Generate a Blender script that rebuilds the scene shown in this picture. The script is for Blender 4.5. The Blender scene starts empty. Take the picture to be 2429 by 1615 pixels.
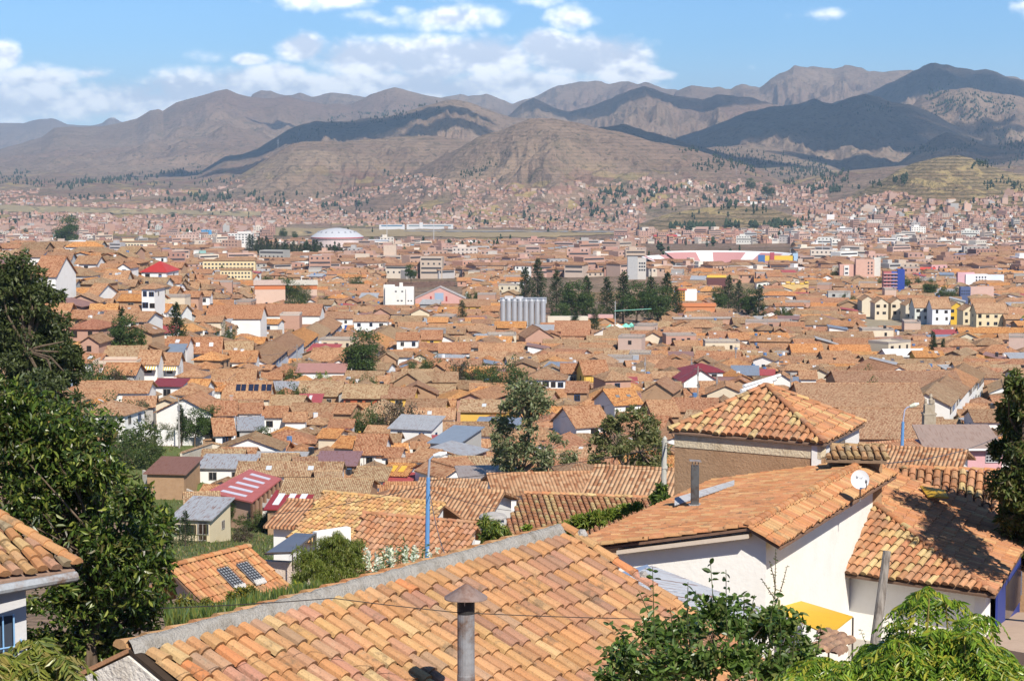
import bpy, math, random
import numpy as np
from mathutils import Vector, Matrix
R = math.radians
C = bpy.context.scene.collection
F = 4871.0; TH = math.atan(437.5/F)
ST, CT = math.sin(TH), math.cos(TH)
rng = random.Random(7)
nr = np.random.default_rng(11)

# ---------------------------------------------------------------- view geometry
def P(px, py, D):
    x = (px-1214.5)/F; v = (807.5-py)/F
    Y = CT + v*ST; Z = -ST + v*CT
    return Vector((x*D/Y, D, Z*D/Y))
def elev(py):                       # tan of elevation for a picture row
    v = (807.5-np.asarray(py, float))/F
    return (-ST+v*CT)/(CT+v*ST)
def proj(X, Y, Z):
    yc = Y*CT - Z*ST; zc = Y*ST + Z*CT
    return 1214.5+F*X/yc, 807.5-F*zc/yc
def PL(px, py, z):                  # point on the ray at a given level
    t = float(elev(py)); return P(px, py, z/t)

# ---------------------------------------------------------------- noise
def _h(ix, iy, s):
    n = (ix.astype(np.int64)*374761393 + iy.astype(np.int64)*668265263 + s*1442695041) & 0x7fffffff
    n = ((n ^ (n >> 13))*1274126177) & 0x7fffffff
    n = n ^ (n >> 16)
    return (n & 0xffff)/65535.0
def vn(x, y, s=0):
    x = np.asarray(x, float); y = np.asarray(y, float)
    ix = np.floor(x); iy = np.floor(y); fx = x-ix; fy = y-iy
    fx = fx*fx*fx*(fx*(fx*6-15)+10); fy = fy*fy*fy*(fy*(fy*6-15)+10)
    a = _h(ix, iy, s); b = _h(ix+1, iy, s); c = _h(ix, iy+1, s); d = _h(ix+1, iy+1, s)
    return (a*(1-fx)+b*fx)*(1-fy) + (c*(1-fx)+d*fx)*fy
def fbm(x, y, o=4, s=0, g=.5):
    t = 0; a = 1; n = 0
    for k in range(o):
        t = t + a*vn(x, y, s+k*17); n += a; a *= g; x = x*2.03+3.1; y = y*2.03+7.7
    return t/n
def ridged(x, y, o=4, s=0):
    t = 0; a = 1; n = 0
    for k in range(o):
        t = t + a*(1-np.abs(2*vn(x, y, s+k*13)-1)); n += a; a *= .5; x = x*2.07+1.3; y = y*2.07+4.1
    return t/n
def sst(e0, e1, x):
    t = np.clip((x-e0)/(e1-e0), 0, 1); return t*t*(3-2*t)

# ---------------------------------------------------------------- terrain
PD = [-60, 0, 10, 25, 60, 100, 150, 200, 250, 300, 450, 600, 700, 1000, 1300, 1900, 2900, 4000, 4400, 5000, 5800, 7000, 9000, 14000, 40000]
PZ = [-1.5, -1.9, -7, -11.5, -15.5, -21, -30, -40, -47, -50, -54.5, -60, -63, -69, -76, -91, -117, -141, -141, -118, -98, -84, -75, -60, -40]
GD = [300, 400, 450, 550, 700, 800, 950, 1300]; GZ = [3, 9, 15, 21, 27, 25, 10, 0]
HILLS = [
 # name, distance, front width, back width, gully, profile power, seed, crest line in picture coordinates
 ('far_mountains', 20500, 3500, 2000, .3, 1.1, 3, [(-700,300),(-300,296),(0,290),(62,291),(93,283),(129,281),(165,294),(221,298),(247,291),(262,281),(275,279),(288,288),(310,298),(400,315),(520,420)]),
 ('mountains', 16000, 3000, 2200, .5, 1.2, 5, [(540,330),(603,227),(623,216),(646,211),(664,219),(695,227),(716,221),(742,229),(788,220),(819,224),(850,227),(886,232),(990,240),(1092,222),(1112,229),(1154,224),(1185,234),(1215,247),(1266,232),(1297,216),(1318,206),(1349,198),(1395,190),(1436,195),(1488,190),(1508,198),(1529,196),(1565,206),(1600,212),(1660,240),(1800,300)]),
 ('mountains', 14200, 3200, 2500, .55, 1.25, 9, [(1560,300),(1600,215),(1637,200),(1684,209),(1704,206),(1730,213),(1756,204),(1797,206),(1822,185),(1864,167),(1878,156),(1910,159),(1945,159),(1971,165),(1997,158),(2033,164),(2069,164),(2110,169),(2141,166),(2250,175),(2429,190),(2900,200)]),
 ('mountains', 12500, 5000, 2500, .6, 1.25, 14, [(-900,400),(-500,380),(0,355),(52,342),(103,327),(134,306),(175,300),(242,299),(288,291),(330,281),(360,263),(381,260),(391,265),(422,245),(448,237),(479,227),(515,216),(543,210),(567,219),(603,227),(633,229),(685,227),(721,239),(772,247),(803,245),(834,247),(876,229),(917,214),(937,211),(968,216),(1009,224),(1051,232),(1100,240),(1180,262),(1300,330)]),
 ('mountains', 10500, 2600, 1800, .6, 1.25, 21, [(1130,330),(1215,268),(1236,247),(1266,233),(1297,247),(1349,262),(1400,252),(1440,238),(1475,221),(1508,211),(1529,208),(1565,221),(1606,229),(1663,235),(1699,222),(1730,224),(1780,235),(1830,250),(1900,262),(2000,330)]),
 ('mountains', 11500, 2600, 1800, .6, 1.25, 23, [(1880,330),(1966,247),(2059,221),(2110,193),(2152,170),(2182,154),(2208,147),(2239,152),(2270,160),(2303,169),(2329,164),(2357,170),(2383,183),(2409,190),(2429,200),(2600,230),(2800,220)]),
 ('mountains', 9300, 1900, 1500, .5, 1.2, 27, [(2000,380),(2140,262),(2180,230),(2230,214),(2290,208),(2350,220),(2429,235),(2600,240),(2800,250)]),
 ('hill', 8500, 1900, 1300, .36, 1.2, 31, [(1540,380),(1606,324),(1658,309),(1709,288),(1766,268),(1822,252),(1884,247),(1928,236),(1951,244),(1977,247),(2007,234),(2049,224),(2080,232),(2110,244),(2152,247),(2193,262),(2239,288),(2280,309),(2350,330),(2500,345),(2800,350)]),
 ('hill', 8000, 1700, 1200, .5, 1.25, 35, [(430,440),(494,397),(536,371),(577,366),(613,353),(649,330),(685,309),(721,294),(752,285),(803,288),(845,286),(876,278),(917,275),(958,268),(994,255),(1030,245),(1056,237),(1081,233),(1112,239),(1148,252),(1185,268),(1215,278),(1292,283),(1380,300),(1480,380)]),
 ('hill', 7000, 900, 900, .25, 1.2, 39, [(1560,400),(1650,352),(1699,347),(1740,344),(1781,342),(1832,350),(1884,360),(1961,381),(2018,406),(2060,430)]),
 ('hill', 7000, 800, 800, .25, 1.2, 41, [(2110,400),(2162,360),(2208,329),(2239,314),(2275,322),(2301,334),(2340,345),(2429,335),(2700,330)]),
 ('hill', 6600, 900, 700, .4, 1.2, 43, [(1340,380),(1405,305),(1430,300),(1480,294),(1540,312),(1600,330),(1670,350),(1720,365),(1800,395),(1850,420),(1900,450)]),
 ('hill', 6000, 1300, 900, .45, 1.35, 47, [(480,460),(541,438),(577,412),(618,386),(659,363),(695,342),(731,335),(803,335),(906,327),(979,323),(1040,322),(1071,327),(1097,330),(1180,350),(1300,420)]),
 ('hill', 5400, 1150, 800, .4, 1.3, 51, [(850,460),(906,437),(979,407),(1030,381),(1081,355),(1133,324),(1184,309),(1215,293),(1256,280),(1292,278),(1333,283),(1369,293),(1431,304),(1493,319),(1549,334),(1606,345),(1652,355),(1699,371),(1750,386),(1797,401),(1832,422),(1880,452),(1930,470)]),
 ('terraced_hill', 3900, 620, 700, .3, 1.1, 57, [(1980,500),(2038,458),(2090,427),(2121,407),(2167,386),(2218,373),(2270,369),(2301,376),(2332,391),(2378,404),(2429,416),(2560,420),(2800,400)]),
 ('terraced_hill', 3600, 330, 300, .2, 1.0, 61, [(1520,530),(1590,505),(1680,490),(1760,488),(1840,498),(1900,520),(1950,535)]),
]
def base_z(X, Y):
    z = np.interp(Y, PD, PZ)
    a = X/np.maximum(Y, 1)
    left = sst(-.105, -.2, a)
    z = z + np.interp(Y, GD, GZ, left=0)*left
    # the far town climbs towards the hill on the right
    z = z + sst(.09, .2, a)*sst(2300, 4200, Y)*62*(1-sst(5000, 7500, Y))
    z = z + sst(-.02, .05, a)*sst(3900, 4700, Y)*24*(1-sst(5000, 7500, Y))
    z = z + (fbm(X/70, Y/70, 3, 2)-.5)*np.interp(Y, [0, 60, 300, 1000, 5000], [.3, .5, 1.5, 3, 14])
    return z
def hill_z(i, X, Y, b):
    n, D, wf, wb, g, pw, sd, pts = HILLS[i]
    px = 1214.5 + F*(X/np.maximum(Y, 1))
    xs = [p[0] for p in pts]; zs = [float(elev(p[1]))*D for p in pts]
    zc = np.interp(px, xs, zs)
    wig = (fbm(X/(wf*.9), 0*X+sd, 3, sd)-.5)
    Dc = D*(1+0*X) + wf*.5*wig
    zc = zc*Dc/D
    ends = sst(xs[0]-5, xs[0]+60, px)*sst(xs[-1]+5, xs[-1]-60, px)
    t = np.where(Y < Dc, (Dc-Y)/wf, (Y-Dc)/wb)
    s = np.clip(1-t, 0, 1)**pw
    h = np.maximum(zc-b, 0)
    m = np.clip(4*t*(1-t), 0, 1)
    lam = wf*.22
    gx = X+lam*.6*(fbm(X/lam/1.7, Y/lam/1.7, 2, sd+7)-.5)*2
    gl = ridged(gx/lam, Y/(lam*2.6), 4, sd)-.62
    gl2 = ridged(gx/(lam*.33), Y/(lam*.7), 3, sd+5)-.62
    jag = (fbm(X/(wf*.05), Y/(wf*.05), 3, sd+3)-.5)*h*.07*np.clip(1-t, 0, 1)**4
    gl3 = ridged(gx/(lam*.12), Y/(lam*.3), 3, sd+9)-.6
    z = b + h*s + g*h*m*(gl*.95+gl2*.5+gl3*.25) + jag
    return np.where((t < 1) & (ends > 0) & (zc > b), z, -1e5)
def terr(X, Y, ids=False):
    X = np.asarray(X, float); Y = np.asarray(Y, float)
    b = base_z(X, Y); z = b.copy(); k = np.full(z.shape, -1)
    far = Y > 2800
    if far.any():
        Xf = X[far]; Yf = Y[far]; bf = b[far]; zf = z[far]; kf = k[far]
        for i in range(len(HILLS)):
            D, wf, wb = HILLS[i][1:4]
            sel = (Yf > D-wf*1.4) & (Yf < D+wb*1.4)
            if not sel.any(): continue
            hz = hill_z(i, Xf[sel], Yf[sel], bf[sel])
            cur = zf[sel]; kk = kf[sel]
            up = hz > cur+.5
            cur = np.where(up, hz, cur); kk = np.where(up, i, kk)
            zf[sel] = cur; kf[sel] = kk
        z[far] = zf; k[far] = kf
    return (z, k) if ids else z
_DL = np.concatenate([np.linspace(8, 120, 160), np.geomspace(121, 12000, 2600)])
def hit(px, py, h=0, dmin=8):
    """distance at which the ray through a picture point comes down to h above the ground"""
    a = P(px, py, 1.0)
    for lo, hi in ((8, 330), (330, 900), (900, 2750), (2750, 12001)):
        if hi <= dmin: continue
        d = _DL[(_DL >= max(lo, dmin)) & (_DL < hi)]
        if len(d) == 0: continue
        w = np.nonzero(a.z*d <= terr(a.x*d, d) + h)[0]
        if len(w): return float(d[w[0]])
    return None
def gz(X, Y): return float(terr(np.array([X]), np.array([Y]))[0])

# ---------------------------------------------------------------- mesh building
class MB:
    def __init__(s): s.v = []; s.f = []; s.c = []; s.m = []
    def add(s, vs, fs, col=(.5, .5, .5), M=None, mat=0, cols=None):
        o = len(s.v)
        if M is not None: vs = [M @ Vector(v) for v in vs]
        s.v.extend([(v[0], v[1], v[2]) for v in vs])
        for k, f in enumerate(fs):
            s.f.append([o+i for i in f]); s.c.append(cols[k] if cols else col); s.m.append(mat)
    def box(s, x0, x1, y0, y1, z0, z1, col=(.5, .5, .5), M=None, mat=0):
        s.add([(x0,y0,z0),(x1,y0,z0),(x1,y1,z0),(x0,y1,z0),(x0,y0,z1),(x1,y0,z1),(x1,y1,z1),(x0,y1,z1)],
              [(0,3,2,1),(4,5,6,7),(0,1,5,4),(1,2,6,5),(2,3,7,6),(3,0,4,7)], col, M, mat)
    def tube(s, pts, rad, n=8, col=(.5, .5, .5), cap=True, mat=0):
        pts = [Vector(p) for p in pts]
        if not hasattr(rad, '__len__'): rad = [rad]*len(pts)
        o = len(s.v); up = None
        for i, p in enumerate(pts):
            d = (pts[min(i+1, len(pts)-1)]-pts[max(i-1, 0)]).normalized()
            if up is None: up = Vector((0,0,1)) if abs(d.z) < .9 else Vector((1,0,0))
            a = d.cross(up).normalized(); b = d.cross(a).normalized(); up = -b if False else up
            for k in range(n):
                t = 2*math.pi*k/n; q = p+(a*math.cos(t)+b*math.sin(t))*rad[i]
                s.v.append((q.x, q.y, q.z))
        for i in range(len(pts)-1):
            for k in range(n):
                s.f.append([o+i*n+k, o+i*n+(k+1) % n, o+(i+1)*n+(k+1) % n, o+(i+1)*n+k]); s.c.append(col); s.m.append(mat)
        if cap:
            s.f.append([o+k for k in range(n)][::-1]); s.c.append(col); s.m.append(mat)
            e = o+(len(pts)-1)*n; s.f.append([e+k for k in range(n)]); s.c.append(col); s.m.append(mat)
    def build(s, name, mats, parent=None, smooth=False, loc=None, rot=0):
        me = bpy.data.meshes.new(name)
        me.from_pydata(s.v, [], s.f)
        if not isinstance(mats, (list, tuple)): mats = [mats]
        for m in mats: me.materials.append(m)
        at = me.attributes.new('col', 'FLOAT_COLOR', 'FACE')
        at.data.foreach_set('color', np.array([(c[0], c[1], c[2], 1) for c in s.c], dtype=np.float32).ravel())
        if any(s.m): me.polygons.foreach_set('material_index', s.m)
        if smooth: me.polygons.foreach_set('use_smooth', [True]*len(me.polygons))
        me.update()
        o = bpy.data.objects.new(name, me); C.objects.link(o)
        if parent is not None: o.parent = parent
        if loc is not None: o.location = loc
        if rot: o.rotation_euler[2] = rot
        return o
def np_mesh(name, V, FA, mats, cols=None, parent=None, smooth=False, n=None, mi=None):
    """V (N,3), FA (M,k) with one k"""
    me = bpy.data.meshes.new(name); k = FA.shape[1]; M = len(FA)
    me.vertices.add(len(V)); me.vertices.foreach_set('co', np.asarray(V, np.float32).ravel())
    me.loops.add(M*k); me.loops.foreach_set('vertex_index', FA.astype(np.int32).ravel())
    me.polygons.add(M); me.polygons.foreach_set('loop_start', np.arange(0, M*k, k, dtype=np.int32))
    if not isinstance(mats, (list, tuple)): mats = [mats]
    for m in mats: me.materials.append(m)
    if mi is not None: me.polygons.foreach_set('material_index', mi.astype(np.int32))
    if cols is not None:
        at = me.attributes.new('col', 'FLOAT_COLOR', 'FACE')
        at.data.foreach_set('color', np.concatenate([cols, np.ones((M, 1))], 1).astype(np.float32).ravel())
    me.polygons.foreach_set('use_smooth', np.full(M, smooth))
    me.update(calc_edges=True)
    o = bpy.data.objects.new(name, me); C.objects.link(o)
    if parent is not None: o.parent = parent
    return o
def tag(o, label, cat=None, group=None, kind=None):
    if label: o['label'] = label
    if cat: o['category'] = cat
    if group: o['group'] = group
    if kind: o['kind'] = kind
    return o
def thing(name, label, cat, loc=(0,0,0), rot=0, group=None):
    o = bpy.data.objects.new(name, None); C.objects.link(o)
    o.location = loc; o.rotation_euler = (0, 0, rot); o.empty_display_size = .5
    return tag(o, label, cat, group)
def jit(c, a=.1, r=rng):
    k = 1+r.uniform(-a, a)
    return (max(0, c[0]*k*(1+r.uniform(-a, a)*.4)), max(0, c[1]*k), max(0, c[2]*k*(1+r.uniform(-a, a)*.5)))
# ---------------------------------------------------------------- materials
def mat(name, rough=.85, spec=.3):
    m = bpy.data.materials.new(name); m.use_nodes = True
    b = m.node_tree.nodes['Principled BSDF']
    b.inputs['Roughness'].default_value = rough
    b.inputs['Specular IOR Level'].default_value = spec
    return m, m.node_tree, b
class N:
    """tiny node helper"""
    def __init__(s, nt): s.t = nt
    def n(s, typ, **k):
        x = s.t.nodes.new(typ)
        for a, b in k.items(): setattr(x, a, b)
        return x
    def put(s, sock, v):
        if isinstance(v, bpy.types.NodeSocket): s.t.links.new(v, sock)
        else: sock.default_value = v
    def m(s, op, a, b=0.0, c=0.0, clamp=False):
        x = s.n('ShaderNodeMath', operation=op, use_clamp=clamp)
        s.put(x.inputs[0], a); s.put(x.inputs[1], b); s.put(x.inputs[2], c); return x.outputs[0]
    def vm(s, op, a, b=(0,0,0), c=(0,0,0), out=0):
        x = s.n('ShaderNodeVectorMath', operation=op)
        s.put(x.inputs[0], a); s.put(x.inputs[1], b)
        if op == 'MULTIPLY_ADD': s.put(x.inputs[2], c)
        return x.outputs[out]
    def mix(s, f, a, b, mode='MIX'):
        x = s.n('ShaderNodeMix', data_type='RGBA', blend_type=mode)
        s.put(x.inputs[0], f)
        for sock, v in ((x.inputs[6], a), (x.inputs[7], b)):
            if isinstance(v, tuple) and len(v) == 3: v = (*v, 1)
            s.put(sock, v)
        return x.outputs[2]
    def ramp(s, f, e0, e1, o0=0.0, o1=1.0):
        x = s.n('ShaderNodeMapRange', interpolation_type='SMOOTHSTEP')
        s.put(x.inputs[0], f); s.put(x.inputs[1], e0); s.put(x.inputs[2], e1); s.put(x.inputs[3], o0); s.put(x.inputs[4], o1)
        return x.outputs[0]
    def noise(s, vec, sc, det=4, rough=.55, dim='3D', out=0, dist=0):
        x = s.n('ShaderNodeTexNoise', noise_dimensions=dim)
        s.put(x.inputs['Vector'], vec); s.put(x.inputs['Scale'], sc)
        x.inputs['Detail'].default_value = det; x.inputs['Roughness'].default_value = rough; x.inputs['Distortion'].default_value = dist
        return x.outputs[out]
    def attr(s, name='col'):
        return s.n('ShaderNodeAttribute', attribute_name=name).outputs['Color']
    def pos(s): return s.n('ShaderNodeNewGeometry').outputs['Position']
    def bump(s, h, b, dist=.02, st=1.0):
        x = s.n('ShaderNodeBump'); s.put(x.inputs['Height'], h); x.inputs['Distance'].default_value = dist; x.inputs['Strength'].default_value = st
        s.t.links.new(x.outputs[0], b.inputs['Normal'])
    def slopeuv(s):
        g = s.n('ShaderNodeNewGeometry'); nrm = g.outputs['True Normal']; p = g.outputs['Position']
        u = s.vm('NORMALIZE', s.vm('CROSS_PRODUCT', (0,0,1), nrm))
        v = s.vm('CROSS_PRODUCT', nrm, u)
        return s.vm('DOT_PRODUCT', p, u, out=1), s.vm('DOT_PRODUCT', p, v, out=1)
    def xyz(s, a, b, c=0.0):
        x = s.n('ShaderNodeCombineXYZ'); s.put(x.inputs[0], a); s.put(x.inputs[1], b); s.put(x.inputs[2], c); return x.outputs[0]

def m_roof():                                     # small barrel tiles seen from afar
    m, t, b = mat('roof_tiles', .9, .15); q = N(t)
    u, v = q.slopeuv()
    cu = q.m('FLOOR', q.m('DIVIDE', u, .24)); cv = q.m('FLOOR', q.m('DIVIDE', v, .36))
    w = q.n('ShaderNodeTexWhiteNoise', noise_dimensions='2D'); q.put(w.inputs['Vector'], q.xyz(cu, cv))
    col = q.attr()
    r = w.outputs['Value']
    c1 = q.mix(q.ramp(r, .55, .95), col, q.mix(1, col, (1.15, 1.27, 1.32), 'MULTIPLY'))
    c2 = q.mix(q.ramp(r, .4, .05), c1, q.mix(1, col, (.68, .55, .5), 'MULTIPLY'))
    big = q.noise(q.pos(), .22, 5, .65)
    c3 = q.mix(q.ramp(big, .45, .8, 0, .8), c2, q.mix(1, c2, (.72, .74, .72), 'MULTIPLY'))
    mid = q.noise(q.pos(), 1.6, 4, .7)
    c4 = q.mix(q.ramp(mid, .52, .8, 0, .45), c3, (.2, .15, .1))
    s = q.m('ABSOLUTE', q.m('SINE', q.m('MULTIPLY', u, math.pi/.24)))
    c5 = q.mix(q.ramp(s, .45, .1, 0, .45), c4, (.14, .08, .055))    # channel between two rows: mortar, with its shade painted in
    c5 = q.mix(1, c5, (.98, 1.005, .93), 'MULTIPLY')
    t.links.new(c5, b.inputs['Base Color'])
    saw = q.m('FRACT', q.m('DIVIDE', v, .36))
    q.bump(q.m('ADD', s, q.m('MULTIPLY', q.m('SUBTRACT', 1.0, saw), .3)), b, .1, .9)
    return m
def m_tile():                                     # modelled tiles near the camera
    m, t, b = mat('clay_tile', .82, .2); q = N(t)
    col = q.attr(); p = q.pos()
    n1 = q.noise(p, 7, 6, .7); n2 = q.noise(p, 38, 4, .7); n3 = q.noise(p, 1.1, 3, .5)
    c = q.mix(q.ramp(n1, .5, .72, 0, .6), col, q.mix(1, col, (1.15, 1.3, 1.35), 'MULTIPLY'))
    c = q.mix(q.ramp(n2, .52, .72, 0, .65), c, (.12, .085, .06))
    c = q.mix(q.ramp(n3, .5, .75, 0, .35), c, q.mix(1, c, (.62, .6, .6), 'MULTIPLY'))
    n4 = q.noise(p, 3.1, 6, .8)
    c = q.mix(q.ramp(n4, .6, .7, 0, .55), c, (.30, .26, .2))
    n5 = q.noise(q.vm('MULTIPLY', p, (1, 1, .6)), 1.9, 5, .75); c = q.mix(q.ramp(n5, .54, .68, 0, .65), c, (.15, .11, .08))
    c = q.mix(1, c, (.96, .995, .91), 'MULTIPLY')
    t.links.new(c, b.inputs['Base Color']); q.bump(q.m('ADD', n2, q.m('MULTIPLY', n1, 2)), b, .008, .7)
    return m
def m_plain(name, rough=.85, sc=1.2, amt=.35, tint=(.6, .55, .5), bump=.0, spec=.25, metal=0):
    m, t, b = mat(name, rough, spec); q = N(t); p = q.pos()
    b.inputs['Metallic'].default_value = metal
    n1 = q.noise(p, sc, 6, .65); n2 = q.noise(p, sc*7, 3, .6)
    f = q.m('MULTIPLY', q.ramp(n1, .42, .75), amt)
    c = q.mix(f, q.attr(), q.mix(1, q.attr(), tint, 'MULTIPLY'))
    c = q.mix(q.ramp(n2, .4, .7, 0, amt*.4), c, q.mix(1, c, (.7, .7, .7), 'MULTIPLY'))
    t.links.new(c, b.inputs['Base Color'])
    if bump: q.bump(q.m('ADD', n1, n2), b, bump, .8)
    return m
def m_adobe():
    m, t, b = mat('adobe', .95, .1); q = N(t); p = q.pos()
    n1 = q.noise(p, 1.3, 6, .7); n2 = q.noise(p, 14, 4, .7)
    br = q.n('ShaderNodeTexBrick'); g = q.n('ShaderNodeNewGeometry')
    sp = q.n('ShaderNodeSeparateXYZ'); t.links.new(p, sp.inputs[0])
    q.put(br.inputs['Vector'], q.xyz(q.m('ADD', sp.outputs[0], sp.outputs[1]), sp.outputs[2]))
    br.inputs['Scale'].default_value = 1; br.inputs['Brick Width'].default_value = .4; br.inputs['Row Height'].default_value = .16
    br.inputs['Mortar Size'].default_value = .012; br.inputs['Color1'].default_value = (1,1,1,1); br.inputs['Color2'].default_value = (.96,.95,.94,1); br.inputs['Mortar'].default_value = (.93,.92,.9,1)
    c = q.mix(1, q.attr(), br.outputs[0], 'MULTIPLY')
    c = q.mix(q.ramp(n1, .4, .75, 0, .5), c, q.mix(1, c, (.68, .62, .56), 'MULTIPLY'))
    c = q.mix(q.ramp(n2, .62, .7, 0, .7), c, q.mix(1, c, (.5, .45, .4), 'MULTIPLY'))
    t.links.new(c, b.inputs['Base Color']); q.bump(q.m('ADD', n1, n2), b, .03, .9)
    return m
def m_corr(name, col=None, rust=.5, pitch=.09, sc=.9):
    m, t, b = mat(name, .55, .4); q = N(t); u, v = q.slopeuv(); p = q.pos()
    n1 = q.noise(p, sc, 6, .7); n2 = q.noise(q.xyz(q.m('MULTIPLY', u, 6), q.m('MULTIPLY', v, .7)), 1, 4, .6)
    c = q.mix(q.m('MULTIPLY', q.ramp(n2, .5, .68), rust), q.attr(), (.22, .085, .04))
    c = q.mix(q.ramp(n1, .4, .8, 0, .4), c, q.mix(1, c, (.6, .6, .6), 'MULTIPLY'))
    t.links.new(c, b.inputs['Base Color'])
    q.bump(q.m('SINE', q.m('MULTIPLY', u, 2*math.pi/pitch)), b, pitch*.22, 1)
    return m
def m_leaf(name, trans=.3, rough=.45, spec=.4):
    m, t, b = mat(name, rough, spec); q = N(t)
    n1 = q.noise(q.pos(), 3, 3, .6)
    c = q.mix(q.ramp(n1, .35, .7, 0, .5), q.attr(), q.mix(1, q.attr(), (1.25, 1.15, .8), 'MULTIPLY'))
    t.links.new(c, b.inputs['Base Color'])
    tr = q.n('ShaderNodeBsdfTranslucent'); t.links.new(q.mix(1, c, (1.1, 1.5, .5), 'MULTIPLY'), tr.inputs[0])
    mx = q.n('ShaderNodeMixShader'); mx.inputs[0].default_value = trans
    t.links.new(b.outputs[0], mx.inputs[1]); t.links.new(tr.outputs[0], mx.inputs[2])
    t.links.new(mx.outputs[0], t.nodes['Material Output'].inputs[0])
    return m
def m_bark():
    m, t, b = mat('bark', .95, .1); q = N(t)
    n = q.noise(q.vm('MULTIPLY', q.pos(), (9, 9, 1.5)), 1, 5, .7)
    c = q.mix(q.ramp(n, .35, .7), q.attr(), q.mix(1, q.attr(), (.45, .42, .4), 'MULTIPLY'))
    t.links.new(c, b.inputs['Base Color']); q.bump(n, b, .03, 1)
    return m
def m_terrain(far, terr_=False):
    m, t, b = mat('terraces' if terr_ else 'hillside' if far else 'earth', .98, .05); q = N(t); p = q.pos()
    geo = q.n('ShaderNodeNewGeometry')
    k = 1.0 if far else 12.0
    n0 = q.noise(p, .00055*k, 6, .6); n1 = q.noise(p, .0022*k, 7, .65); n2 = q.noise(p, .012*k, 6, .7); n3 = q.noise(p, .05*k, 4, .75)
    c = q.mix(q.ramp(n1, .35, .68), (.245, .168, .122), (.345, .25, .175)) if not terr_ else q.mix(q.ramp(n1, .35, .6), (.26, .18, .10), (.34, .255, .145))
    c = q.mix(q.ramp(n0, .46, .66, 0, .5), c, (.22, .125, .10))
    c = q.mix(q.ramp(n2, .5, .72, 0, .6), c, (.12, .105, .065))
    c = q.mix(q.ramp(n3, .52, .66, 0, .8), c, (.07, .066, .042))
    if terr_:
        z = q.n('ShaderNodeSeparateXYZ'); t.links.new(p, z.inputs[0])
        w = q.m('SINE', q.m('ADD', q.m('MULTIPLY', z.outputs[2], 1.1), q.m('MULTIPLY', n2, 6)))
        c = q.mix(q.ramp(w, .3, .9, 0, .75), c, (.10, .085, .035)); n6 = q.noise(q.vm('MULTIPLY', p, (1, .5, 3)), .02, 3, .6)
        c = q.mix(q.ramp(n6, .56, .62, 0, .7), c, (.44, .33, .15)); c = q.mix(q.ramp(n6, .42, .36, 0, .6), c, (.17, .125, .07))
    elif far:
        # field patches and contour terraces in low lying slopes
        v = q.n('ShaderNodeTexVoronoi', feature='F1'); q.put(v.inputs['Vector'], q.vm('MULTIPLY', p, (1, .45, 2.6))); v.inputs['Scale'].default_value = .022
        sp = q.n('ShaderNodeSeparateColor'); t.links.new(v.outputs['Color'], sp.inputs[0])
        z = q.n('ShaderNodeSeparateXYZ'); t.links.new(p, z.inputs[0])
        low = q.ramp(z.outputs[2], 0, -90); yy = q.ramp(z.outputs[1], 9500, 6500)
        n5 = q.noise(p, .0017, 3, .5)
        f = q.m('MULTIPLY', q.m('MULTIPLY', low, yy), q.ramp(n5, .44, .56))
        f1 = q.m('MULTIPLY', f, q.ramp(sp.outputs[0], .78, .8, 0, .7))
        c = q.mix(f1, c, (.40, .30, .12))
        f2 = q.m('MULTIPLY', f, q.ramp(sp.outputs[1], .86, .88, 0, .45))
        c = q.mix(f2, c, (.12, .14, .05))
        f3 = q.m('MULTIPLY', f, q.ramp(sp.outputs[2], .72, .74, 0, .5))
        c = q.mix(f3, c, (.24, .11, .085))
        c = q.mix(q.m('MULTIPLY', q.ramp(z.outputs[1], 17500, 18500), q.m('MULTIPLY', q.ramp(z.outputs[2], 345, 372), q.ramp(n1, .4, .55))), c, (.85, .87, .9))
        w = q.m('SINE', q.m('ADD', q.m('MULTIPLY', z.outputs[2], .75), q.m('MULTIPLY', n2, 5)))
        c = q.mix(q.m('MULTIPLY', q.ramp(w, .55, .95, 0, .25), q.ramp(z.outputs[1], 8000, 6000)), c, (.08, .068, .04))
    t.links.new(c, b.inputs['Base Color'])
    q.bump(q.m('ADD', q.m('MULTIPLY', n2, 1.5), n3), b, 18 if far else 1.0, .8)
    return m
M = {}
M['roof'] = m_roof(); M['tile'] = m_tile()
M['wall'] = m_plain('plaster', .9, .7, .22, (.72, .66, .58))
M['wallnear'] = m_plain('limewash', .9, 1.1, .2, (.72, .68, .6), bump=.01)
M['rough'] = m_plain('rough_plaster', .95, 2.2, .55, (.6, .53, .45), bump=.04)
M['adobe'] = m_adobe()
M['brick'] = m_plain('brickwork', .92, .9, .3, (.7, .6, .55))
M['mortar'] = m_plain('mortar', .95, 4, .8, (.62, .58, .52), bump=.06)
M['pan'] = m_plain('tile_bedding', .95, 5, .55, (.5, .45, .4), bump=.01)
M['metal'] = m_corr('corrugated_metal', rust=.45)
M['paintmetal'] = m_corr('painted_corrugated', rust=.08)
M['rusty'] = m_corr('rusty_corrugated', rust=.95, sc=2)
M['pipe'] = m_plain('galvanised_pipe', .6, 2.2, 1.3, (.50, .25, .12), spec=.4, metal=.2)
M['paint'] = m_plain('paint', .55, 4, .2, (.7, .65, .6), spec=.4)
M['concrete'] = m_plain('concrete', .9, 1.5, .35, (.65, .63, .6))
M['wood'] = m_bark()
M['plastic'] = m_plain('plastic', .35, 2, .08, (.85, .85, .85), spec=.5)
M['silver'] = m_plain('galvanised_steel', .45, .5, .3, (.7, .7, .72), spec=.5, metal=.5)
M['leaf'] = m_leaf('leaves', .25); M['gloss'] = m_leaf('glossy_leaves', .3, .35, .45); M['needle'] = m_leaf('needles', .12, .7, .2)
M['bark'] = m_bark()
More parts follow.
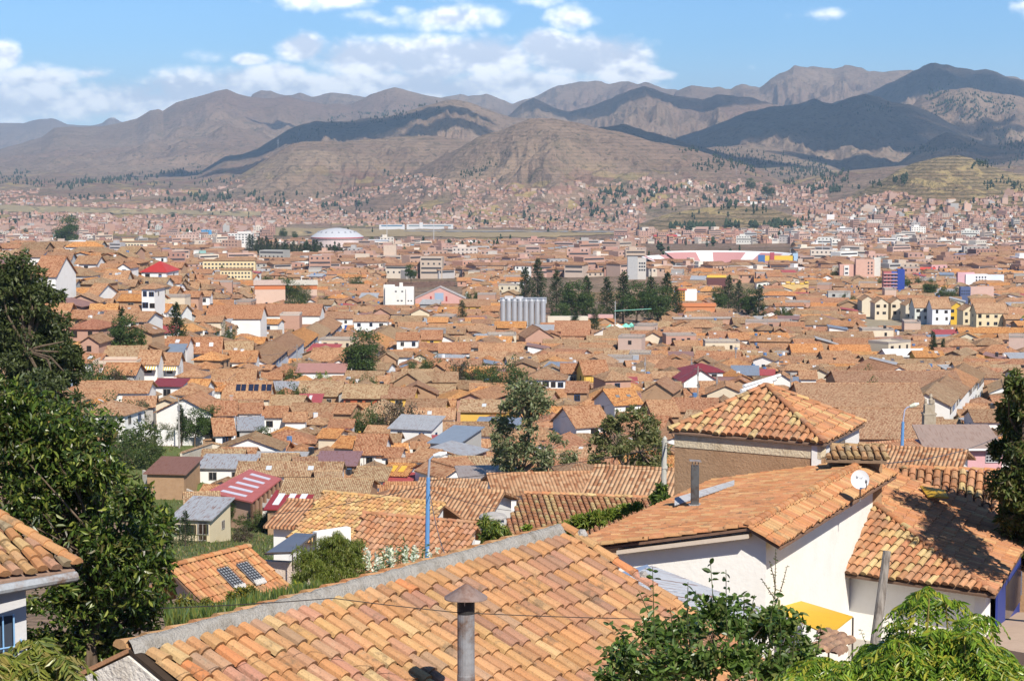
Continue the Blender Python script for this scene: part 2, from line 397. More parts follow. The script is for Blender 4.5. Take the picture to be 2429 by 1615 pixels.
M['hill'] = m_terrain(True); M['terrace'] = m_terrain(True, True); M['earth'] = m_terrain(False)
M['grass'] = m_plain('dry_grass', .98, .35, .8, (.6, .62, .4), bump=.2)
def m_cloud():
    m, t, b = mat('cloud', 1, 0); q = N(t); b.inputs['Base Color'].default_value = (.85, .85, .87, 1)
    lw = q.n('ShaderNodeLayerWeight'); lw.inputs[0].default_value = .5
    tr = q.n('ShaderNodeBsdfTransparent'); mx = q.n('ShaderNodeMixShader')
    q.put(mx.inputs[0], q.ramp(lw.outputs['Facing'], .1, .8, .25, 1.0)); t.links.new(b.outputs[0], mx.inputs[1]); t.links.new(tr.outputs[0], mx.inputs[2])
    t.links.new(mx.outputs[0], t.nodes['Material Output'].inputs[0]); return m
M['cloud'] = m_cloud()
def m_glass():
    m, t, b = mat('window_glass', .12, .6); q = N(t); t.links.new(q.attr(), b.inputs['Base Color']); return m
M['glass'] = m_glass()
# ---------------------------------------------------------------- camera, sun, sky
cam = bpy.data.cameras.new('camera'); co = bpy.data.objects.new('camera', cam); C.objects.link(co)
co.rotation_euler = (math.pi/2-TH, 0, 0); cam.sensor_width = 36; cam.lens = 36*F/2429
cam.clip_start = .5; cam.clip_end = 120000
bpy.context.scene.camera = co
SEL, SAZ = R(43), R(157)
sdir = Vector((math.sin(SAZ)*math.cos(SEL), math.cos(SAZ)*math.cos(SEL), math.sin(SEL)))   # towards the sun
sl = bpy.data.lights.new('sun', 'SUN'); sl.energy = 4.6; sl.angle = R(.5); sl.color = (1, .93, .82)
so = bpy.data.objects.new('sun', sl); C.objects.link(so); so.rotation_euler = (-sdir).to_track_quat('-Z', 'Y').to_euler()
sc = bpy.context.scene
sc.view_settings.view_transform = 'Standard'; sc.view_settings.look = 'None'; sc.view_settings.exposure = .48
sc.cycles.max_bounces = 6; sc.cycles.diffuse_bounces = 2; sc.cycles.glossy_bounces = 2; sc.cycles.transmission_bounces = 3
sc.cycles.volume_bounces = 0; sc.cycles.transparent_max_bounces = 8; sc.cycles.use_denoising = True
sc.cycles.caustics_reflective = False; sc.cycles.caustics_refractive = False
W = bpy.data.worlds.new('World'); sc.world = W; W.use_nodes = True; W.cycles.sampling_method = 'MANUAL'; W.cycles.sample_map_resolution = 256
t = W.node_tree; q = N(t); bg = t.nodes['Background']; bg.inputs['Strength'].default_value = .1
sky = q.n('ShaderNodeTexSky', sky_type='NISHITA'); sky.sun_disc = False; sky.sun_elevation = SEL; sky.sun_rotation = SAZ
sky.altitude = 3400; sky.air_density = 1.0; sky.dust_density = .6; sky.ozone_density = 2.0
g = q.n('ShaderNodeTexCoord').outputs['Generated']
sp = q.n('ShaderNodeSeparateXYZ'); t.links.new(g, sp.inputs[0])
yy = q.m('MAXIMUM', sp.outputs[1], .05)
U = q.m('DIVIDE', sp.outputs[0], yy); V = q.m('DIVIDE', sp.outputs[2], yy)
CL = [ # cumulus: centre and radii in picture coordinates, weight
 (1400,138,190,66,1.15),(1290,108,90,42,1),(1480,172,110,40,1),(1560,178,50,16,.8),(1150,138,170,58,1),(1030,145,170,66,1),(870,140,170,62,1),(720,115,80,42,.9),(600,142,60,18,.8),
 (650,185,110,44,1),(900,205,330,52,.9),(1230,205,330,50,.9),(850,4,240,18,.34),(900,45,75,28,.4),(1060,42,130,36,.55),(960,22,60,22,.45),(1360,44,60,36,.55),(1270,4,60,12,.3),(1000,215,430,42,.8),(560,190,160,40,.6),
 (1950,36,48,18,.3),(15,130,55,44,.9),(100,190,150,44,.7),(0,245,290,70,.7),(300,240,300,70,.75),(500,220,260,60,.75),(780,215,200,50,.8),(225,175,70,24,.5),(2425,10,60,18,.25),(1780,158,14,8,.15),(520,135,50,18,.22)]
vec = q.xyz(U, V)
msk = None
for (cx, cy, rx, ry, wt) in CL:
    u0 = (cx-1214.5)/F; v0 = float(elev(cy)); iu = F/rx; iv = F/ry
    e = q.vm('MULTIPLY_ADD', vec, (iu, iv, 0), (-u0*iu, -v0*iv, 0))
    l = q.vm('LENGTH', e, out=1)
    d = q.m('MULTIPLY', q.m('SUBTRACT', 1.0, l), wt)
    msk = d if msk is None else q.m('MAXIMUM', msk, d)
def puff(du, dv):
    pv = q.vm('MULTIPLY_ADD', vec, (1, 1.5, 0), (du, dv*1.5, .37))
    w_ = q.noise(pv, 30, 3, .5, out=1); pv = q.vm('MULTIPLY_ADD', w_, (.012, .012, 0), pv)
    tot_ = None
    for sc_, am in ((22, .52), (52, .30), (120, .16), (260, .08)):
        s = q.n('ShaderNodeTexVoronoi', feature='SMOOTH_F1', voronoi_dimensions='2D'); q.put(s.inputs['Vector'], pv); s.inputs['Scale'].default_value = sc_; s.inputs['Smoothness'].default_value = .25
        h_ = q.m('MULTIPLY', q.m('SUBTRACT', .75, s.outputs['Distance']), am); tot_ = h_ if tot_ is None else q.m('ADD', tot_, h_)
    return tot_
d0 = puff(0, 0); d1 = puff(.0016, .0042); d2_ = puff(.004, .011)
fine = q.noise(vec, 190, 5, .6)
tot = q.m('ADD', q.m('MULTIPLY_ADD', msk, 2.1, -.02), q.m('ADD', q.m('MULTIPLY', q.m('SUBTRACT', d0, .42), 1.9), q.m('MULTIPLY', q.m('SUBTRACT', fine, .5), .5)))
al = q.m('MULTIPLY', q.ramp(tot, -.25, .85), q.ramp(V, -.01, .012))
al = q.m('MULTIPLY', al, q.ramp(sp.outputs[1], .3, .6))
lt = q.m('ADD', q.m('MULTIPLY', q.m('SUBTRACT', d0, d1), 2.2), q.m('MULTIPLY', q.m('SUBTRACT', d0, d2_), 1.3))
lt = q.m('ADD', lt, q.m('MULTIPLY', q.m('SUBTRACT', fine, .5), .35))
lit = q.ramp(q.m('ADD', lt, q.m('MULTIPLY_ADD', msk, -.6, .16)), -.62, .5)
hz = q.ramp(V, .055, .0)
cc = q.mix(lit, (7.0, 7.6, 8.9), (14.0, 13.8, 13.5))
cc = q.mix(q.m('MULTIPLY', hz, .45), cc, (7.2, 8.6, 10.3))
skc = q.mix(1, sky.outputs[0], (.53, .76, .95), 'MULTIPLY')
skc = q.mix(q.m('MULTIPLY', q.ramp(V, .06, .0), .5), skc, (8.3, 9.6, 10.9))
SKYMIX = q.mix(q.m('MULTIPLY', al, .92), skc, cc)
t.links.new(SKYMIX, bg.inputs['Color'])

# ---------------------------------------------------------------- ground and hills
def grid_mesh(X, Y, Z, K, far):
    ny, nx = X.shape
    V = np.stack([X, Y, Z], -1).reshape(-1, 3)
    i = np.arange(ny-1)[:, None]*nx + np.arange(nx-1)[None, :]
    FA = np.stack([i, i+1, i+nx+1, i+nx], -1).reshape(-1, 4)
    kf = K[:-1, :-1].reshape(-1)
    for cls in sorted(set(kf.tolist())):
        f = FA[kf == cls]
        u, inv = np.unique(f, return_inverse=True)
        nm = 'ground' if cls < 0 else HILLS[cls][0]
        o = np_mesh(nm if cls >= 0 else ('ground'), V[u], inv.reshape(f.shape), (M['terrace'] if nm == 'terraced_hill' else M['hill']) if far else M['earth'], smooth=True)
        o['kind'] = 'structure'
        if cls < 0: o['label'] = 'bare brown valley floor under the town' if far else 'earth slope under the hillside houses'
        else: o['label'] = 'yellow-green terraced hill' if nm[0] == 't' else 'dry brown hills behind the town' if nm == 'hill' else 'mountain range on the skyline'
a = np.concatenate([np.linspace(-.45, -.27, 60)[:-1], np.linspace(-.27, .27, 1150)[:-1], np.linspace(.27, .45, 60)])
d = np.concatenate([np.geomspace(600, 2800, 50)[:-1], np.geomspace(2800, 4600, 130)[:-1], np.geomspace(4600, 9500, 260)[:-1], np.geomspace(9500, 16500, 140)[:-1], np.geomspace(16500, 24000, 60)])
A, Dd = np.meshgrid(a, d); X = A*Dd
Z, K = terr(X, Dd, True)
grid_mesh(X, Dd, Z, K, True)
x = np.linspace(-270, 270, 220); y = np.linspace(-50, 602, 240)
X, Y = np.meshgrid(x, y); Z = terr(X, Y)
grid_mesh(X, Y, Z, np.full(Z.shape, -1), False)
# the air
hb = MB(); hb.box(-14000, 14000, -300, 24500, -260, 830)
hm = bpy.data.materials.new('haze'); hm.use_nodes = True; hn = hm.node_tree
for n_ in list(hn.nodes):
    if n_.type == 'BSDF_PRINCIPLED': hn.nodes.remove(n_)
pv = hn.nodes.new('ShaderNodeVolumePrincipled'); pv.inputs['Color'].default_value = (.54, .75, 1, 1); pv.inputs['Density'].default_value = 5.0e-5
pv.inputs['Anisotropy'].default_value = 0
hn.links.new(pv.outputs[0], hn.nodes['Material Output'].inputs['Volume'])
HZ = hb.build('haze', hm); tag(HZ, 'thin blue haze of the valley air', kind='stuff')

# ---------------------------------------------------------------- clouds above the frame that shade the far hills
import mathutils
def cloud(targets, alt, nm='cloud'):
    """targets: (px, py, radius across, radius along) of the shade on the hills"""
    from mathutils.noise import noise as mn
    mb = MB()
    for (px, py, ra, rb) in targets:
        D = hit(px, py, 0, 2751)
        if D is None: continue
        p = P(px, py, D); tt = (alt-p.z)/sdir.z; c = p+sdir*tt
        o = len(mb.v); nu, nv = 40, 16
        for j in range(nv+1):
            for i in range(nu):
                th = 2*math.pi*i/nu; ph = math.pi*j/nv-math.pi/2
                q3 = Vector((math.cos(th)*math.cos(ph), math.sin(th)*math.cos(ph), math.sin(ph)))
                k = 1.12+.42*mn(q3*1.7+Vector((px*.1, py*.1, 0)))+.3*mn(q3*4+Vector((px, 0, 0)))+.15*mn(q3*9+Vector((px, 7, 0)))
                mb.v.append((c.x+q3.x*ra*k, c.y+q3.y*rb*k, c.z+q3.z*min(ra, rb)*(.35 if q3.z > 0 else .14)*k))
        for j in range(nv):
            for i in range(nu):
                mb.f.append([o+j*nu+i, o+j*nu+(i+1) % nu, o+(j+1)*nu+(i+1) % nu, o+(j+1)*nu+i]); mb.c.append((.85,.85,.87)); mb.m.append(0)
    o = mb.build(nm, M['cloud'], smooth=True)
    return tag(o, 'white cloud above the hills', kind='structure')
cloud([(1700,300,500,500),(1800,285,600,500),(1900,290,480,500),(1650,322,250,300),(1990,330,330,260),(2120,300,500,220),(2230,330,420,180),(2050,395,300,120),(2240,360,260,160)], 2300, 'clouds')
cloud([(2180,185,700,500),(2270,185,420,300),(2060,235,600,260),(2330,200,380,200),(2120,215,300,200)], 2600, 'clouds')
cloud([(640,350,420,260),(740,318,420,230),(850,305,420,130),(700,300,260,130),(590,400,150,150),(1060,285,150,160)], 2100, 'clouds')
cloud([(1350,225,1000,700),(1460,205,900,600),(1530,208,600,500)], 3200, 'clouds')
cloud([(1180,242,600,500),(645,216,700,600),(790,232,900,600)], 3600, 'clouds')
cloud([(1470,305,330,160),(1580,338,420,120),(1700,370,300,80)], 1700, 'clouds')
# ---------------------------------------------------------------- houses
OR = [(.50,.255,.15),(.52,.28,.165),(.47,.225,.13),(.47,.26,.155),(.50,.29,.18),(.41,.225,.145),(.45,.22,.135),(.53,.26,.135)]
OLD = [(.40,.25,.155),(.44,.28,.175),(.37,.225,.14),(.47,.305,.19),(.39,.225,.14)]
NEW = [(.62,.28,.11),(.64,.31,.13),(.60,.26,.11)]
WHITE = (.80,.79,.76); CREAM = (.66,.57,.43); ADOBE = (.42,.27,.165); BRICK = (.48,.29,.215); YEL = (.72,.46,.10); GREY = (.42,.41,.39); PINK = (.62,.38,.36)
def gable_geo(w, d, h, rise, kind, over=.45, th=.14, base=-4):
    """walls and roof as (verts, faces); front is -y, ridge along x ('g'), along y ('f'), hip ('h'), mono ('m', high at the back), flat ('b')"""
    if kind == 'f':
        wv, wf, rv, rf = gable_geo(d, w, h, rise, 'g', over, th, base)
        rt = lambda V: [(-y, x, z) for x, y, z in V]
        return rt(wv), wf, rt(rv), rf
    a, b = w/2, d/2
    if kind == 'b':
        wv = [(-a,-b,base),(a,-b,base),(a,b,base),(-a,b,base),(-a,-b,h),(a,-b,h),(a,b,h),(-a,b,h)]
        wf = [(0,1,5,4),(1,2,6,5),(2,3,7,6),(3,0,4,7),(4,5,6,7)]
        k = .18; rv = []; rf = []
        for (x0,x1,y0,y1) in ((-a-.05,a+.05,-b-.05,-b+k),(-a-.05,a+.05,b-k,b+.05),(-a-.05,-a+k,-b+k,b-k),(a-k,a+.05,-b+k,b-k)):
            o = len(rv); rv += [(x0,y0,h-.1),(x1,y0,h-.1),(x1,y1,h-.1),(x0,y1,h-.1),(x0,y0,h+.5),(x1,y0,h+.5),(x1,y1,h+.5),(x0,y1,h+.5)]
            rf += [tuple(o+i for i in f) for f in ((4,5,6,7),(0,1,5,4),(1,2,6,5),(2,3,7,6),(3,0,4,7))]
        return wv, wf, rv, rf
    if kind == 'm':
        wv = [(-a,-b,base),(a,-b,base),(a,b,base),(-a,b,base),(-a,-b,h),(a,-b,h),(a,b,h+rise),(-a,b,h+rise)]
        wf = [(0,1,5,4),(1,2,6,5),(2,3,7,6),(3,0,4,7)]
        s = rise/d; A = a+over; z0 = h-s*over+.02; z1 = h+rise+s*over+.02; B = b+over
        rv = [(-A,-B,z0),(A,-B,z0),(A,B,z1),(-A,B,z1),(-A,-B,z0+th),(A,-B,z0+th),(A,B,z1+th),(-A,B,z1+th)]
        return wv, wf, rv, [(0,3,2,1),(4,5,6,7),(0,1,5,4),(1,2,6,5),(2,3,7,6),(3,0,4,7)]
    s = rise/b; A = a+over; B = b+over; z0 = h-s*over+.03; zr = h+rise+.03
    if kind == 'h':
        r = max(0, a-b)
        wv = [(-a,-b,base),(a,-b,base),(a,b,base),(-a,b,base),(-a,-b,h),(a,-b,h),(a,b,h),(-a,b,h)]
        wf = [(0,1,5,4),(1,2,6,5),(2,3,7,6),(3,0,4,7)]
        rv = [(-A,-B,z0),(A,-B,z0),(A,B,z0),(-A,B,z0),(-A,-B,z0+th),(A,-B,z0+th),(A,B,z0+th),(-A,B,z0+th),(-r-.02,0,zr+th),(r+.02,0,zr+th)]
        return wv, wf, rv, [(0,3,2,1),(0,1,5,4),(1,2,6,5),(2,3,7,6),(3,0,4,7),(4,5,9,8),(6,7,8,9),(5,6,9),(7,4,8)]
    wv = [(-a,-b,base),(a,-b,base),(a,b,base),(-a,b,base),(-a,-b,h),(a,-b,h),(a,b,h),(-a,b,h),(-a,0,h+rise),(a,0,h+rise)]
    wf = [(0,1,5,4),(2,3,7,6),(1,2,6,9,5),(3,0,4,8,7)]
    rv = [(-A,-B,z0),(A,-B,z0),(A,0,zr),(-A,0,zr),(A,B,z0),(-A,B,z0)]
    rv += [(x, y, z+th) for x, y, z in rv]
    return wv, wf, rv, [(0,1,7,6),(6,7,8,9),(9,8,10,11),(4,5,11,10),(0,3,2,1),(3,5,4,2),(1,2,8,7),(2,4,10,8),(0,6,9,3),(3,9,11,5)]
def rotz(r): return Matrix.Rotation(r, 4, 'Z')
GR = {}
def mark(X, Y, w, d, rot, test=False, cell=1.0, m=.6):
    """footprint bookkeeping on a one-metre raster"""
    a, b = w/2-m, d/2-m; c, s = math.cos(rot), math.sin(rot); pts = []
    nx = max(2, int(2*a/cell)+2); ny = max(2, int(2*b/cell)+2)
    for i in range(nx):
        for j in range(ny):
            x = -a+2*a*i/(nx-1); y = -b+2*b*j/(ny-1)
            k = (int((X+c*x-s*y)//cell), int((Y+s*x+c*y)//cell))
            if test:
                if k in GR: return False
            else: GR[k] = 1
    return True
HOUSES = []          # (px, py, root, description pieces) for the labels
def rname(c):
    r, g, b = c
    if g/r > .595: return rng.choice(['weathered brown', 'old brown'])
    if r > .57: return rng.choice(['bright orange', 'new orange'])
    if g > .275: return rng.choice(['pale orange', 'sandy orange'])
    if g < .235: return rng.choice(['reddish', 'red-orange'])
    return rng.choice(['dull orange', 'faded orange', 'orange'])
def wname(c):
    n = [(WHITE,'white'),(CREAM,'cream'),(ADOBE,'adobe'),(BRICK,'brick'),(YEL,'yellow'),(GREY,'grey'),(PINK,'pink')]
    return min(n, key=lambda k: sum((k[0][i]-c[i])**2 for i in range(3)))[1]
KN = {'g': 'gable roof', 'f': 'front-facing gable', 'h': 'hipped roof', 'm': 'lean-to roof', 'b': 'flat roof'}
def house(X, Y, w, d, h, rise, rot, kind, wc, rc, label=None, rmat='roof', wmat=None, zb=None, win=None, cat='house', name='house', extra=None, over=.45, nwin=None):
    if zb is None: zb = gz(X, Y)
    root = thing(name, label, cat, (X, Y, zb), rot)
    if name == 'house': root['group'] = 'houses of the old town'
    wv, wf, rv, rf = gable_geo(w, d, h, rise, kind, over)
    mw = MB(); mw.add(wv, wf, wc)
    if wmat is None: wmat = 'adobe' if wc == ADOBE else 'brick' if wc == BRICK else 'wall'
    mw.build('wall', M[wmat], root)
    mr = MB(); mr.add(rv, rf, rc)
    if kind in 'gh' and rmat == 'roof':          # ridge of half-round tiles
        r = w/2+over if kind == 'g' else max(.01, w/2-d/2)
        if r > .3: mr.tube([(-r, 0, h+rise+.14), (r, 0, h+rise+.14)], .16, 5, tuple(k*.95 for k in rc))
    if kind == 'f' and rmat == 'roof': mr.tube([(0, -d/2-over, h+rise+.14), (0, d/2+over, h+rise+.14)], .16, 5, tuple(k*.95 for k in rc))
    mr.build('roof', M['concrete' if kind == 'b' else rmat], root)
    # windows and doors in the front and in the side that shows
    def opening(nm, x, z, ww, hh, side=0, col=(.02,.022,.025), frame=None):
        mb = MB(); fr = frame or rng.choice([(.10,.06,.035),(.45,.43,.4),(.05,.12,.3),(.07,.045,.03)])
        if side == 0: M4 = Matrix.Translation((x, -d/2, z))
        elif side == 1: M4 = Matrix.Translation((w/2, x, z)) @ rotz(math.pi/2)
        else: M4 = Matrix.Translation((-w/2, x, z)) @ rotz(-math.pi/2)
        t_ = .07
        for (x0,x1,z0,z1) in ((-ww/2-t_,-ww/2,-t_,hh+t_),(ww/2,ww/2+t_,-t_,hh+t_),(-ww/2,ww/2,-t_,0),(-ww/2,ww/2,hh,hh+t_),(-t_/3,t_/3,0,hh)):
            mb.box(x0, x1, -.07, -.003, z0, z1, fr, M4, 0)
        mb.box(-ww/2, ww/2, -.03, -.004, 0, hh, col, M4, 1)
        mb.build(nm, [M['wood'], M['glass']], root)
    if win is None: win = rng.random() < .8
    if win and kind:
        side = 2 if X+math.sin(rot)*0 > 0 else 1
        for fl in range(max(1, int((h+.4)//2.7))):
            z = h-1.75-2.7*fl
            if z < -.4: break
            n = nwin if nwin is not None else min(5, max(1, int(w/3.4)))
            for i in range(n):
                x = -w/2+w*(i+.5)/n+rng.uniform(-.25, .25)
                opening('window', x, z, rng.choice([.9, 1.1, 1.3, .8]), rng.choice([1.1, 1.0, 1.2]))
            if kind != 'f' and rng.random() < .6 and d > 4: opening('window', rng.uniform(-d/5, d/5), z, .8, .9, side)
            if fl == 0 and h < 4 and rng.random() < .5: opening('door', w/2-.9, h-2.45, .9, 2.05, 0, (.05,.03,.02))
    if extra: extra(root, w, d, h, rise, rc)
    px, py = proj(X, Y, zb+h)
    HOUSES.append([px, py, root, kind, rc, wc, w, d, h, rmat])
    mark(X, Y, w+.2, d+.2, rot)
    return root
def tile_colour():
    k = rng.random()
    return jit(rng.choice(OLD if k < .34 else OR if k < .9 else NEW), .06)
# ------- things on roofs, as parts
def ex_skylights(n, col=(.62,.66,.72), wd=.8, ln=None):
    def f(root, w, d, h, rise, rc):
        s = rise/(d/2)
        if root.get('mono'): s = rise/d
        for i in range(n):
            x = -w/2+w*(i+.7)/(n+.4); L = ln or d*.25; a = math.atan(s)
            mb = MB(); M4 = Matrix.Translation((x, -d*.26, h+s*d*.24+.2)) @ Matrix.Rotation(a, 4, 'X')
            mb.box(-wd/2, wd/2, -L/2, L/2, 0, .05, col, M4); mb.build('skylight', M['glass'] if col[0] < .3 else M['plastic'], root)
    return f
def ex_mono_sky(n, col=(.75,.78,.85), wd=.8):
    def f(root, w, d, h, rise, rc):
        a = math.atan(rise/d)
        for i in range(n):
            x = -w/2+w*(i+.5)/n; mb = MB(); M4 = Matrix.Translation((x, 0, h+rise/2+.19)) @ Matrix.Rotation(a, 4, 'X')
            mb.box(-wd/2, wd/2, -d*.33, d*.33, 0, .05, col, M4); mb.build('skylight', M['plastic'], root)
    return f
def ex_awning(col, striped=False):
    def f(root, w, d, h, rise, rc):
        mb = MB(); n = 14 if striped else 1
        for i in range(n):
            c = col if i % 2 == 0 else (.8,.78,.7); x0 = -w/2+w*i/n; x1 = -w/2+w*(i+1)/n
            mb.add([(x0,-d/2-1.3,h-1.1),(x1,-d/2-1.3,h-1.1),(x1,-d/2-.02,h-.5),(x0,-d/2-.02,h-.5),(x0,-d/2-1.3,h-1.04),(x1,-d/2-1.3,h-1.04),(x1,-d/2-.02,h-.44),(x0,-d/2-.02,h-.44)],
                   [(0,3,2,1),(4,5,6,7),(0,1,5,4),(1,2,6,5),(2,3,7,6),(3,0,4,7)], c)
        mb.build('awning', M['paint'], root)
    return f
def ex_band(col, z0, z1):
    def f(root, w, d, h, rise, rc):
        mb = MB(); mb.box(-w/2+.05, w/2-.05, -d/2-.07, -d/2+.01, z0, z1, col); mb.build('painted_band', M['paint'], root)
    return f
def ex_balcony(col=(.12,.07,.04)):
    def f(root, w, d, h, rise, rc):
        mb = MB(); z = h-2.6
        mb.box(-w/2, w/2, -d/2-1.1, -d/2+.02, z-.12, z, col)
        mb.box(-w/2, w/2, -d/2-1.12, -d/2-1.05, z+.85, z+.95, col)
        n = int(w/.35)
        for i in range(n+1):
            x = -w/2+w*i/n; k = .05 if i % 4 else .09
            mb.box(x-k/2, x+k/2, -d/2-1.11, -d/2-1.06, z, z+.9 if i % 4 else h-.3, col)
        mb.build('balcony', M['wood'], root)
    return f
def ex_tank(col=(.03,.03,.035)):
    def f(root, w, d, h, rise, rc):
        mb = MB(); x = w*.3; z = h+rise*.5+.3
        mb.tube([(x,-d*.1,z-.9),(x,-d*.1,z+.75),(x,-d*.1,z+.95)], [.5,.5,.25], 12, col); mb.build('water_tank', M['plastic'], root)
    return f
def ex_panels(n):
    def f(root, w, d, h, rise, rc):
        s = rise/(d/2)
        for i in range(n):
            mb = MB(); x = -w*.2+i*1.05+(i//2)*.4; M4 = Matrix.Translation((x, -d*.22, h+s*d*.28+.3)) @ Matrix.Rotation(math.atan(s)+.15, 4, 'X')
            mb.box(-.45, .45, -.9, .9, 0, .06, (.02,.025,.05), M4); mb.build('solar_panel', M['glass'], root)
    return f
def ex_chimney(x=.2, col=BRICK):
    def f(root, w, d, h, rise, rc):
        mb = MB(); mb.box(w*x-.3, w*x+.3, -.2, .4, h+rise*.4, h+rise+.9, col); mb.box(w*x-.38, w*x+.38, -.28, .48, h+rise+.9, h+rise+1.0, GREY); mb.build('chimney', M['brick'], root)
    return f
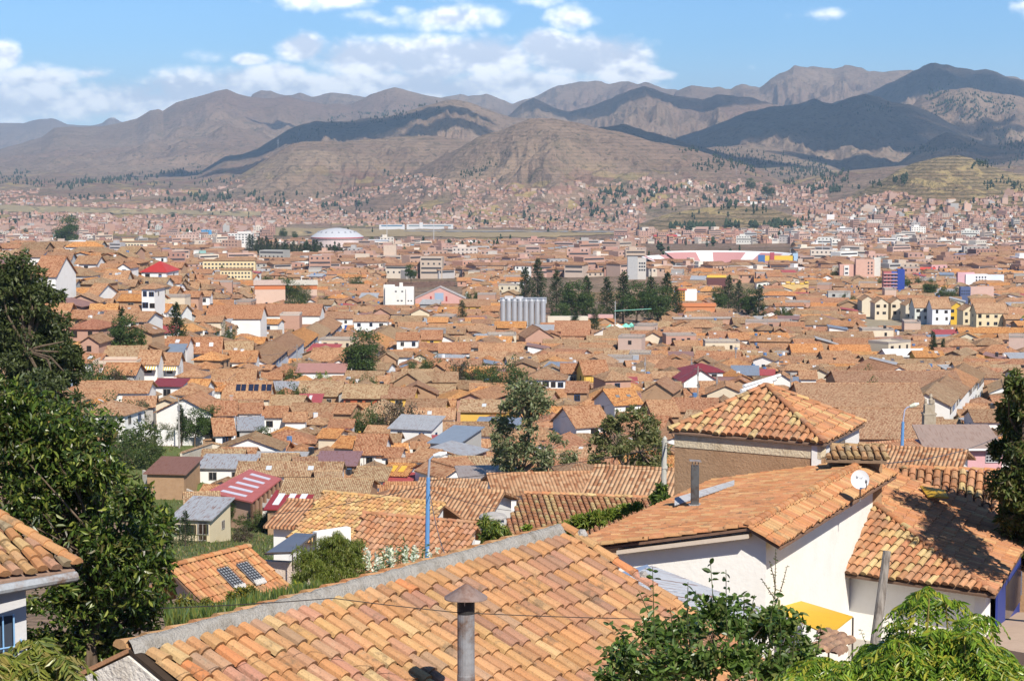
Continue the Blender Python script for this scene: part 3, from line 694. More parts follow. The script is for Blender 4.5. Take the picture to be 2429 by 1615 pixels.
# traced houses: (x left, x right, y eave, y ridge, kind, roof colour, wall colour, wall height, rotation, depth, label, options)
o1, o2, o3, o4 = OR[0], OR[1], OR[2], OR[4]; n1 = NEW[0]; w1, w2 = OLD[0], OLD[3]
MAR = (.30,.05,.06); REDM = (.50,.10,.10); BLM = (.27,.33,.42); GRM = (.45,.47,.5)
TR = [
 (326,376,862,832,'g',o2,WHITE,6.0,0,7,'white house with yellow striped awnings under its tiled eaves',dict(extra=ex_awning((.75,.42,.05),True))),
 (380,424,864,838,'g',o2,WHITE,6.0,0,7,'narrow white house with a shorter striped awning and a tin porch',dict(extra=ex_awning((.75,.42,.05),True))),
 (217,327,862,855,'b',(.6,.5,.4),BRICK,5.5,0,8,'windowless brick building with flat grey rim beside the striped awnings',dict(win=False)),
 (226,342,847,822,'g',w2,ADOBE,4,0,8,'long weathered brown roof behind the brick box',{}),
 (394,434,836,818,'m',BLM,GREY,4,0,5,'small house with blue-grey metal lean-to roof above the striped awnings',dict(rmat='paintmetal')),
 (441,526,836,800,'g',o3,CREAM,4.5,4,9,'wide orange roof with two small skylights over yellow doors',dict(extra=ex_skylights(2,(.6,.6,.62),.9,1.4))),
 (526,600,842,803,'g',w2,CREAM,4,4,9,'wide brown roof joined right of the two-skylight roof',{}),
 (388,446,822,800,'g',o3,WHITE,4,-4,7,'square orange roof with one pale skylight left of the yellow doors',dict(extra=ex_skylights(1,(.6,.6,.62),.9,1.4))),
 (175,352,931,905,'g',o2,WHITE,4,0,9,'very long low orange roof beside the dark tall tree',dict(win=False)),
 (173,273,945,926,'g',o2,WHITE,3.5,2,7,'low white house with two small dark windows at the garden edge',dict(nwin=2)),
 (403,486,935,908,'h',o2,WHITE,5.5,-3,8,'white house with hipped roof and two wide dark windows',dict(nwin=2)),
 (413,486,893,876,'h',o2,WHITE,5.5,-5,7,'white house with shallow hipped roof and a dark window band',dict(nwin=3)),
 (357,434,916,902,'m',MAR,WHITE,4.5,-6,5,'white terrace under a dark maroon metal roof',dict(rmat='paintmetal')),
 (360,512,978,944,'f',o1,WHITE,4.5,-8,10,'broad white gable facing the gardens with an orange roof',dict(nwin=1)),
 (526,640,945,905,'g',o2,CREAM,4,0,9,'orange roof carrying a row of dark solar panels',dict(extra=ex_panels(6))),
 (507,563,983,953,'g',o3,WHITE,6.5,6,7,'tall white house with dark window right of the garden trees',{}),
 (563,620,979,958,'g',o3,WHITE,5,3,7,'orange roofed white house next to the tall white one',{}),
 (561,630,1020,990,'m',GRM,GREY,4,8,8,'grey shed with streaked rusty tin roof beside the bushy tree',dict(rmat='rusty',win=False)),
 (511,555,1030,992,'g',o1,WHITE,3.5,14,7,'small white cottage with steep orange roof left of the rusty tin shed',dict(nwin=1)),
 (338,447,1124,1085,'m',(.28,.14,.10),ADOBE,4,-8,8,'adobe barn with a rusty brown metal roof in the meadow',dict(rmat='rusty',win=False)),
 (432,528,1205,1168,'g',w2,WHITE,3.5,10,8,'old brown roof with white gable below the walled yard',{}),
 (702,810,938,905,'g',w2,ADOBE,4,-4,9,'long mottled brown roof above the red metal panel roof',{}),
 (810,918,943,913,'g',w2,(.42,.10,.04),4.5,-4,8,'brown roof over a red-orange timber front',dict(nwin=4,wmat='paint')),
 (902,984,944,920,'g',OR[5],YEL,4.5,-5,8,'dark reddish roof with yellow columns and laundry below',{}),
 (701,818,883,869,'m',(.60,.30,.24),WHITE,5,0,8,'low white wall house with smooth pink roof by the tall round tree',dict(rmat='paintmetal',win=False)),
 (629,713,888,865,'h',o3,ADOBE,4,-3,9,'reddish hipped roof at the foot of the long street',{}),
 (731,826,856,826,'g',o2,WHITE,4.5,-6,10,'broad orange roof left of the tall round tree',{}),
 (939,994,806,790,'g',o3,WHITE,7,0,7,'tall bright white house with two small windows',dict(nwin=2)),
 (997,1049,804,784,'g',o3,YEL,6,0,7,'house with a deep yellow band under its orange roof',{}),
 (1041,1115,836,813,'g',o3,WHITE,4.5,0,8,'orange roof over a white and yellow courtyard front',dict(extra=ex_band(YEL,.5,2))),
 (1136,1240,834,815,'g',o2,YEL,4,2,7,'long orange roof with yellow arcade below',dict(extra=ex_balcony((.6,.4,.1)))),
 (892,942,852,832,'f',w2,ADOBE,4.5,0,8,'plain adobe gable right of the tall round tree',dict(win=False)),
 (926,1010,907,884,'f',w2,ADOBE,5,-10,9,'adobe gable with patched tin eaves',dict(win=False)),
 (957,1057,974,947,'g',OLD[4],YEL,3.5,-5,8,'old reddish roof with yellow wall behind brown bushes',{}),
 (600,679,989,965,'g',o3,WHITE,4.5,0,8,'orange roof over white wall with a wooden door, left part of a pair',{}),
 (671,729,999,980,'g',o2,WHITE,4.5,4,7,'square orange roof with a pale blue door below',{}),
 (781,839,980,958,'g',o1,ADOBE,5,-14,7,'small adobe house with a neat orange roof',dict(win=False)),
 (600,718,967,938,'g',w2,ADOBE,3.5,-10,9,'sagging brown roof left of the red metal panels',{}),
 (705,760,957,936,'m',REDM,ADOBE,4,0,6,'bright red metal panel roof with a white vent',dict(rmat='paintmetal',extra=ex_mono_sky(1,(.7,.7,.7),.6),win=False)),
 (842,950,982,946,'h',w2,ADOBE,4,-8,9,'big hipped brown roof behind two bushes',dict(win=False)),
 (779,837,1014,997,'g',o3,WHITE,4.5,0,7,'orange roof with a red awning at its eave',dict(extra=ex_awning((.45,.06,.06)))),
 (747,805,1038,1019,'g',n1,CREAM,5,-12,7,'beige house with a new bright orange roof',dict(win=False)),
 (784,842,1061,1036,'g',n1,CREAM,5,-20,7,'beige rendered house with bright orange roof below its twin',dict(nwin=1)),
 (835,913,1077,1030,'g',o3,WHITE,4.5,-4,11,'steep wide orange roof with dark veranda beneath and one skylight',dict(extra=ex_balcony())),
 (892,952,1084,1063,'g',o3,WHITE,4,-6,7,'small white house with orange roof right of the dark veranda',{}),
 (960,1030,1094,1066,'g',o2,WHITE,4.5,-25,8,'white walled house with slanting orange roof by the blue lamp',dict(nwin=1)),
 (1000,1105,1052,1014,'m',BLM,GREY,5,-22,10,'large blue-grey metal roof on posts',dict(rmat='paintmetal')),
 (1089,1183,1031,1002,'g',OLD[2],WHITE,4,-6,8,'dull brown roof over a white veranda behind the eucalyptus',{}),
 (1040,1180,1135,1085,'g',o1,WHITE,4.5,28,12,'big slanting orange roof over a shaded white street front',{}),
 (618,705,1102,1078,'g',w2,WHITE,4,3,8,'mottled brown roof on whitewashed wall below the blue tin sheets',dict(win=False)),
 (705,747,1108,1086,'g',OR[5],WHITE,4,8,7,'narrow reddish roof over two dark doors',dict(nwin=2)),
 (745,845,1104,1085,'m',(.36,.20,.2),ADOBE,3.5,-3,7,'adobe store with faded maroon and grey tin roof',dict(rmat='rusty',win=False)),
 (831,921,1139,1108,'g',w2,WHITE,3.5,-6,9,'thick old brown roof with wavy eave',dict(win=False)),
 (895,975,1127,1103,'g',n1,WHITE,4,-14,8,'orange roof with two yellow strips',dict(extra=ex_skylights(2,(.75,.45,.05),.8,2.2))),
 (913,971,1148,1131,'m',REDM,ADOBE,3,-10,5,'little red tin roof beside the blue water barrel',dict(rmat='paintmetal',win=False)),
 (655,870,1190,1146,'g',w2,ADOBE,4,-3,14,'very wide mottled roof right of the skylit red roof',dict(win=False)),
 (626,726,1208,1185,'m',(.38,.045,.05),ADOBE,3.5,-5,7,'dark red metal roof with three white skylights',dict(rmat='paintmetal',extra=ex_mono_sky(3),win=False)),
 (758,808,1146,1122,'g',w2,ADOBE,4,10,8,'small old roof right of the round green bush',dict(win=False)),
 (1510,1605,930,898,'f',OR[5],ADOBE,6.5,-14,11,'large plain adobe gable with orange roof and white street side',dict(win=False)),
 (1620,1720,882,862,'h',(.30,.045,.055),WHITE,5,5,9,'dark red hipped roof house',dict(rmat='paintmetal')),
 (1615,1710,904,875,'f',(.30,.045,.055),WHITE,4.5,8,10,'white gable under a dark red metal roof, nearer of the red pair',dict(rmat='paintmetal',nwin=1)),
 (1426,1507,901,878,'h',OR[4],BRICK,5.5,15,9,'brick house with a grey streaked hip roof',{}),
 (1331,1384,885,863,'g',o3,GREY,5,0,8,'grey wall house with square orange roof left of the yellow front',{}),
 (1379,1450,887,855,'g',o3,YEL,5.5,10,9,'orange roof with bright yellow street wall and balcony',dict(extra=ex_balcony((.3,.15,.05)))),
 (1239,1345,899,876,'h',OLD[4],WHITE,5.5,-4,8,'hipped brown roof with black windows on white walls behind the eucalyptus',dict(nwin=5)),
 (1339,1397,930,906,'g',OR[6],ADOBE,5,-5,8,'square reddish roof above the bright orange one',{}),
 (1440,1540,958,922,'g',n1,WHITE,5,24,9,'bright orange roof with white parapet along its left side',dict(extra=ex_skylights(2,(.2,.2,.2),.8,.8))),
 (1345,1470,1010,955,'g',o1,WHITE,5,26,9,'long pinkish roof running between the two big trees',{}),
 (1542,1620,987,950,'g',o2,ADOBE,4.5,10,10,'smooth orange roof against the adobe tower roof',{}),
 (1590,1705,975,945,'g',OR[6],ADOBE,5,-6,10,'wide reddish roof left of the hipped tile roof apex',{}),
 (1896,1940,898,880,'g',o2,WHITE,6,-4,7,'bright white block with blue laundry beside it',dict(win=False)),
 (1830,1880,900,884,'f',o2,WHITE,5,-8,7,'two-step white gable near the red car roof tiles',dict(win=False)),
 (2061,2203,898,872,'f',o1,WHITE,4.5,12,18,'orange church-like roof with small white gable, among large plain roofs',dict(win=False)),
 (2295,2390,895,868,'h',OLD[4],WHITE,4.5,0,10,'dark brown hipped roof with white wall at the right edge',{}),
 (2000,2230,1040,975,'g',OR[4],ADOBE,5,-4,26,'huge sandy tiled roof of the cloister, nearest slope',dict(win=False)),
 (1900,2200,965,925,'g',OR[4],ADOBE,6,-2,24,'second huge tiled cloister roof behind the round dark tree',dict(win=False)),
 (1990,2290,925,897,'g',OR[5],ADOBE,6,-1,22,'third long tiled cloister roof farther back',dict(win=False)),
 (2240,2335,1060,1003,'h',OR[6],WHITE,4,6,10,'red-orange hipped roof above the pink house',{}),
 (2310,2400,1000,972,'g',OLD[4],WHITE,5,0,9,'white house with green window beside the right tree',dict(nwin=2)),
 (2100,2200,845,828,'g',WHITE,WHITE,4,8,8,'house with dazzling white roof rafters in two peaks',dict(rmat='paint')),
 (488,620,755,725,'g',o3,WHITE,6.5,-2,12,'very long orange roof with bright white wall, left half',dict(win=False)),
 (600,760,748,722,'g',OR[6],WHITE,7,-2,14,'very long brown church roof with white gable end',dict(win=False)),
 (772,838,755,740,'g',OR[5],WHITE,7,0,8,'white house with two blue balconies',dict(extra=lambda r,w,d,h,ri,rc:[ex_blue(r,w,d,h,s) for s in (-.25,.25)])),
 (838,920,762,748,'g',OR[4],WHITE,7,0,8,'white house with dark square windows right of the blue balconies',{}),
 (607,664,768,758,'g',n1,WHITE,7,-10,7,'white open-topped house with orange roof before the brick block',{}),
 (662,712,748,744,'b',(.5,.45,.4),BRICK,9,0,9,'unfinished three-storey brick block left of the white gable',{}),
 (990,1115,783,774,'h',OR[4],WHITE,4.5,3,8,'white terrace house with low hipped roof',{}),
 (1120,1165,768,758,'g',OR[5],WHITE,4,3,8,'white wall under an old roof right of the terrace',dict(win=False)),
 (1316,1400,785,760,'g',OR[6],(.25,.06,.04),5,-2,9,'brown roof with red-brown timber front left of the fairground ride',dict(nwin=4,wmat='paint')),
 (1240,1320,800,775,'f',OR[5],BRICK,5,10,12,'brick gable with concrete posts',dict(win=False)),
 (70,140,655,600,'g',o3,WHITE,10,-8,14,'tall white house on the left ridge with orange roof',dict(nwin=1)),
 (25,100,610,595,'g',OR[5],WHITE,6,-6,14,'long brown roofed house on the left ridge left of the tall white one',{}),
 (105,170,617,600,'g',OR[5],WHITE,6,4,12,'brown roof behind the tall white ridge house',{}),
 (330,400,645,620,'h',(.55,.05,.04),WHITE,6,-6,14,'house with vivid red hipped roof',dict(rmat='paintmetal')),
 (275,312,635,622,'f',o3,WHITE,5,-6,9,'small white gable left of the vivid red roof',{}),
 (330,372,685,672,'h',o2,WHITE,10,-8,8,'tall narrow white house at the bend of the street',dict(nwin=2)),
 (372,430,672,655,'g',o3,WHITE,5,6,9,'orange roof on white walls right of the tall narrow house',{}),
 (195,240,700,674,'g',o2,WHITE,4.5,-12,12,'orange roof with a satellite dish on its wall',dict(win=False)),
 (90,155,662,648,'h',n1,BRICK,5,-4,10,'bright orange roof poking out beside the dark tall tree',dict(win=False)),
 (275,348,714,700,'g',n1,ADOBE,5,-6,8,'orange roof on a dark adobe wall with white gable end',{}),
 (310,400,740,722,'g',n1,WHITE,4,-8,9,'orange roof with white left gable on the slope',{}),
 (230,355,762,740,'g',o2,WHITE,4.5,-8,12,'broad orange roof over a shaded street wall',{}),
 (145,245,780,764,'h',(.48,.2,.13),BRICK,6.5,-10,12,'brick apartment house with orange terrace and balcony',{}),
 (462,527,763,750,'g',o2,CREAM,5,0,8,'pale yellow house with overhanging orange roof',{}),
 (185,240,812,790,'f',OLD[4],BRICK,7,-6,8,'red brick house with white window bands',{}),
]
def ex_blue(root, w, d, h, s):
    mb = MB(); mb.box(w*s-.9, w*s+.9, -d/2-.9, -d/2-.8, h-4.6, h-3.7, (.05,.15,.45)); mb.box(w*s-.9, w*s+.9, -d/2-.9, -d/2, h-4.7, h-4.6, (.05,.15,.45))
    mb.box(w*s-.5, w*s+.5, -d/2-.05, -d/2-.005, h-4.6, h-2.4, (.04,.1,.35)); mb.build('balcony', M['paint'], root)
for (xl, xr, ye, yr, kd, rc, wc, h, rt, dep, lab, op) in TR:
    pxc = (xl+xr)/2; D = hit(pxc, ye, h, 200)
    w = (xr-xl)*D/F-.5; r = R(rt)
    if abs(rt) > 3: w = max(3, (w-abs(math.sin(r))*dep*.5))
    w = max(w, 3)
    a = -P(pxc, ye, 1).z
    hpx = (ye-yr)*D/F
    span = dep if kd == 'm' else (w if kd == 'f' else dep/2)
    rise = min(max(hpx-(0 if kd == 'f' else (dep if kd == 'm' else dep/2)*a), span*(.14 if kd in 'm' else .24)), span*.62 if kd != 'f' else w*.32)
    if kd == 'b': rise = 0
    fp = P(pxc, ye, D); cx = fp.x - math.sin(r)*dep/2; cy = fp.y + math.cos(r)*dep/2
    if 'extra' in op and kd == 'm': pass
    house(cx, cy, w, dep, h, rise, r, kd, wc, jit(rc, .04), lab, zb=fp.z-h, **op)
N_TR = len(HOUSES)
# the street fronts that run away from the viewer on the left and on the right
def street(x0, y0, x1, y1, n, off, hgt, wc, side):
    D0 = hit(x0, y0, 4, 200); D1 = hit(x1, y1, 4, 200); A = P(x0, y0, D0); B = P(x1, y1, D1)
    dv = Vector((B.x-A.x, B.y-A.y, 0)); L = dv.length/n; u = dv.normalized(); ang = math.atan2(u.y, u.x); nn = Vector((-u.y, u.x, 0))*side
    for i in range(n):
        c = A+dv*((i+.5)/n)+nn*off
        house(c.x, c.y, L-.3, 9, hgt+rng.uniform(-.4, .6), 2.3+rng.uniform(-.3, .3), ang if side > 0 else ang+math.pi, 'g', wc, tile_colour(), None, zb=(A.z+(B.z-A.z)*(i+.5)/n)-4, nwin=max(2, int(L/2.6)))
street(640, 868, 812, 782, 5, 4.8, 5, (.62,.66,.74), 1)  # bluish wall colour paints in the shade of this street side
street(690, 872, 832, 800, 4, 12, 4.5, WHITE, -1)
street(2265, 985, 2345, 905, 4, 5.5, 6, WHITE, 1)
street(1740, 800, 1985, 790, 3, -2, 4.5, WHITE, 1) if False else None
TL = [ # px, base y, height px, kind, label
 (158,602,88,'b1','lone dark tree with stacked crown rising above the left ridge'),
 (300,822,72,'b1','broad dark tree in the yard right of the tall dark tree'),(418,806,78,'c1','pointed conifer between two orange roofs on the left'),(290,800,60,'c3','slim conifer sticking out of the broad yard tree'),
 (528,797,26,'u1','low bright bush hedge behind the wide orange roofs'),
 (855,884,100,'b1','tall round dark green tree in the middle of the old town'),(852,884,60,'b1','lower bushy half of the round tree in the old town'),(900,852,26,'u2','dark bush behind the adobe gable'),
 (996,872,24,'u1','round light bush before the adobe gable'),(1030,865,20,'u1','small round bush right of the light one'),
 (1085,895,34,'u2','dark purple bush among the roofs left of the eucalyptus'),(1110,893,34,'u1','green bush beside the dark purple one'),(1160,895,24,'u1','low green bushes left of the eucalyptus top'),(1200,905,50,'u1','spreading bush just left behind the eucalyptus'),
 (870,998,34,'u1','green bush under the big hipped brown roof'),(925,998,44,'u2','dark brown bush right of the green bush'),(965,1005,44,'u2','second dark brown bush by the yellow wall'),
 (865,912,24,'u1','low bush at the foot of the round tree'),(690,940,30,'u1','small bush between two brown roofs'),(690,890,18,'u1','low bush beside the reddish hipped roof'),(765,900,16,'y1','bright low bush against the white wall of the pink roof'),
 (462,1050,80,'b1','dense dark garden tree before the white gable'),(500,1048,84,'b1','taller dark garden tree right of the dense one'),(430,1045,78,'c3','slim dark tree left in the garden group'),(395,1040,42,'b2','small garden tree by the blue tin roof'),
 (560,1045,36,'b2','small bush at the white cottage'),(620,1072,60,'b1','round bushy tree before the rusty tin shed'),(677,1035,28,'u1','bush in front of the orange roof pair'),(745,1148,36,'b2','round green bush below the wooden doors'),
 (360,1085,60,'b2','leaning papaya-like tree at the white wall'),(318,1100,60,'u1','tangled bush behind the meadow'),(285,1075,90,'u1','tall scrub on the garden slope'),(250,1010,70,'u1','yellowing bush by the low white house'),(240,1060,56,'u2','purple brown bush on the garden slope'),
 (335,1010,60,'b3','thin grey-green bush under the white house'),(210,1050,80,'u1','dark scrub beside the pink wall'),
 (236,900,44,'u1','dark bush left of the brick box'),(290,905,24,'u2','low scrub at the foot of the brick box'),
 (548,1255,70,'b1','ivy-dark column tree right of the balcony house'),(600,1265,50,'u1','scrub in the overgrown plot'),(650,1262,56,'u1','taller scrub in the overgrown plot'),(575,1290,40,'u2','brown scrub at the bottom of the overgrown plot'),(690,1262,36,'u1','scrub under the dark red skylit roof'),
 (440,1300,84,'c2','blue-grey conifer in front of the balcony house'),
 (1245,706,80,'c1','left one of the two front pines above the silos'),(1275,706,104,'c1','taller pine right above the silos'),(1320,720,88,'c2','pine at the left edge of the park clump'),(1345,735,72,'c2','pine in the left park clump, lower'),(1392,742,98,'c1','pine with feathery top ending the left park clump'),(1370,748,80,'b1','dark round tree in the left park clump'),
 (1440,745,98,'c2','first pine of the right park clump'),(1478,742,110,'c1','tall pine of the right park clump'),(1510,750,80,'b1','round park tree in front of the right clump'),(1545,742,96,'c1','pine behind the round park trees'),(1582,738,104,'c1','tallest feathery pine at the right end of the park'),(1560,752,74,'b1','wide round park tree at the right end'),(1605,735,60,'c2','small pine closing the park on the right'),
 (1330,765,44,'b1','lower dark tree beside the cream wall'),(1365,770,40,'c1','lower pine right of the cream wall'),(1410,775,46,'c2','lower pine left of the fairground mast'),(1310,762,30,'c3','tiny pine right of the silos'),(1425,760,40,'b2','small bushy tree behind the fairground mast'),
 (1708,722,40,'b1','small round tree left of the right-hand tree group'),(1728,716,56,'c1','pine of the right-hand tree group'),(1752,722,52,'c2','second pine of the right-hand tree group'),(1775,738,52,'b1','round tree of the right-hand tree group'),(1800,742,58,'c1','pointed pine at the right of the group'),
 (640,690,34,'b1','left bushy tree in the row by the orange warehouses'),(663,700,40,'b1','second bushy tree by the orange warehouses'),(688,704,42,'b1','third bushy tree by the orange warehouses'),(715,706,38,'b2','fourth bushy tree by the orange warehouses'),
 (705,720,22,'u1','low olive bush before the long church roof'),(770,715,18,'b2','small tree right of the bushy row'),(975,655,26,'b1','dark tree between tiled roofs behind the white flat building'),(845,676,26,'b2','small trees near the yellow house'),
 (1097,748,30,'c2','small dark pine on roofs left of the silos'),(1097,615,40,'c1','dark pine before the white houses in the centre'),(1120,705,16,'u1','hedge beside the brown roofed school'),
 (1990,655,26,'b2','lone tree right of the stadium'),(1968,632,30,'b1','dark tree just right of the yellow stand'),(2120,680,34,'u1','brown-green trees at the foot of the blue tower'),(2165,676,22,'u1','low dark trees right of the blue tower'),(2205,692,30,'b1','green tree group before the orange-white hall'),(2250,700,24,'u1','low green trees left of the blue house'),
 (2213,824,32,'c3','bright poplar-like tree on the right roofs'),(2237,826,18,'c3','tiny conifer beside the poplar-like tree'),
 (2055,942,38,'u1','round dark tree in the cloister court'),(2050,895,22,'u1','smaller round dark tree behind the cloister court'),
 (2010,712,16,'u1','hedge at the cream apartment blocks'),(1860,745,20,'u1','hedge below the grey brick houses'),(1467,628,30,'c2','small pine left of the concrete block'),(1300,640,24,'c3','pine pair in the tiled district'),
 (170,590,22,'u1','dark bushes right of the lone ridge tree'),(235,570,20,'b1','dark tree left of the cream palace'),(262,585,18,'b2','tree in front of the cream palace, left'),(330,588,16,'b2','tree in front of the cream palace, right'),
 (258,640,22,'u2','brown bush left of the vivid red roof'),(180,632,26,'b2','green tree on the left ridge terrace'),(205,634,24,'c3','thin trees on the left ridge terrace'),
 (700,572,22,'b1','dark tree left of the domed hall'),(672,568,26,'b1','dark tree group farther left of the domed hall'),(825,568,26,'c2','pointed tree at the right foot of the domed hall'),(880,582,20,'b1','dark tree on the pool roofs'),
 (28,560,22,'b1','dark tree at the far left town edge'),(60,556,16,'b2','second dark tree at the far left town edge'),(410,520,14,'b1','dark tree by the field belt'),
 (1780,458,34,'b1','big round eucalyptus left of the white tower'),(1822,478,44,'b1','big round eucalyptus right of the white tower'),(1580,500,22,'b1','dark tree left on the grassy knoll'),
]
TL = [(a, b, c*(.8 if 1200 < a < 1620 and 680 < b < 780 and k[0] == 'c' else 1), k, l) for a, b, c, k, l in TL]
TPOS = []
for (px, py, hp, kd, lab) in TL:
    b_ = 4.4 if 640 < py < 1010 else (1.0 if py < 1200 else 0); D = hit(px, py, b_, 200); p = P(px, py, D); p.z = gz(p.x, p.y); TPOS.append((p, D, b_)); m_ = min(5, max(1.5, hp*D/F*.3)); mark(p.x, p.y, m_+1.2, m_+1.2, 0)
# ---------------------------------------------------------------- trees that need free ground are marked first
GREEN = [  # gardens kept free of houses: picture rectangles
 (190,530,985,1205),(530,710,1200,1300),(1270,1560,690,760),(1090,1150,955,990)]
def in_green(px, py): return any(a < px < b and c < py < d for a, b, c, d in GREEN)
def rnd_house(X, Y, individual, mw=None, mr=None, mg=None):
    a = X/Y; Dk = Y
    near = Dk < 1350
    rot = R(rng.gauss(-4, 7)) if rng.random() < .62 else R(rng.gauss(84, 8))
    if X > 60 and Dk < 700: rot = R(rng.gauss(2, 6)) if rng.random() < .7 else R(rng.gauss(70, 10))
    w = rng.uniform(9, 17) if rng.random() < .42 else rng.uniform(5.5, 10)
    d = rng.uniform(5.2, 8.2)
    if abs(math.sin(rot)) > .7: w = min(w, 15)
    if X > 90 and Dk > 260: w *= 1.25
    h = rng.choice([2.3, 2.5, 2.6, 2.8, 3.1, 3.5, 4.6]); kind = rng.choices('gfhmb', [66, 5, 20, 5, 0 if Dk < 520 else 3 if near else 20])[0]
    rise = d/2*rng.uniform(.36, .56); rmat = 'roof'; rc = tile_colour()
    k = rng.random()
    wc = WHITE if k < .32 else CREAM if k < .42 else ADOBE if k < .78 else BRICK if k < .9 else YEL if k < .93 else GREY
    if kind == 'm':
        rise = d*rng.uniform(.12, .22); rc = rng.choice([GRM, BLM, (.5,.5,.5), REDM, (.36,.2,.17), (.35,.2,.17), GRM]); rmat = rng.choice(['metal', 'rusty', 'paintmetal'])
        w = min(w, 7.5); d = min(d, 6)
    if kind == 'b': h = rng.uniform(4, 7.5); wc = rng.choice([BRICK, BRICK, GREY, CREAM, (.55,.40,.33)]); rc = (.45,.40,.36); w = min(w, 10)
    return w, d, h, rise, rot, kind, wc, rc, rmat
def try_place(X, Y, ind, sink, z=None, small=False):
    w, d, h, rise, rot, kind, wc, rc, rmat = rnd_house(X, Y, ind)
    if small: w = rng.uniform(4.5, 8) if small == 1 else rng.uniform(3, 4.5); d = rng.uniform(4.2, 6.5) if small == 1 else rng.uniform(3, 4); rise = d/2*.4 if kind != 'm' else .8; h = min(h, 3.2)
    if z is None: z = gz(X, Y)
    px, py = proj(X, Y, z+h)
    if in_green(px, py): return False
    if not mark(X, Y, w, d, rot, True): return False
    if ind:
        ex = None; k = rng.random()
        if kind == 'g': ex = ex_skylights(rng.choice([1,2]), (.55,.58,.6), .8, 1.1) if k < .16 else ex_chimney(rng.uniform(-.3,.3)) if k < .22 else ex_balcony() if k < .3 and h > 4 else ex_awning(YEL) if k < .33 else None
        if kind == 'b' and k < .6: ex = ex_tank()
        house(X, Y, w, d, h, rise, rot, kind, wc, rc, None, rmat, extra=ex)
    else: sink(X, Y, z, w, d, h, rise, rot, kind, wc, rc, rmat)
    return True
# near town, one thing per house
cand = []
Yc = 262.0
while Yc < 600:
    Xc = -.262*Yc
    while Xc < .262*Yc:
        cand.append((Xc+rng.uniform(-3, 3), Yc+rng.uniform(-2.5, 2.5))); Xc += 7.5
    Yc += 5.2
LIM = 300-N_TR-9-28
rng.shuffle(cand); cand.sort(key=lambda p: int(p[1]/14))
CZ = terr(np.array([p[0] for p in cand]), np.array([p[1] for p in cand]))
nplaced = 0; lastY = 262
for (X, Y), z in zip(cand, CZ):
    if nplaced >= LIM: break
    a = X/Y
    if Y < 300 and not (-.16 < a < .02): continue
    px, py = proj(X, Y, z+4)
    if px > 1560 and py > 1075: continue
    if try_place(X, Y, True, None, z): nplaced += 1; lastY = Y
print('near houses', nplaced, 'to', lastY, len(HOUSES))
# the rest of the town, one mass
TW, TRF, TWN = MB(), MB(), MB()
def sink(X, Y, z, w, d, h, rise, rot, kind, wc, rc, rmat):
    wv, wf, rv, rf = gable_geo(w, d, h, rise, kind, .5, .16, -5)
    M4 = Matrix.Translation((X, Y, z)) @ rotz(rot)
    TW.add(wv, wf, jit(wc, .08), M4); TRF.add(rv, rf, rc, M4, 0 if rmat == 'roof' and kind != 'b' else 1)
    if rng.random() < .75:
        for fl in range(max(1, int((h+.3)//2.7))):
            n = max(1, int(w/rng.choice([2.6, 3.6, 4.5])))
            for i in range(n):
                x = -w/2+w*(i+.5)/n; zz = h-1.9-2.7*fl; hw = rng.choice([.4, .5, .65])
                TWN.box(x-hw, x+hw, -d/2-.06, -d/2+.05, zz, zz+1.15, (.03,.03,.035), M4)
    if kind in 'gh' and rng.random() < .3:      # pale skylights, tanks and aerials break up the roofs
        for _ in range(rng.choice([1, 1, 2, 3])):
            x = rng.uniform(-.35, .35)*w; k_ = rng.uniform(.25, .75); zz = h+rise*k_+.2; y = -d/2*(1-k_); e = rng.uniform(.3, .55); sl = rise/(d/2)
            TRF.add([(x-e,y-e,zz-e*sl),(x+e,y-e,zz-e*sl),(x+e,y+e,zz+e*sl),(x-e,y+e,zz+e*sl)], [(0,1,2,3)], rng.choice([(.7,.7,.7),(.5,.53,.56),(.12,.12,.14)]), M4, 1)
    if rng.random() < .12:
        x = rng.uniform(-.3, .3)*w; zz = h+(rise*.6 if kind != 'b' else 0); c_ = rng.choice([(.03,.03,.035),(.7,.7,.7),(.10,.2,.4)]); TWN.add([(x+.5*math.cos(a_), .5*math.sin(a_), zz+b_) for b_ in (-.2, 1.2) for a_ in (0,1.05,2.1,3.14,4.2,5.24)], [(i, (i+1) % 6, 6+(i+1) % 6, 6+i) for i in range(6)]+[(6,7,8,9,10,11)], c_, M4)
    mark(X, Y, w+.3, d+.3, rot)
cnt = 0
Yc = 262
FARG = [(560,840,585,640),(1225,1600,600,750),(1690,1825,655,735),(590,740,650,715),(1440,1530,745,790),(900,1120,640,720),(1180,1310,690,765),(2090,2145,630,690),(2030,2400,712,778),(1510,1890,575,640),(300,380,590,600),(230,380,560,600)]
cd2 = []
while Yc < 1320:
    st = 3.4 if Yc < 800 else 4.6; Xc = -.27*Yc
    while Xc < .27*Yc: cd2.append((Xc+rng.uniform(-3, 3), Yc+rng.uniform(-2, 2))); Xc += 5.5
    Yc += st
cd2 = np.array(cd2); cz2 = terr(cd2[:, 0], cd2[:, 1]); qx2, qy2 = proj(cd2[:, 0], cd2[:, 1], cz2+4)
for ps in (0, 1, 2):
    for (X, Y), z, px, py in zip(cd2.tolist(), cz2.tolist(), qx2.tolist(), qy2.tolist()):
        if ps == 0 and Y < lastY: continue
        if Y < 300 and not (-.16 < X/Y < .02): continue
        if px > 1560 and py > 1075: continue
        if any(a < px < b and c < py < d for a, b, c, d in FARG): continue
        if (int(X//1), int(Y//1)) in GR: continue
        if try_place(X, Y, False, sink, z, ps): cnt += 1
print('mid houses', cnt)
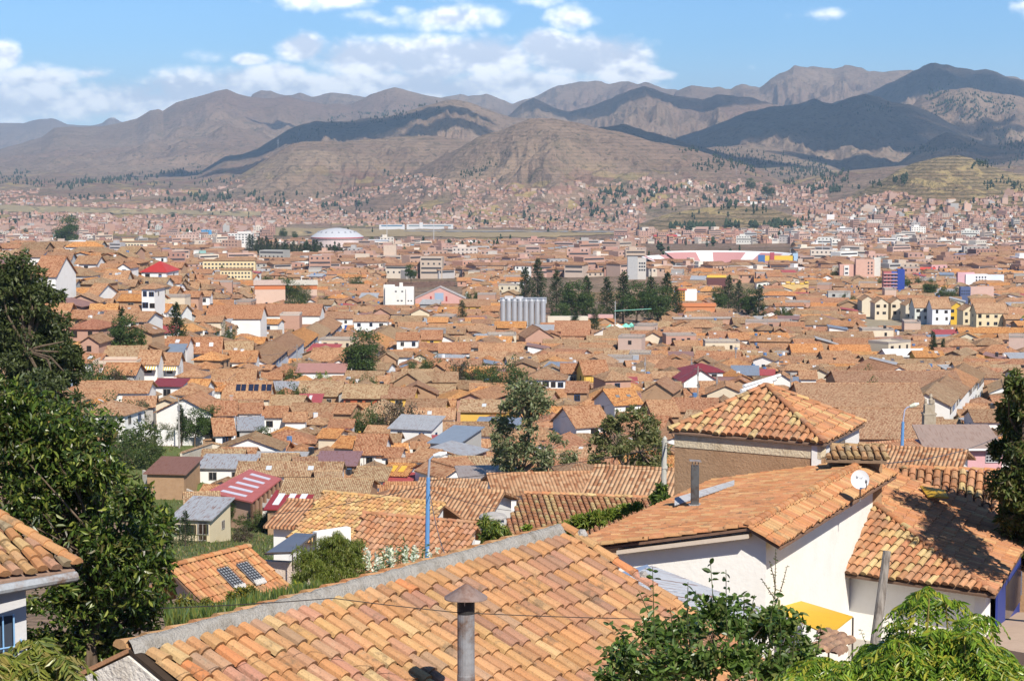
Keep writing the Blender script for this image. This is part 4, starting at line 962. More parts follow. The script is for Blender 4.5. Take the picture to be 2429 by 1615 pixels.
# far town: boxes of brick, render and tile
FW = MB()
FCOL = [(.42,.26,.20),(.46,.30,.24),(.38,.22,.17),(.50,.40,.33),(.62,.55,.47),(.42,.40,.38),(.72,.70,.66),(.52,.36,.29),(.46,.27,.21),(.44,.30,.25)]
PCOL = [(.62,.47,.18),(.12,.2,.38),(.28,.45,.42),(.42,.13,.12),(.62,.38,.36),(.25,.42,.25),(.12,.35,.60)]
RCOL = [(.40,.21,.13),(.44,.24,.15),(.36,.19,.125),(.47,.27,.17)]
AIR = [(-200,700,484,512),(760,1600,533,562)]
def far_ok(px, py, X, Y):
    if 690 < px < 1010 and 536 < py < 572: return False
    # airfield and the bare belts
    if 640 < px < 1470 and 538+(px-640)*.012 < py < 576: return False
    if -300 < px < 620 and 486+px*.03 < py < 506+px*.02: return False
    if 1530 < px < 1880 and 490 < py < 545: return False
    if py < 438+12*math.sin(px*.011)+8*math.sin(px*.031)-(8 if px > 900 else 0): return False
    if 1960 < px < 2700 and py < 470+10*math.sin(px*.02): return False
    if 1510 < px < 1890 and 578 < py < 645: return False
    if 560 < px < 830 and 580 < py < 626: return False
    if 225 < px < 385 and 558 < py < 590: return False
    return True
def fbox(X, Y, z, w, d, h, rot, wc, roof, rc, nw=True):
    M4 = Matrix.Translation((X, Y, z)) @ rotz(rot)
    a, b = w/2, d/2
    if roof:
        r = rng.uniform(1, 1.8)
        FW.add([(-a,-b,-6),(a,-b,-6),(a,b,-6),(-a,b,-6),(-a,-b,h),(a,-b,h),(a,b,h),(-a,b,h)], [(0,1,5,4),(1,2,6,5),(2,3,7,6),(3,0,4,7)], wc, M4)
        FW.add([(-a-.5,-b-.5,h-.1),(a+.5,-b-.5,h-.1),(a+.5,0,h+r),(-a-.5,0,h+r),(a+.5,b+.5,h-.1),(-a-.5,b+.5,h-.1)], [(0,1,2,3),(3,2,4,5),(1,4,2),(0,3,5),(0,5,4,1)], rc, M4, 1)
    else:
        FW.box(-a, a, -b, b, -6, h, wc, M4)
        if rng.random() < .4: FW.box(-a*.6, a*.1, -b*.3, b*.7, h, h+2.2, wc, M4)
    if nw and Y < 3200:
        for fl in range(int(h//2.8)):
            if rng.random() < .45: FW.box(-a+.6, a-.6, -b-.06, -b+.05, h-1.9-2.8*fl, h-.8-2.8*fl, (.06,.06,.07), M4)
            else:
                n = max(1, int(w/3))
                for i in range(n):
                    x = -a+w*(i+.5)/n; FW.box(x-.55, x+.55, -b-.06, -b+.05, h-2-2.8*fl, h-.8-2.8*fl, (.05,.05,.06), M4)
fc = 0
NF = 64000
U1 = nr.random(NF); U2 = nr.random(NF)
FD = 1290*np.exp(U2*math.log(5800/1290)); FX = (-120+U1*2680-1214.5)/F*FD; FZ = terr(FX, FD)
FQX, FQY = proj(FX, FD, FZ); NA = fbm(FX/300, FD/400, 2, 91); NB = fbm(FX/160, FD/220, 2, 77)
for X, D, z, qx, qy, na, nb in zip(FX.tolist(), FD.tolist(), FZ.tolist(), FQX.tolist(), FQY.tolist(), NA.tolist(), NB.tolist()):
    if D < 2200 and rng.random() < .5*(2200-D)/900+.1: continue
    dens_ = .66 if D < 3800 else (.9 if qx > 1450 else .95 if D < 4900 else .6)
    if D > 5000 and na < .47: continue
    if rng.random() > dens_ or not far_ok(qx, qy, X, D): continue
    if D > 3300 and nb < (.28 if qx > 1500 else .33): continue
    sm = 1.0 if D < 2000 else .62; lowb = 640 < qx < 1470 and qy < 600
    w = rng.uniform(7, 15)*sm; d = rng.uniform(7, 12)*sm; tiled = rng.random() < (.75 if D < 1900 else .38)
    h = rng.choice([3, 5.5, 5.5, 8, 8]) if D < 2600 else rng.choice([3, 3, 5.5])
    if lowb: h = 3
    elif rng.random() < .03 and D < 3800: h = rng.uniform(9, 15); w = rng.uniform(10, 20); tiled = False
    if rng.random() < .02: w *= 2.6; h = 5; tiled = rng.random() < .5
    c = rng.choice(FCOL) if rng.random() > .016 else rng.choice(PCOL)
    if D > 3300: c = rng.choice(FCOL[:4]+FCOL[7:]) if rng.random() > .14 else rng.choice(FCOL)
    rot = R(rng.gauss(-6, 10)) if rng.random() < .5 else R(rng.uniform(10, 50))
    fbox(X, D, z, w, d, h, rot, jit(c, .1), tiled, jit(rng.choice(RCOL), .1)); fc += 1
print('far houses', fc)
tw = TW.build('town_houses', M['wall']); tag(tw, 'mass of tiled houses filling the old town', 'houses', kind='stuff')
r_ = TRF.build('roof', [M['roof'], M['metal']], tw); r_['kind'] = 'stuff'
r_ = TWN.build('window', M['glass'], tw); r_['kind'] = 'stuff'
fw = FW.build('distant_houses', [M['wall'], M['roof']]); tag(fw, 'mass of brick and rendered houses of the far town', 'houses', kind='stuff')
# ---------------------------------------------------------------- visible-surface lookup for far things
_pc = np.linspace(-160, 2590, 700); _dd = np.geomspace(1150, 34000, 800)
_A, _D2 = np.meshgrid((_pc-1214.5)/F*1.0, _dd, indexing='ij')
_Z2 = terr(_A*_D2, _D2); _E = np.maximum.accumulate(_Z2/_D2, axis=1)
def fhit(px, py):
    i = int(np.clip(np.searchsorted(_pc, px), 0, 699)); e = float(elev(py))
    j = int(np.searchsorted(_E[i], e))
    if j >= 800: return None
    D = float(_dd[j]); return Vector(((px-1214.5)/F*D, D, float(_Z2[i, j])))
def drape(name, x0, x1, top, bot, mt, col, label, nx=60, ny=14, up=.6):
    V = []; Fc = []
    for i in range(nx+1):
        px = x0+(x1-x0)*i/nx; ok = True
        for j in range(ny+1):
            py = bot(px)+(top(px)-bot(px))*j/ny
            if py > 640: D = hit(px, py, 0, 60)
            else: h_ = fhit(px, py); D = h_.y if h_ else None
            if D is None: D = V[-1][1] if V else 3000
            X = P(px, py, 1).x*D; V.append([X, D, 0])
    V = np.array(V); V[:, 2] = terr(V[:, 0], V[:, 1])+up
    mb = MB(); mb.add(V.tolist(), [(i*(ny+1)+j, (i+1)*(ny+1)+j, (i+1)*(ny+1)+j+1, i*(ny+1)+j+1) for i in range(nx) for j in range(ny)], col)
    o = mb.build(name, mt, smooth=True); return tag(o, label, kind='structure')
wv_ = lambda px, a, f: a*math.sin(px*f)+a*.5*math.sin(px*f*2.7+1)
drape('airfield', 640, 1490, lambda p: 541+(p-640)*.012+wv_(p, .5, .02), lambda p: 560+(p-640)*.008+wv_(p, 1, .03)-10*max(0, (p-1250)/240), M['grass'], (.36,.27,.15), 'straw coloured airfield strip across the far town', 80, 6)
drape('field', -120, 620, lambda p: 488+p*.028+wv_(p, 1, .03), lambda p: 503+p*.018+wv_(p, 1.5, .025), M['grass'], (.34,.27,.16), 'olive green field belt on the left of the far town', 70, 6)
drape('meadow', 255, 560, lambda p: 1060+wv_(p, 4, .05), lambda p: 1240, M['grass'], (.12,.15,.045), 'green meadow around the adobe barn', 30, 30, .25)
drape('meadow', 180, 340, lambda p: 985, lambda p: 1060, M['grass'], (.10,.13,.04), 'overgrown garden slope left of the white wall', 20, 10, .25)
drape('meadow', 395, 720, lambda p: 1215, lambda p: 1345, M['grass'], (.11,.13,.045), 'overgrown plot below the skylit red roof', 24, 16, .25)
drape('path', 960, 1470, lambda p: 549+(p-960)*.004, lambda p: 551.5+(p-960)*.004, M['concrete'], (.30,.28,.27), 'grey runway along the airfield', 60, 1, 1.4)

# ---------------------------------------------------------------- leaves, trees 
def leaf_mesh(name, pts, size, cols, mt, parent, droop=0., asp=.42, ovate=False, up=.0, seed=0, axis=None, smooth=False):
    r = np.random.default_rng(seed+len(pts)); n = len(pts)
    t = r.normal(size=(n, 3)) if axis is None else axis+r.normal(size=(n, 3))*.35
    t[:, 2] -= droop; t /= np.linalg.norm(t, axis=1)[:, None]
    u = r.normal(size=(n, 3)); u[:, 2] += up
    s = np.cross(t, u); s /= np.linalg.norm(s, axis=1)[:, None]+1e-9
    nn = np.cross(s, t); L = (np.asarray(size)*r.uniform(.65, 1.3, n))[:, None]; w = L*asp
    if ovate:
        V = np.stack([pts, pts+t*L*.3+s*w*.42+nn*w*.15, pts+t*L*.7+s*w*.36+nn*w*.12-nn*L*.05, pts+t*L-nn*L*.16, pts+t*L*.7-s*w*.36+nn*w*.12-nn*L*.05, pts+t*L*.3-s*w*.42+nn*w*.15], 1).reshape(-1, 3)
        b = np.arange(n)[:, None]*6
        FA = np.concatenate([b+np.array([[0, 1, 2, 3]]), b+np.array([[0, 3, 4, 5]])], 1).reshape(-1, 4)
        cc = np.repeat(cols, 2, axis=0)
    else:
        V = np.stack([pts, pts+t*L*.45+s*w*.5+nn*w*.12, pts+t*L, pts+t*L*.45-s*w*.5+nn*w*.12], 1).reshape(-1, 3)
        b = np.arange(n)[:, None]*4
        FA = (b+np.array([[0, 1, 2, 3]])); cc = cols
    return np_mesh(name, V, FA, mt, cc, parent, smooth)
def clump_pts(blobs, k, per, cr=.3, seed=0, inner=.45):
    """blobs: (centre, rx, ry, rz). Leaves gather in clumps spread through each blob"""
    r = np.random.default_rng(seed); out = []; cen = []
    vol = np.array([b[1]*b[3] for b in blobs]); vol = vol/vol.mean()
    for (c, rx, ry, rz), vv in zip(blobs, vol):
        kk = max(3, int(k*vv)); d = r.normal(size=(kk, 3)); d /= np.linalg.norm(d, axis=1)[:, None]
        rad = r.uniform(inner, 1.0, kk)[:, None]
        cc = np.array(c)[None]+d*rad*np.array([[rx, ry, rz]])
        rr = min(rx, rz)*cr*r.uniform(.6, 1.3, kk)
        for q_, s in zip(cc, rr):
            m = max(3, int(per*r.uniform(.6, 1.4))); e = r.normal(size=(m, 3)); e /= np.linalg.norm(e, axis=1)[:, None]
            e *= (r.uniform(.25, 1, m)**.5)[:, None]; e[:, 2] *= .8
            out.append(q_+e*s); cen.append(q_)
    return np.concatenate(out), np.array(cen)
def pal(n, colours, seed=0, var=.18):
    r = np.random.default_rng(seed); c = np.array(colours)[r.integers(0, len(colours), n)]
    return np.clip(c*(1+r.uniform(-var, var, (n, 1))), 0, 1)
G1 = [(.045,.075,.018),(.06,.10,.022),(.075,.12,.028),(.05,.085,.02)]
GD_ = [(.03,.05,.018),(.04,.062,.022),(.05,.078,.026)]
GE = [(.085,.10,.055),(.07,.09,.045),(.10,.115,.06),(.055,.075,.035),(.12,.10,.06)]
GO = [(.06,.085,.02),(.08,.105,.025),(.05,.07,.018),(.10,.11,.035)]
GY = [(.16,.22,.035),(.20,.25,.045),(.13,.19,.03),(.22,.22,.05)]
def limbs(base, cens, r0, col, mt, parent, name='trunk', forks=3, seed=0, lean=(0,0), topf=.45, keep=40):
    r = random.Random(seed); mb = MB(); base = Vector(base)
    cs = [Vector(c) for c in cens]; top = sum(cs, Vector())/len(cs)
    mid = base.lerp(top, topf)+Vector((lean[0], lean[1], 0))
    mb.tube([base-Vector((0,0,.6)), base.lerp(mid, .5)+Vector((r.uniform(-.1,.1)*r0*4, 0, 0)), mid], [r0*1.25, r0, r0*.8], 9, col)
    r.shuffle(cs); cs = cs[:keep]; hubs = []
    step = max(1, len(cs)//forks)
    for i in range(0, len(cs), step):
        g = cs[i:i+step]; g2 = sorted(cs, key=lambda c: (c-g[0]).length)[:max(3, len(cs)//forks)]
        h = sum(g2, Vector())/len(g2); h = mid.lerp(h, .62); hubs.append(h)
        k = mid.lerp(h, .5)+Vector((r.uniform(-1,1), r.uniform(-1,1), r.uniform(-.3,.6)))*(h-mid).length*.12
        mb.tube([mid, k, h], [r0*.62, r0*.45, r0*.32], 6, col)
    for c in cs:
        h = min(hubs, key=lambda x: (x-c).length); k = h.lerp(c, .5)+Vector((r.uniform(-1,1), r.uniform(-1,1), r.uniform(-.2,.6)))*(c-h).length*.15
        mb.tube([h, k, c], [r0*.28, r0*.17, r0*.07], 5, col, cap=False)
    return mb.build(name, mt, parent)
def tree(name, label, cat, base, blobs, leaf, k, per, cols, mt='leaf', r0=.2, bark=(.16,.12,.085), cr=.3, droop=.2, asp=.42, ovate=False, group=None, seed=1, inner=.45, topf=.45, keep=40, local=True, var=.18):
    base = Vector(base); o = base if local else Vector()
    root = thing(name, label, cat, base if local else (0,0,0), 0, group)
    pts, cen = clump_pts([(tuple(Vector(b[0])-o), b[1], b[2], b[3]) for b in blobs], k, per, cr, seed, inner)
    leaf_mesh('crown' if cat == 'tree' else 'foliage', pts, np.full(len(pts), leaf), pal(len(pts), cols, seed, var), M[mt], root, droop, asp, ovate, .4, seed)
    limbs(base-o, cen, r0, bark, M['bark'], root, 'trunk' if cat == 'tree' else 'stem', 4, seed, topf=topf, keep=keep)
    return root
def pb(px, py, rx, ry, D, dd=0, depth=None):         # a crown blob from picture measures
    c = P(px, py, D+dd); s = D/F; return (c, rx*s, (depth if depth else (rx+ry)/2*s), ry*s)
def copy_thing(src, loc, sc_, rz, label, zs=1):
    r_ = src.copy(); C.objects.link(r_); r_.location = loc; r_.scale = (sc_, sc_, sc_*zs); r_.rotation_euler = (0, 0, rz)
    for ch in src.children:
        c = ch.copy(); C.objects.link(c); c.parent = r_
    if label: r_['label'] = label
    return r_
# prototypes ten metres tall
def proto_conifer(seed, cols, slim=1.0, n=2600):
    r = np.random.default_rng(seed); root = thing('conifer_tree', None, 'tree'); pts = []; ax = []
    nb = 110
    for i in range(nb):
        t = (i/nb)**.85; z = 1.0+8.9*t; R_ = (1-t)**.8*2.3*slim*r.uniform(.55, 1.15)+.12; th = r.uniform(0, 6.28)
        m = int(n/nb*(1.5-t)); s = r.uniform(.15, 1, m)
        p = np.stack([np.cos(th)*R_*s, np.sin(th)*R_*s, z+.25*s*R_-.1*s*s], 1)+r.normal(size=(m, 3))*(.12+.16*R_*.5)
        pts.append(p); ax.append(np.tile([[math.cos(th), math.sin(th), .35]], (m, 1)))
    pts = np.concatenate(pts); ax = np.concatenate(ax)
    leaf_mesh('crown', pts, np.full(len(pts), .42), pal(len(pts), cols, seed), M['needle'], root, 0, .38, axis=ax, seed=seed)
    mb = MB(); mb.tube([(0,0,-1),(0,0,5),(0,0,9.3)], [.24,.16,.03], 7, (.13,.10,.075)); mb.build('trunk', M['bark'], root)
    return root
def proto_broad(seed, cols, shape, k=34, per=48, leaf=.42, cr=.36):
    return tree('leafy_tree', None, 'tree', (0,0,0), [((x, y, z), a, a, b) for x, y, z, a, b in shape], leaf, k, per, cols, 'leaf', .22, seed=seed, cr=cr, group=None)
PR = {
 'c1': proto_conifer(1, GD_), 'c2': proto_conifer(2, [(.05,.075,.03),(.035,.055,.02)], 1.25), 'c3': proto_conifer(3, GD_, .7),
 'b1': proto_broad(4, G1, [(0,0,6.3,3.0,3.2),(-1.4,.3,4.6,2.2,2),(1.5,-.3,5,2.2,2.2)]),
 'b2': proto_broad(5, GO, [(0,0,5.4,3.6,3.6),(1.9,0,4,2.4,2.2),(-2,0,4.2,2.3,2.4)]),
 'b3': proto_broad(6, GE, [(0,0,7,2.3,2.8),(-1.5,0,4.8,2,1.9),(1.3,.5,4.3,1.9,1.8)], 28, 36),
 'u1': proto_broad(7, GO+G1, [(0,0,4.6,6,3.6),(-4,0,3,4,2.6),(4,0,3,4.2,2.8)], 30, 40, .6),
 'u2': proto_broad(8, [(.08,.05,.04),(.10,.07,.05),(.06,.06,.03)], [(0,0,4.6,5,3.8),(-3,0,3,3.6,2.6),(3,0,3.4,3.6,3)], 30, 30, .6),
 'y1': proto_broad(9, GY, [(0,0,4.6,5.5,3.6),(-3.6,0,3,3.8,2.6),(3.6,0,3,4,2.8)], 30, 40, .6)}
for i, (px, py, hp, kd, lab) in enumerate(TL):
    p, D, b_ = TPOS[i]; s = (hp*D/F+b_)/(7.6 if kd in 'u1 u2 y1' else 9.2)
    k_ = 1.0
    if kd in 'u1 u2 y1': k_ = min(1.0, hp*D/F*1.5/7.6/s)    # keep low bushes from growing wide
    t_ = copy_thing(PR[kd], p, s*max(.6, k_), rng.uniform(0, 6.28), lab, 1/max(.6, k_))
for i in range(30):          # the pine row behind the tiled roofs
    px = 592+i*7.6+rng.uniform(-2, 2); py = 604+i*.75+rng.uniform(-2, 3)
    D = hit(px, py, 0, 600); p = P(px, py, D); p.z = gz(p.x, p.y)
    t_ = copy_thing(PR[rng.choice(['c1','c2','c2'])], p, rng.uniform(32, 46)*D/F/9.2, rng.uniform(0, 6.28), 'dark pine in the dense row behind the central tiled roofs')
    t_['group'] = 'pine row behind the tiled roofs'
for k_ in PR:
    for ch in list(PR[k_].children): bpy.data.objects.remove(ch)
    bpy.data.objects.remove(PR[k_])
# far trees that read as woods
FTm = MB()
def ftree(p, h, col):
    r0 = h*rng.uniform(.2, .38); n = 5; o = []
    for zz, k in ((0, .55), (h*.35, 1), (h*.75, .6)):
        for i in range(n):
            th = 2*math.pi*i/n+zz; kk = k*rng.uniform(.7, 1.25)*r0; o.append((p.x+kk*math.cos(th), p.y+kk*math.sin(th), p.z+zz))
    o.append((p.x, p.y, p.z+h))
    f = [(i, (i+1) % n, n+(i+1) % n, n+i) for i in range(n)]+[(n+i, n+(i+1) % n, 2*n+(i+1) % n, 2*n+i) for i in range(n)]+[(2*n+i, 2*n+(i+1) % n, 3*n) for i in range(n)]
    FTm.add(o, f, col)
WOODS = [ # picture polygon as (x0,x1, y at x0, y at x1, spread), count, tree height
 (780,1045,290,250,9,230,13),(800,1000,300,275,12,120,11),(690,800,330,308,10,60,10),(1690,1960,370,410,22,330,11),(1880,2010,395,430,16,160,11),(1600,1800,355,372,10,60,10),
 (2190,2400,235,262,26,360,13),(2200,2330,265,290,14,150,12),(2290,2429,300,350,26,160,11),(1990,2110,258,262,12,80,12),(1850,1930,420,450,12,120,12),(1840,1990,440,455,8,110,12),
 (140,480,440,408,7,260,13),(0,130,412,406,5,110,12),(0,180,425,445,9,120,11),(300,560,445,430,9,70,11),(1080,1180,420,400,14,60,9),(900,1100,430,440,16,60,9),
 (1420,1780,462,455,9,170,13),(1340,1500,478,470,9,70,12),(1650,1830,480,500,9,50,12),(1590,1700,545,548,5,90,13),(1720,1850,540,546,5,90,13),(1830,1900,535,542,5,40,13),
 (380,620,478,470,12,90,13),(600,900,480,475,14,110,12),(760,860,490,486,7,60,12),(150,330,472,470,4,60,11),(1300,1440,510,505,9,90,13),(2130,2429,360,350,10,120,12),(2300,2429,395,380,10,50,11),(1430,1560,485,470,10,50,12),
 (1640,1860,395,410,14,120,10),(1970,2150,455,430,8,80,11),(2330,2429,440,450,14,50,10),(500,1500,505,525,18,160,11),(0,600,525,560,14,130,11),(600,2429,590,600,40,230,11),(1500,2429,500,520,40,150,10),(0,560,575,640,25,60,9)]
for (x0, x1, y0, y1, sp_, n, h) in WOODS:
    _u = nr.random(n); _px = x0+(x1-x0)*_u; _py = y0+(y1-y0)*_u+nr.normal(size=n)*sp_*.55; _ok = (fbm(_px/30, _py/12, 2, 5) >= .42) | (h < 9) | (n >= 300)
    for px, py, ok_ in zip(_px.tolist(), _py.tolist(), _ok.tolist()):
        if not ok_: continue
        p = fhit(px, py)
        if p is None: continue
        k = rng.uniform(.6, 1.3); g_ = rng.uniform(.8, 1.2)
        ftree(p, h*k*(.85 if p.y > 3000 else .8), (.035*g_, .055*g_, .025*g_))
ft = FTm.build('distant_woods', M['needle']); tag(ft, 'dark eucalyptus and pine woods scattered over the hills and far town', 'trees', kind='stuff')

def tufts(rects, n, L, cols, label, seed=3):
    r = np.random.default_rng(seed); P_ = []
    for (x0, x1, y0, y1, d0, d1) in rects:
        D = r.uniform(d0, d1, n); X = (r.uniform(x0, x1, n)-1214.5)/F*D; Z = terr(X, D); a, b = proj(X, D, Z); k = (b > y0) & (b < y1); P_.append(np.stack([X, D, Z], 1)[k])
    P_ = np.concatenate(P_); ax = r.normal(size=P_.shape)*.35; ax[:, 2] = 1
    return tag(leaf_mesh('grass', P_, np.full(len(P_), L), pal(len(P_), cols, seed, .3), M['leaf'], None, 0, .3, False, .1, seed, ax*3), label, kind='stuff')
tufts([(190,560,1060,1230,200,340),(180,345,985,1060,260,420),(395,720,1215,1345,130,280)], 9000, .55, [(.10,.14,.035),(.14,.17,.045),(.18,.17,.06),(.08,.11,.03),(.20,.16,.08)], 'rough grass and weeds of the meadow and gardens')
# ---------------------------------------------------------------- large buildings of the middle distance
def at(px, py, dmin=300, h=4.5):
    D = hit(px, py, h, dmin); return P(px, py, D), D/F
def box_part(root, nm, mt, boxes, col=None):
    mb = MB()
    for b in boxes: mb.box(*b[:6], b[6] if len(b) > 6 else col)
    return mb.build(nm, mt, root)
def lathe(mb, prof, n, col, z0=0):
    o = len(mb.v)
    for r_, z in prof:
        for k in range(n): mb.v.append((r_*math.cos(2*math.pi*k/n), r_*math.sin(2*math.pi*k/n), z+z0))
    for i in range(len(prof)-1):
        for k in range(n): mb.f.append([o+i*n+k, o+i*n+(k+1) % n, o+(i+1)*n+(k+1) % n, o+(i+1)*n+k]); mb.c.append(col); mb.m.append(0)
p, s = at(800, 574, 1200); rt = thing('domed_hall', 'low silver dome of the sports hall with a red rim', 'sports hall', p)
mb = MB(); lathe(mb, [(60*s,-9),(60*s,8*s),(62*s,8*s),(62*s,10*s)], 40, (.66,.55,.52)); mb.build('wall', M['concrete'], rt)
mb = MB(); lathe(mb, [(63*s,10*s),(63*s,12.5*s)], 40, (.5,.12,.12)); mb.build('rim', M['paint'], rt)
mb = MB(); lathe(mb, [(63*s,12.5*s),(52*s,20*s),(38*s,27*s),(22*s,31*s),(8*s,33*s),(.1,33.3*s)], 40, (.50,.51,.54)); mb.build('roof', M['concrete'], rt)
for k in range(10):
    th = -math.pi+math.pi*k/9; mb = MB(); M4 = Matrix.Translation((44*s*math.cos(th), 44*s*math.sin(th), 24.5*s)) @ rotz(th+math.pi/2)
    mb.add([(-3*s,-2.5*s,-2*s),(3*s,-2.5*s,-2*s),(0,-2.5*s,.8*s),(0,3*s,1.5*s)], [(0,1,2),(0,2,3),(2,1,3)], (.25,.26,.3), M4); mb.build('roof_vent', M['concrete'], rt)
# pool halls
p, s = at(920, 592, 1000); rt = thing('pool_hall', 'long white sports building with blue roof edge right of the dome', 'sports hall', p)
box_part(rt, 'wall', M['wall'], [(-85*s,80*s,-6*s,10*s,-9,10*s,(.78,.78,.78)),(-45*s,0,0,25*s,-9,22*s,(.8,.8,.8)),(-95*s,-60*s,-8*s,6*s,-9,5*s,(.75,.75,.75)),(80*s,105*s,-6*s,8*s,-9,8*s,(.74,.74,.74))])
box_part(rt, 'roof', M['paint'], [(-88*s,83*s,-8*s,12*s,10*s,11.5*s,(.25,.45,.62)),(-47*s,2*s,-2*s,27*s,22*s,23*s,(.7,.7,.7))])
for k in range(9): box_part(rt, 'window', M['glass'], [(-80*s+k*17*s,-68*s+k*17*s,-6.3*s,-5.9*s,3*s,6.5*s,(.08,.1,.12))])
# floodlight masts
for (px, y1, y0, lab) in ((918,500,575,'tall thin light mast behind the white sports building'),(602,535,572,'thin light mast right of the white tower block'),(1029,522,566,'short mast at the airfield edge'),(1950,555,615,'floodlight mast right of the yellow stand'),(1465,640,600,None)):
    if lab is None: continue
    p, s = at(px, y0, 900); rt = thing('light_mast', lab, 'light mast', p); h = (y0-y1)*s
    mb = MB(); mb.tube([(0,0,-9),(0,0,h)], [.9*s,.55*s], 6, (.55,.55,.55)); mb.build('pole', M['paint'], rt)
    box_part(rt, 'lamp', M['paint'], [(-2.4*s,2.4*s,-.3*s,.3*s,h-3*s,h,(.5,.5,.5))])
# silos
p, s = at(1243, 770, 500); rt = thing('grain_silos', 'row of shiny grey metal silos among the roofs', 'silos', p)
for k in range(8):
    mb = MB(); r_ = 6.2*s; lathe(mb, [(r_,-9),(r_,56*s),(r_*1.04,56*s),(r_*1.04,57*s),(r_*.5,61*s),(.05,62*s)], 20, (.55,.56,.58))
    for v in range(len(mb.v)): mb.v[v] = (mb.v[v][0]+(-50+k*13.6)*s, mb.v[v][1]-k*.8*s, mb.v[v][2])
    mb.build('silo', M['silver'], rt, smooth=False)
box_part(rt, 'gantry', M['silver'], [(-57*s,54*s,4*s,16*s,50*s,64*s,(.55,.57,.6)),(-46*s,-26*s,0,8*s,61*s,68*s,(.75,.75,.75)),(-20*s,-2*s,0,8*s,61*s,67*s,(.75,.75,.75)),(-58*s,54*s,2*s,3*s,62*s,63*s,(.4,.42,.45))])
# stadium
p, s = at(1700, 632, 700, 6); rt = thing('stadium', 'white oval stadium with red seats across the tiled town', 'stadium', p)
def stand(nm, a0, a1, ri, ro, z0, z1, col, cols=None, n=16, wall=(.6,.55,.5), sq=.33):
    mb = MB(); mw = MB()
    for k in range(n):
        t0 = a0+(a1-a0)*k/n; t1 = a0+(a1-a0)*(k+1)/n
        q_ = [(ri*math.cos(t0), ri*sq*math.sin(t0)*2.6, z0),(ri*math.cos(t1), ri*sq*math.sin(t1)*2.6, z0),(ro*math.cos(t1), ro*sq*math.sin(t1)*2.6, z1),(ro*math.cos(t0), ro*sq*math.sin(t0)*2.6, z1)]
        c = cols(k) if cols else col
        mb.add(q_+[(x, y, z-.4) for x, y, z in q_], [(0,1,2,3),(7,6,5,4),(0,4,5,1),(1,5,6,2),(2,6,7,3),(3,7,4,0)], c)
        w = [(ro*1.005*math.cos(t0), ro*1.005*sq*math.sin(t0)*2.6, -9),(ro*1.005*math.cos(t1), ro*1.005*sq*math.sin(t1)*2.6, -9),(ro*1.005*math.cos(t1), ro*1.005*sq*math.sin(t1)*2.6, z1),(ro*1.005*math.cos(t0), ro*1.005*sq*math.sin(t0)*2.6, z1)]
        mw.add(w, [(0,1,2,3)], wall if k % 2 else (.75,.73,.7))
    mb.build(nm, M['paint'], rt); mw.build('wall', M['concrete'], rt)
RS = 178*s
stand('far_stand', .15, math.pi-.9, RS*.72, RS, 2*s, 27*s, None, lambda k: (.74,.72,.70) if k % 6 in (0, 1) else (.50,.25,.24), 18)
stand('side_stand', math.pi-.88, math.pi+.35, RS*.74, RS, 2*s, 22*s, None, lambda k: (.78,.77,.76) if k % 4 else (.5,.25,.24), 10)
stand('near_stand', math.pi+.36, 2*math.pi-.7, RS*.8, RS, 1*s, 9*s, None, lambda k: (.76,.74,.72), 16)
stand('far_rim', .15, math.pi-.9, RS, RS*1.03, 27*s, 30*s, (.82,.82,.82))
box_part(rt, 'yellow_stand', M['paint'], [(98*s,180*s,-18*s,-8*s,14*s,26*s,(.75,.48,.06)),(96*s,112*s,-20*s,-16*s,4*s,28*s,(.06,.15,.36)),(124*s,134*s,-21*s,-17*s,8*s,34*s,(.40,.08,.1)),(178*s,190*s,-18*s,-10*s,0,32*s,(.35,.5,.65))])
box_part(rt, 'arches', M['concrete'], [(-150*s+k*16*s,-140*s+k*16*s,-RS*.62-1*s,-RS*.62,-2,4*s,(.12,.1,.09)) for k in range(19)])
# other landmarks built of boxes: name, label, category, px, base y, [(part, material, boxes in picture units)]
def lm(nm, lab, cat, px, py, parts, rot=0, dmin=500):
    p, s = at(px, py, dmin); rt = thing(nm, lab, cat, p, R(rot))
    for (pn, mt, bx) in parts:
        box_part(rt, pn, M[mt], [tuple(v*s for v in b[:4])+(b[4]*s if b[4] >= 0 else -9, b[5]*s, b[6]) for b in bx])
    mark(p.x, p.y, 60*s, 20*s, 0); return rt, s, p
def winrow(x0, x1, z, h, n, y=-12.2, w=.55, col=(.05,.06,.08)):
    st = (x1-x0)/n; return [(x0+st*(i+.5-w/2), x0+st*(i+.5+w/2), y-.25, y+.2, z, z+h, col) for i in range(n)]
def lm_win(nm, lab, cat, px, py, parts, wins, rot=0):
    rt, s, p = lm(nm, lab, cat, px, py, parts, rot)
    for b in wins: box_part(rt, 'window', M['glass'], [tuple(v*s for v in b[:6])+(b[6],)])
    return rt
lm_win('tower_block', 'deep blue tower block with red and blue balconies', 'apartment block', 2118, 684, [('wall','paint',[(-25,-6,-12,8,-8,42,(.40,.12,.12)),(-6,8,-12,8,-8,42,(.08,.12,.4)),(8,25,-14,8,-8,46,(.025,.06,.30))]),('roof','roof',[(-27,10,-13,9,42,44,(.5,.26,.15))]),('balcony','concrete',[(-25,8,-15,-12,k*8+2,k*8+4.5,(.5,.3,.3)) for k in range(5)])], winrow(-25,8,6,4,4,-12.4)+winrow(-25,8,14,4,4,-12.4)+winrow(-25,8,22,4,4,-12.4)+winrow(-25,8,30,4,4,-12.4))
lm_win('tower_block', 'white office block with ribbon windows left of the light mast', 'office block', 570, 580, [('wall','wall',[(-30,30,-12,8,-6,26,(.74,.72,.68)),(-5,28,-13,-5,26,31,(.72,.7,.66))])], winrow(-28,28,4,2.6,7)+winrow(-28,28,10,2.6,7)+winrow(-28,28,16,2.6,7)+winrow(-28,28,22,2,7))
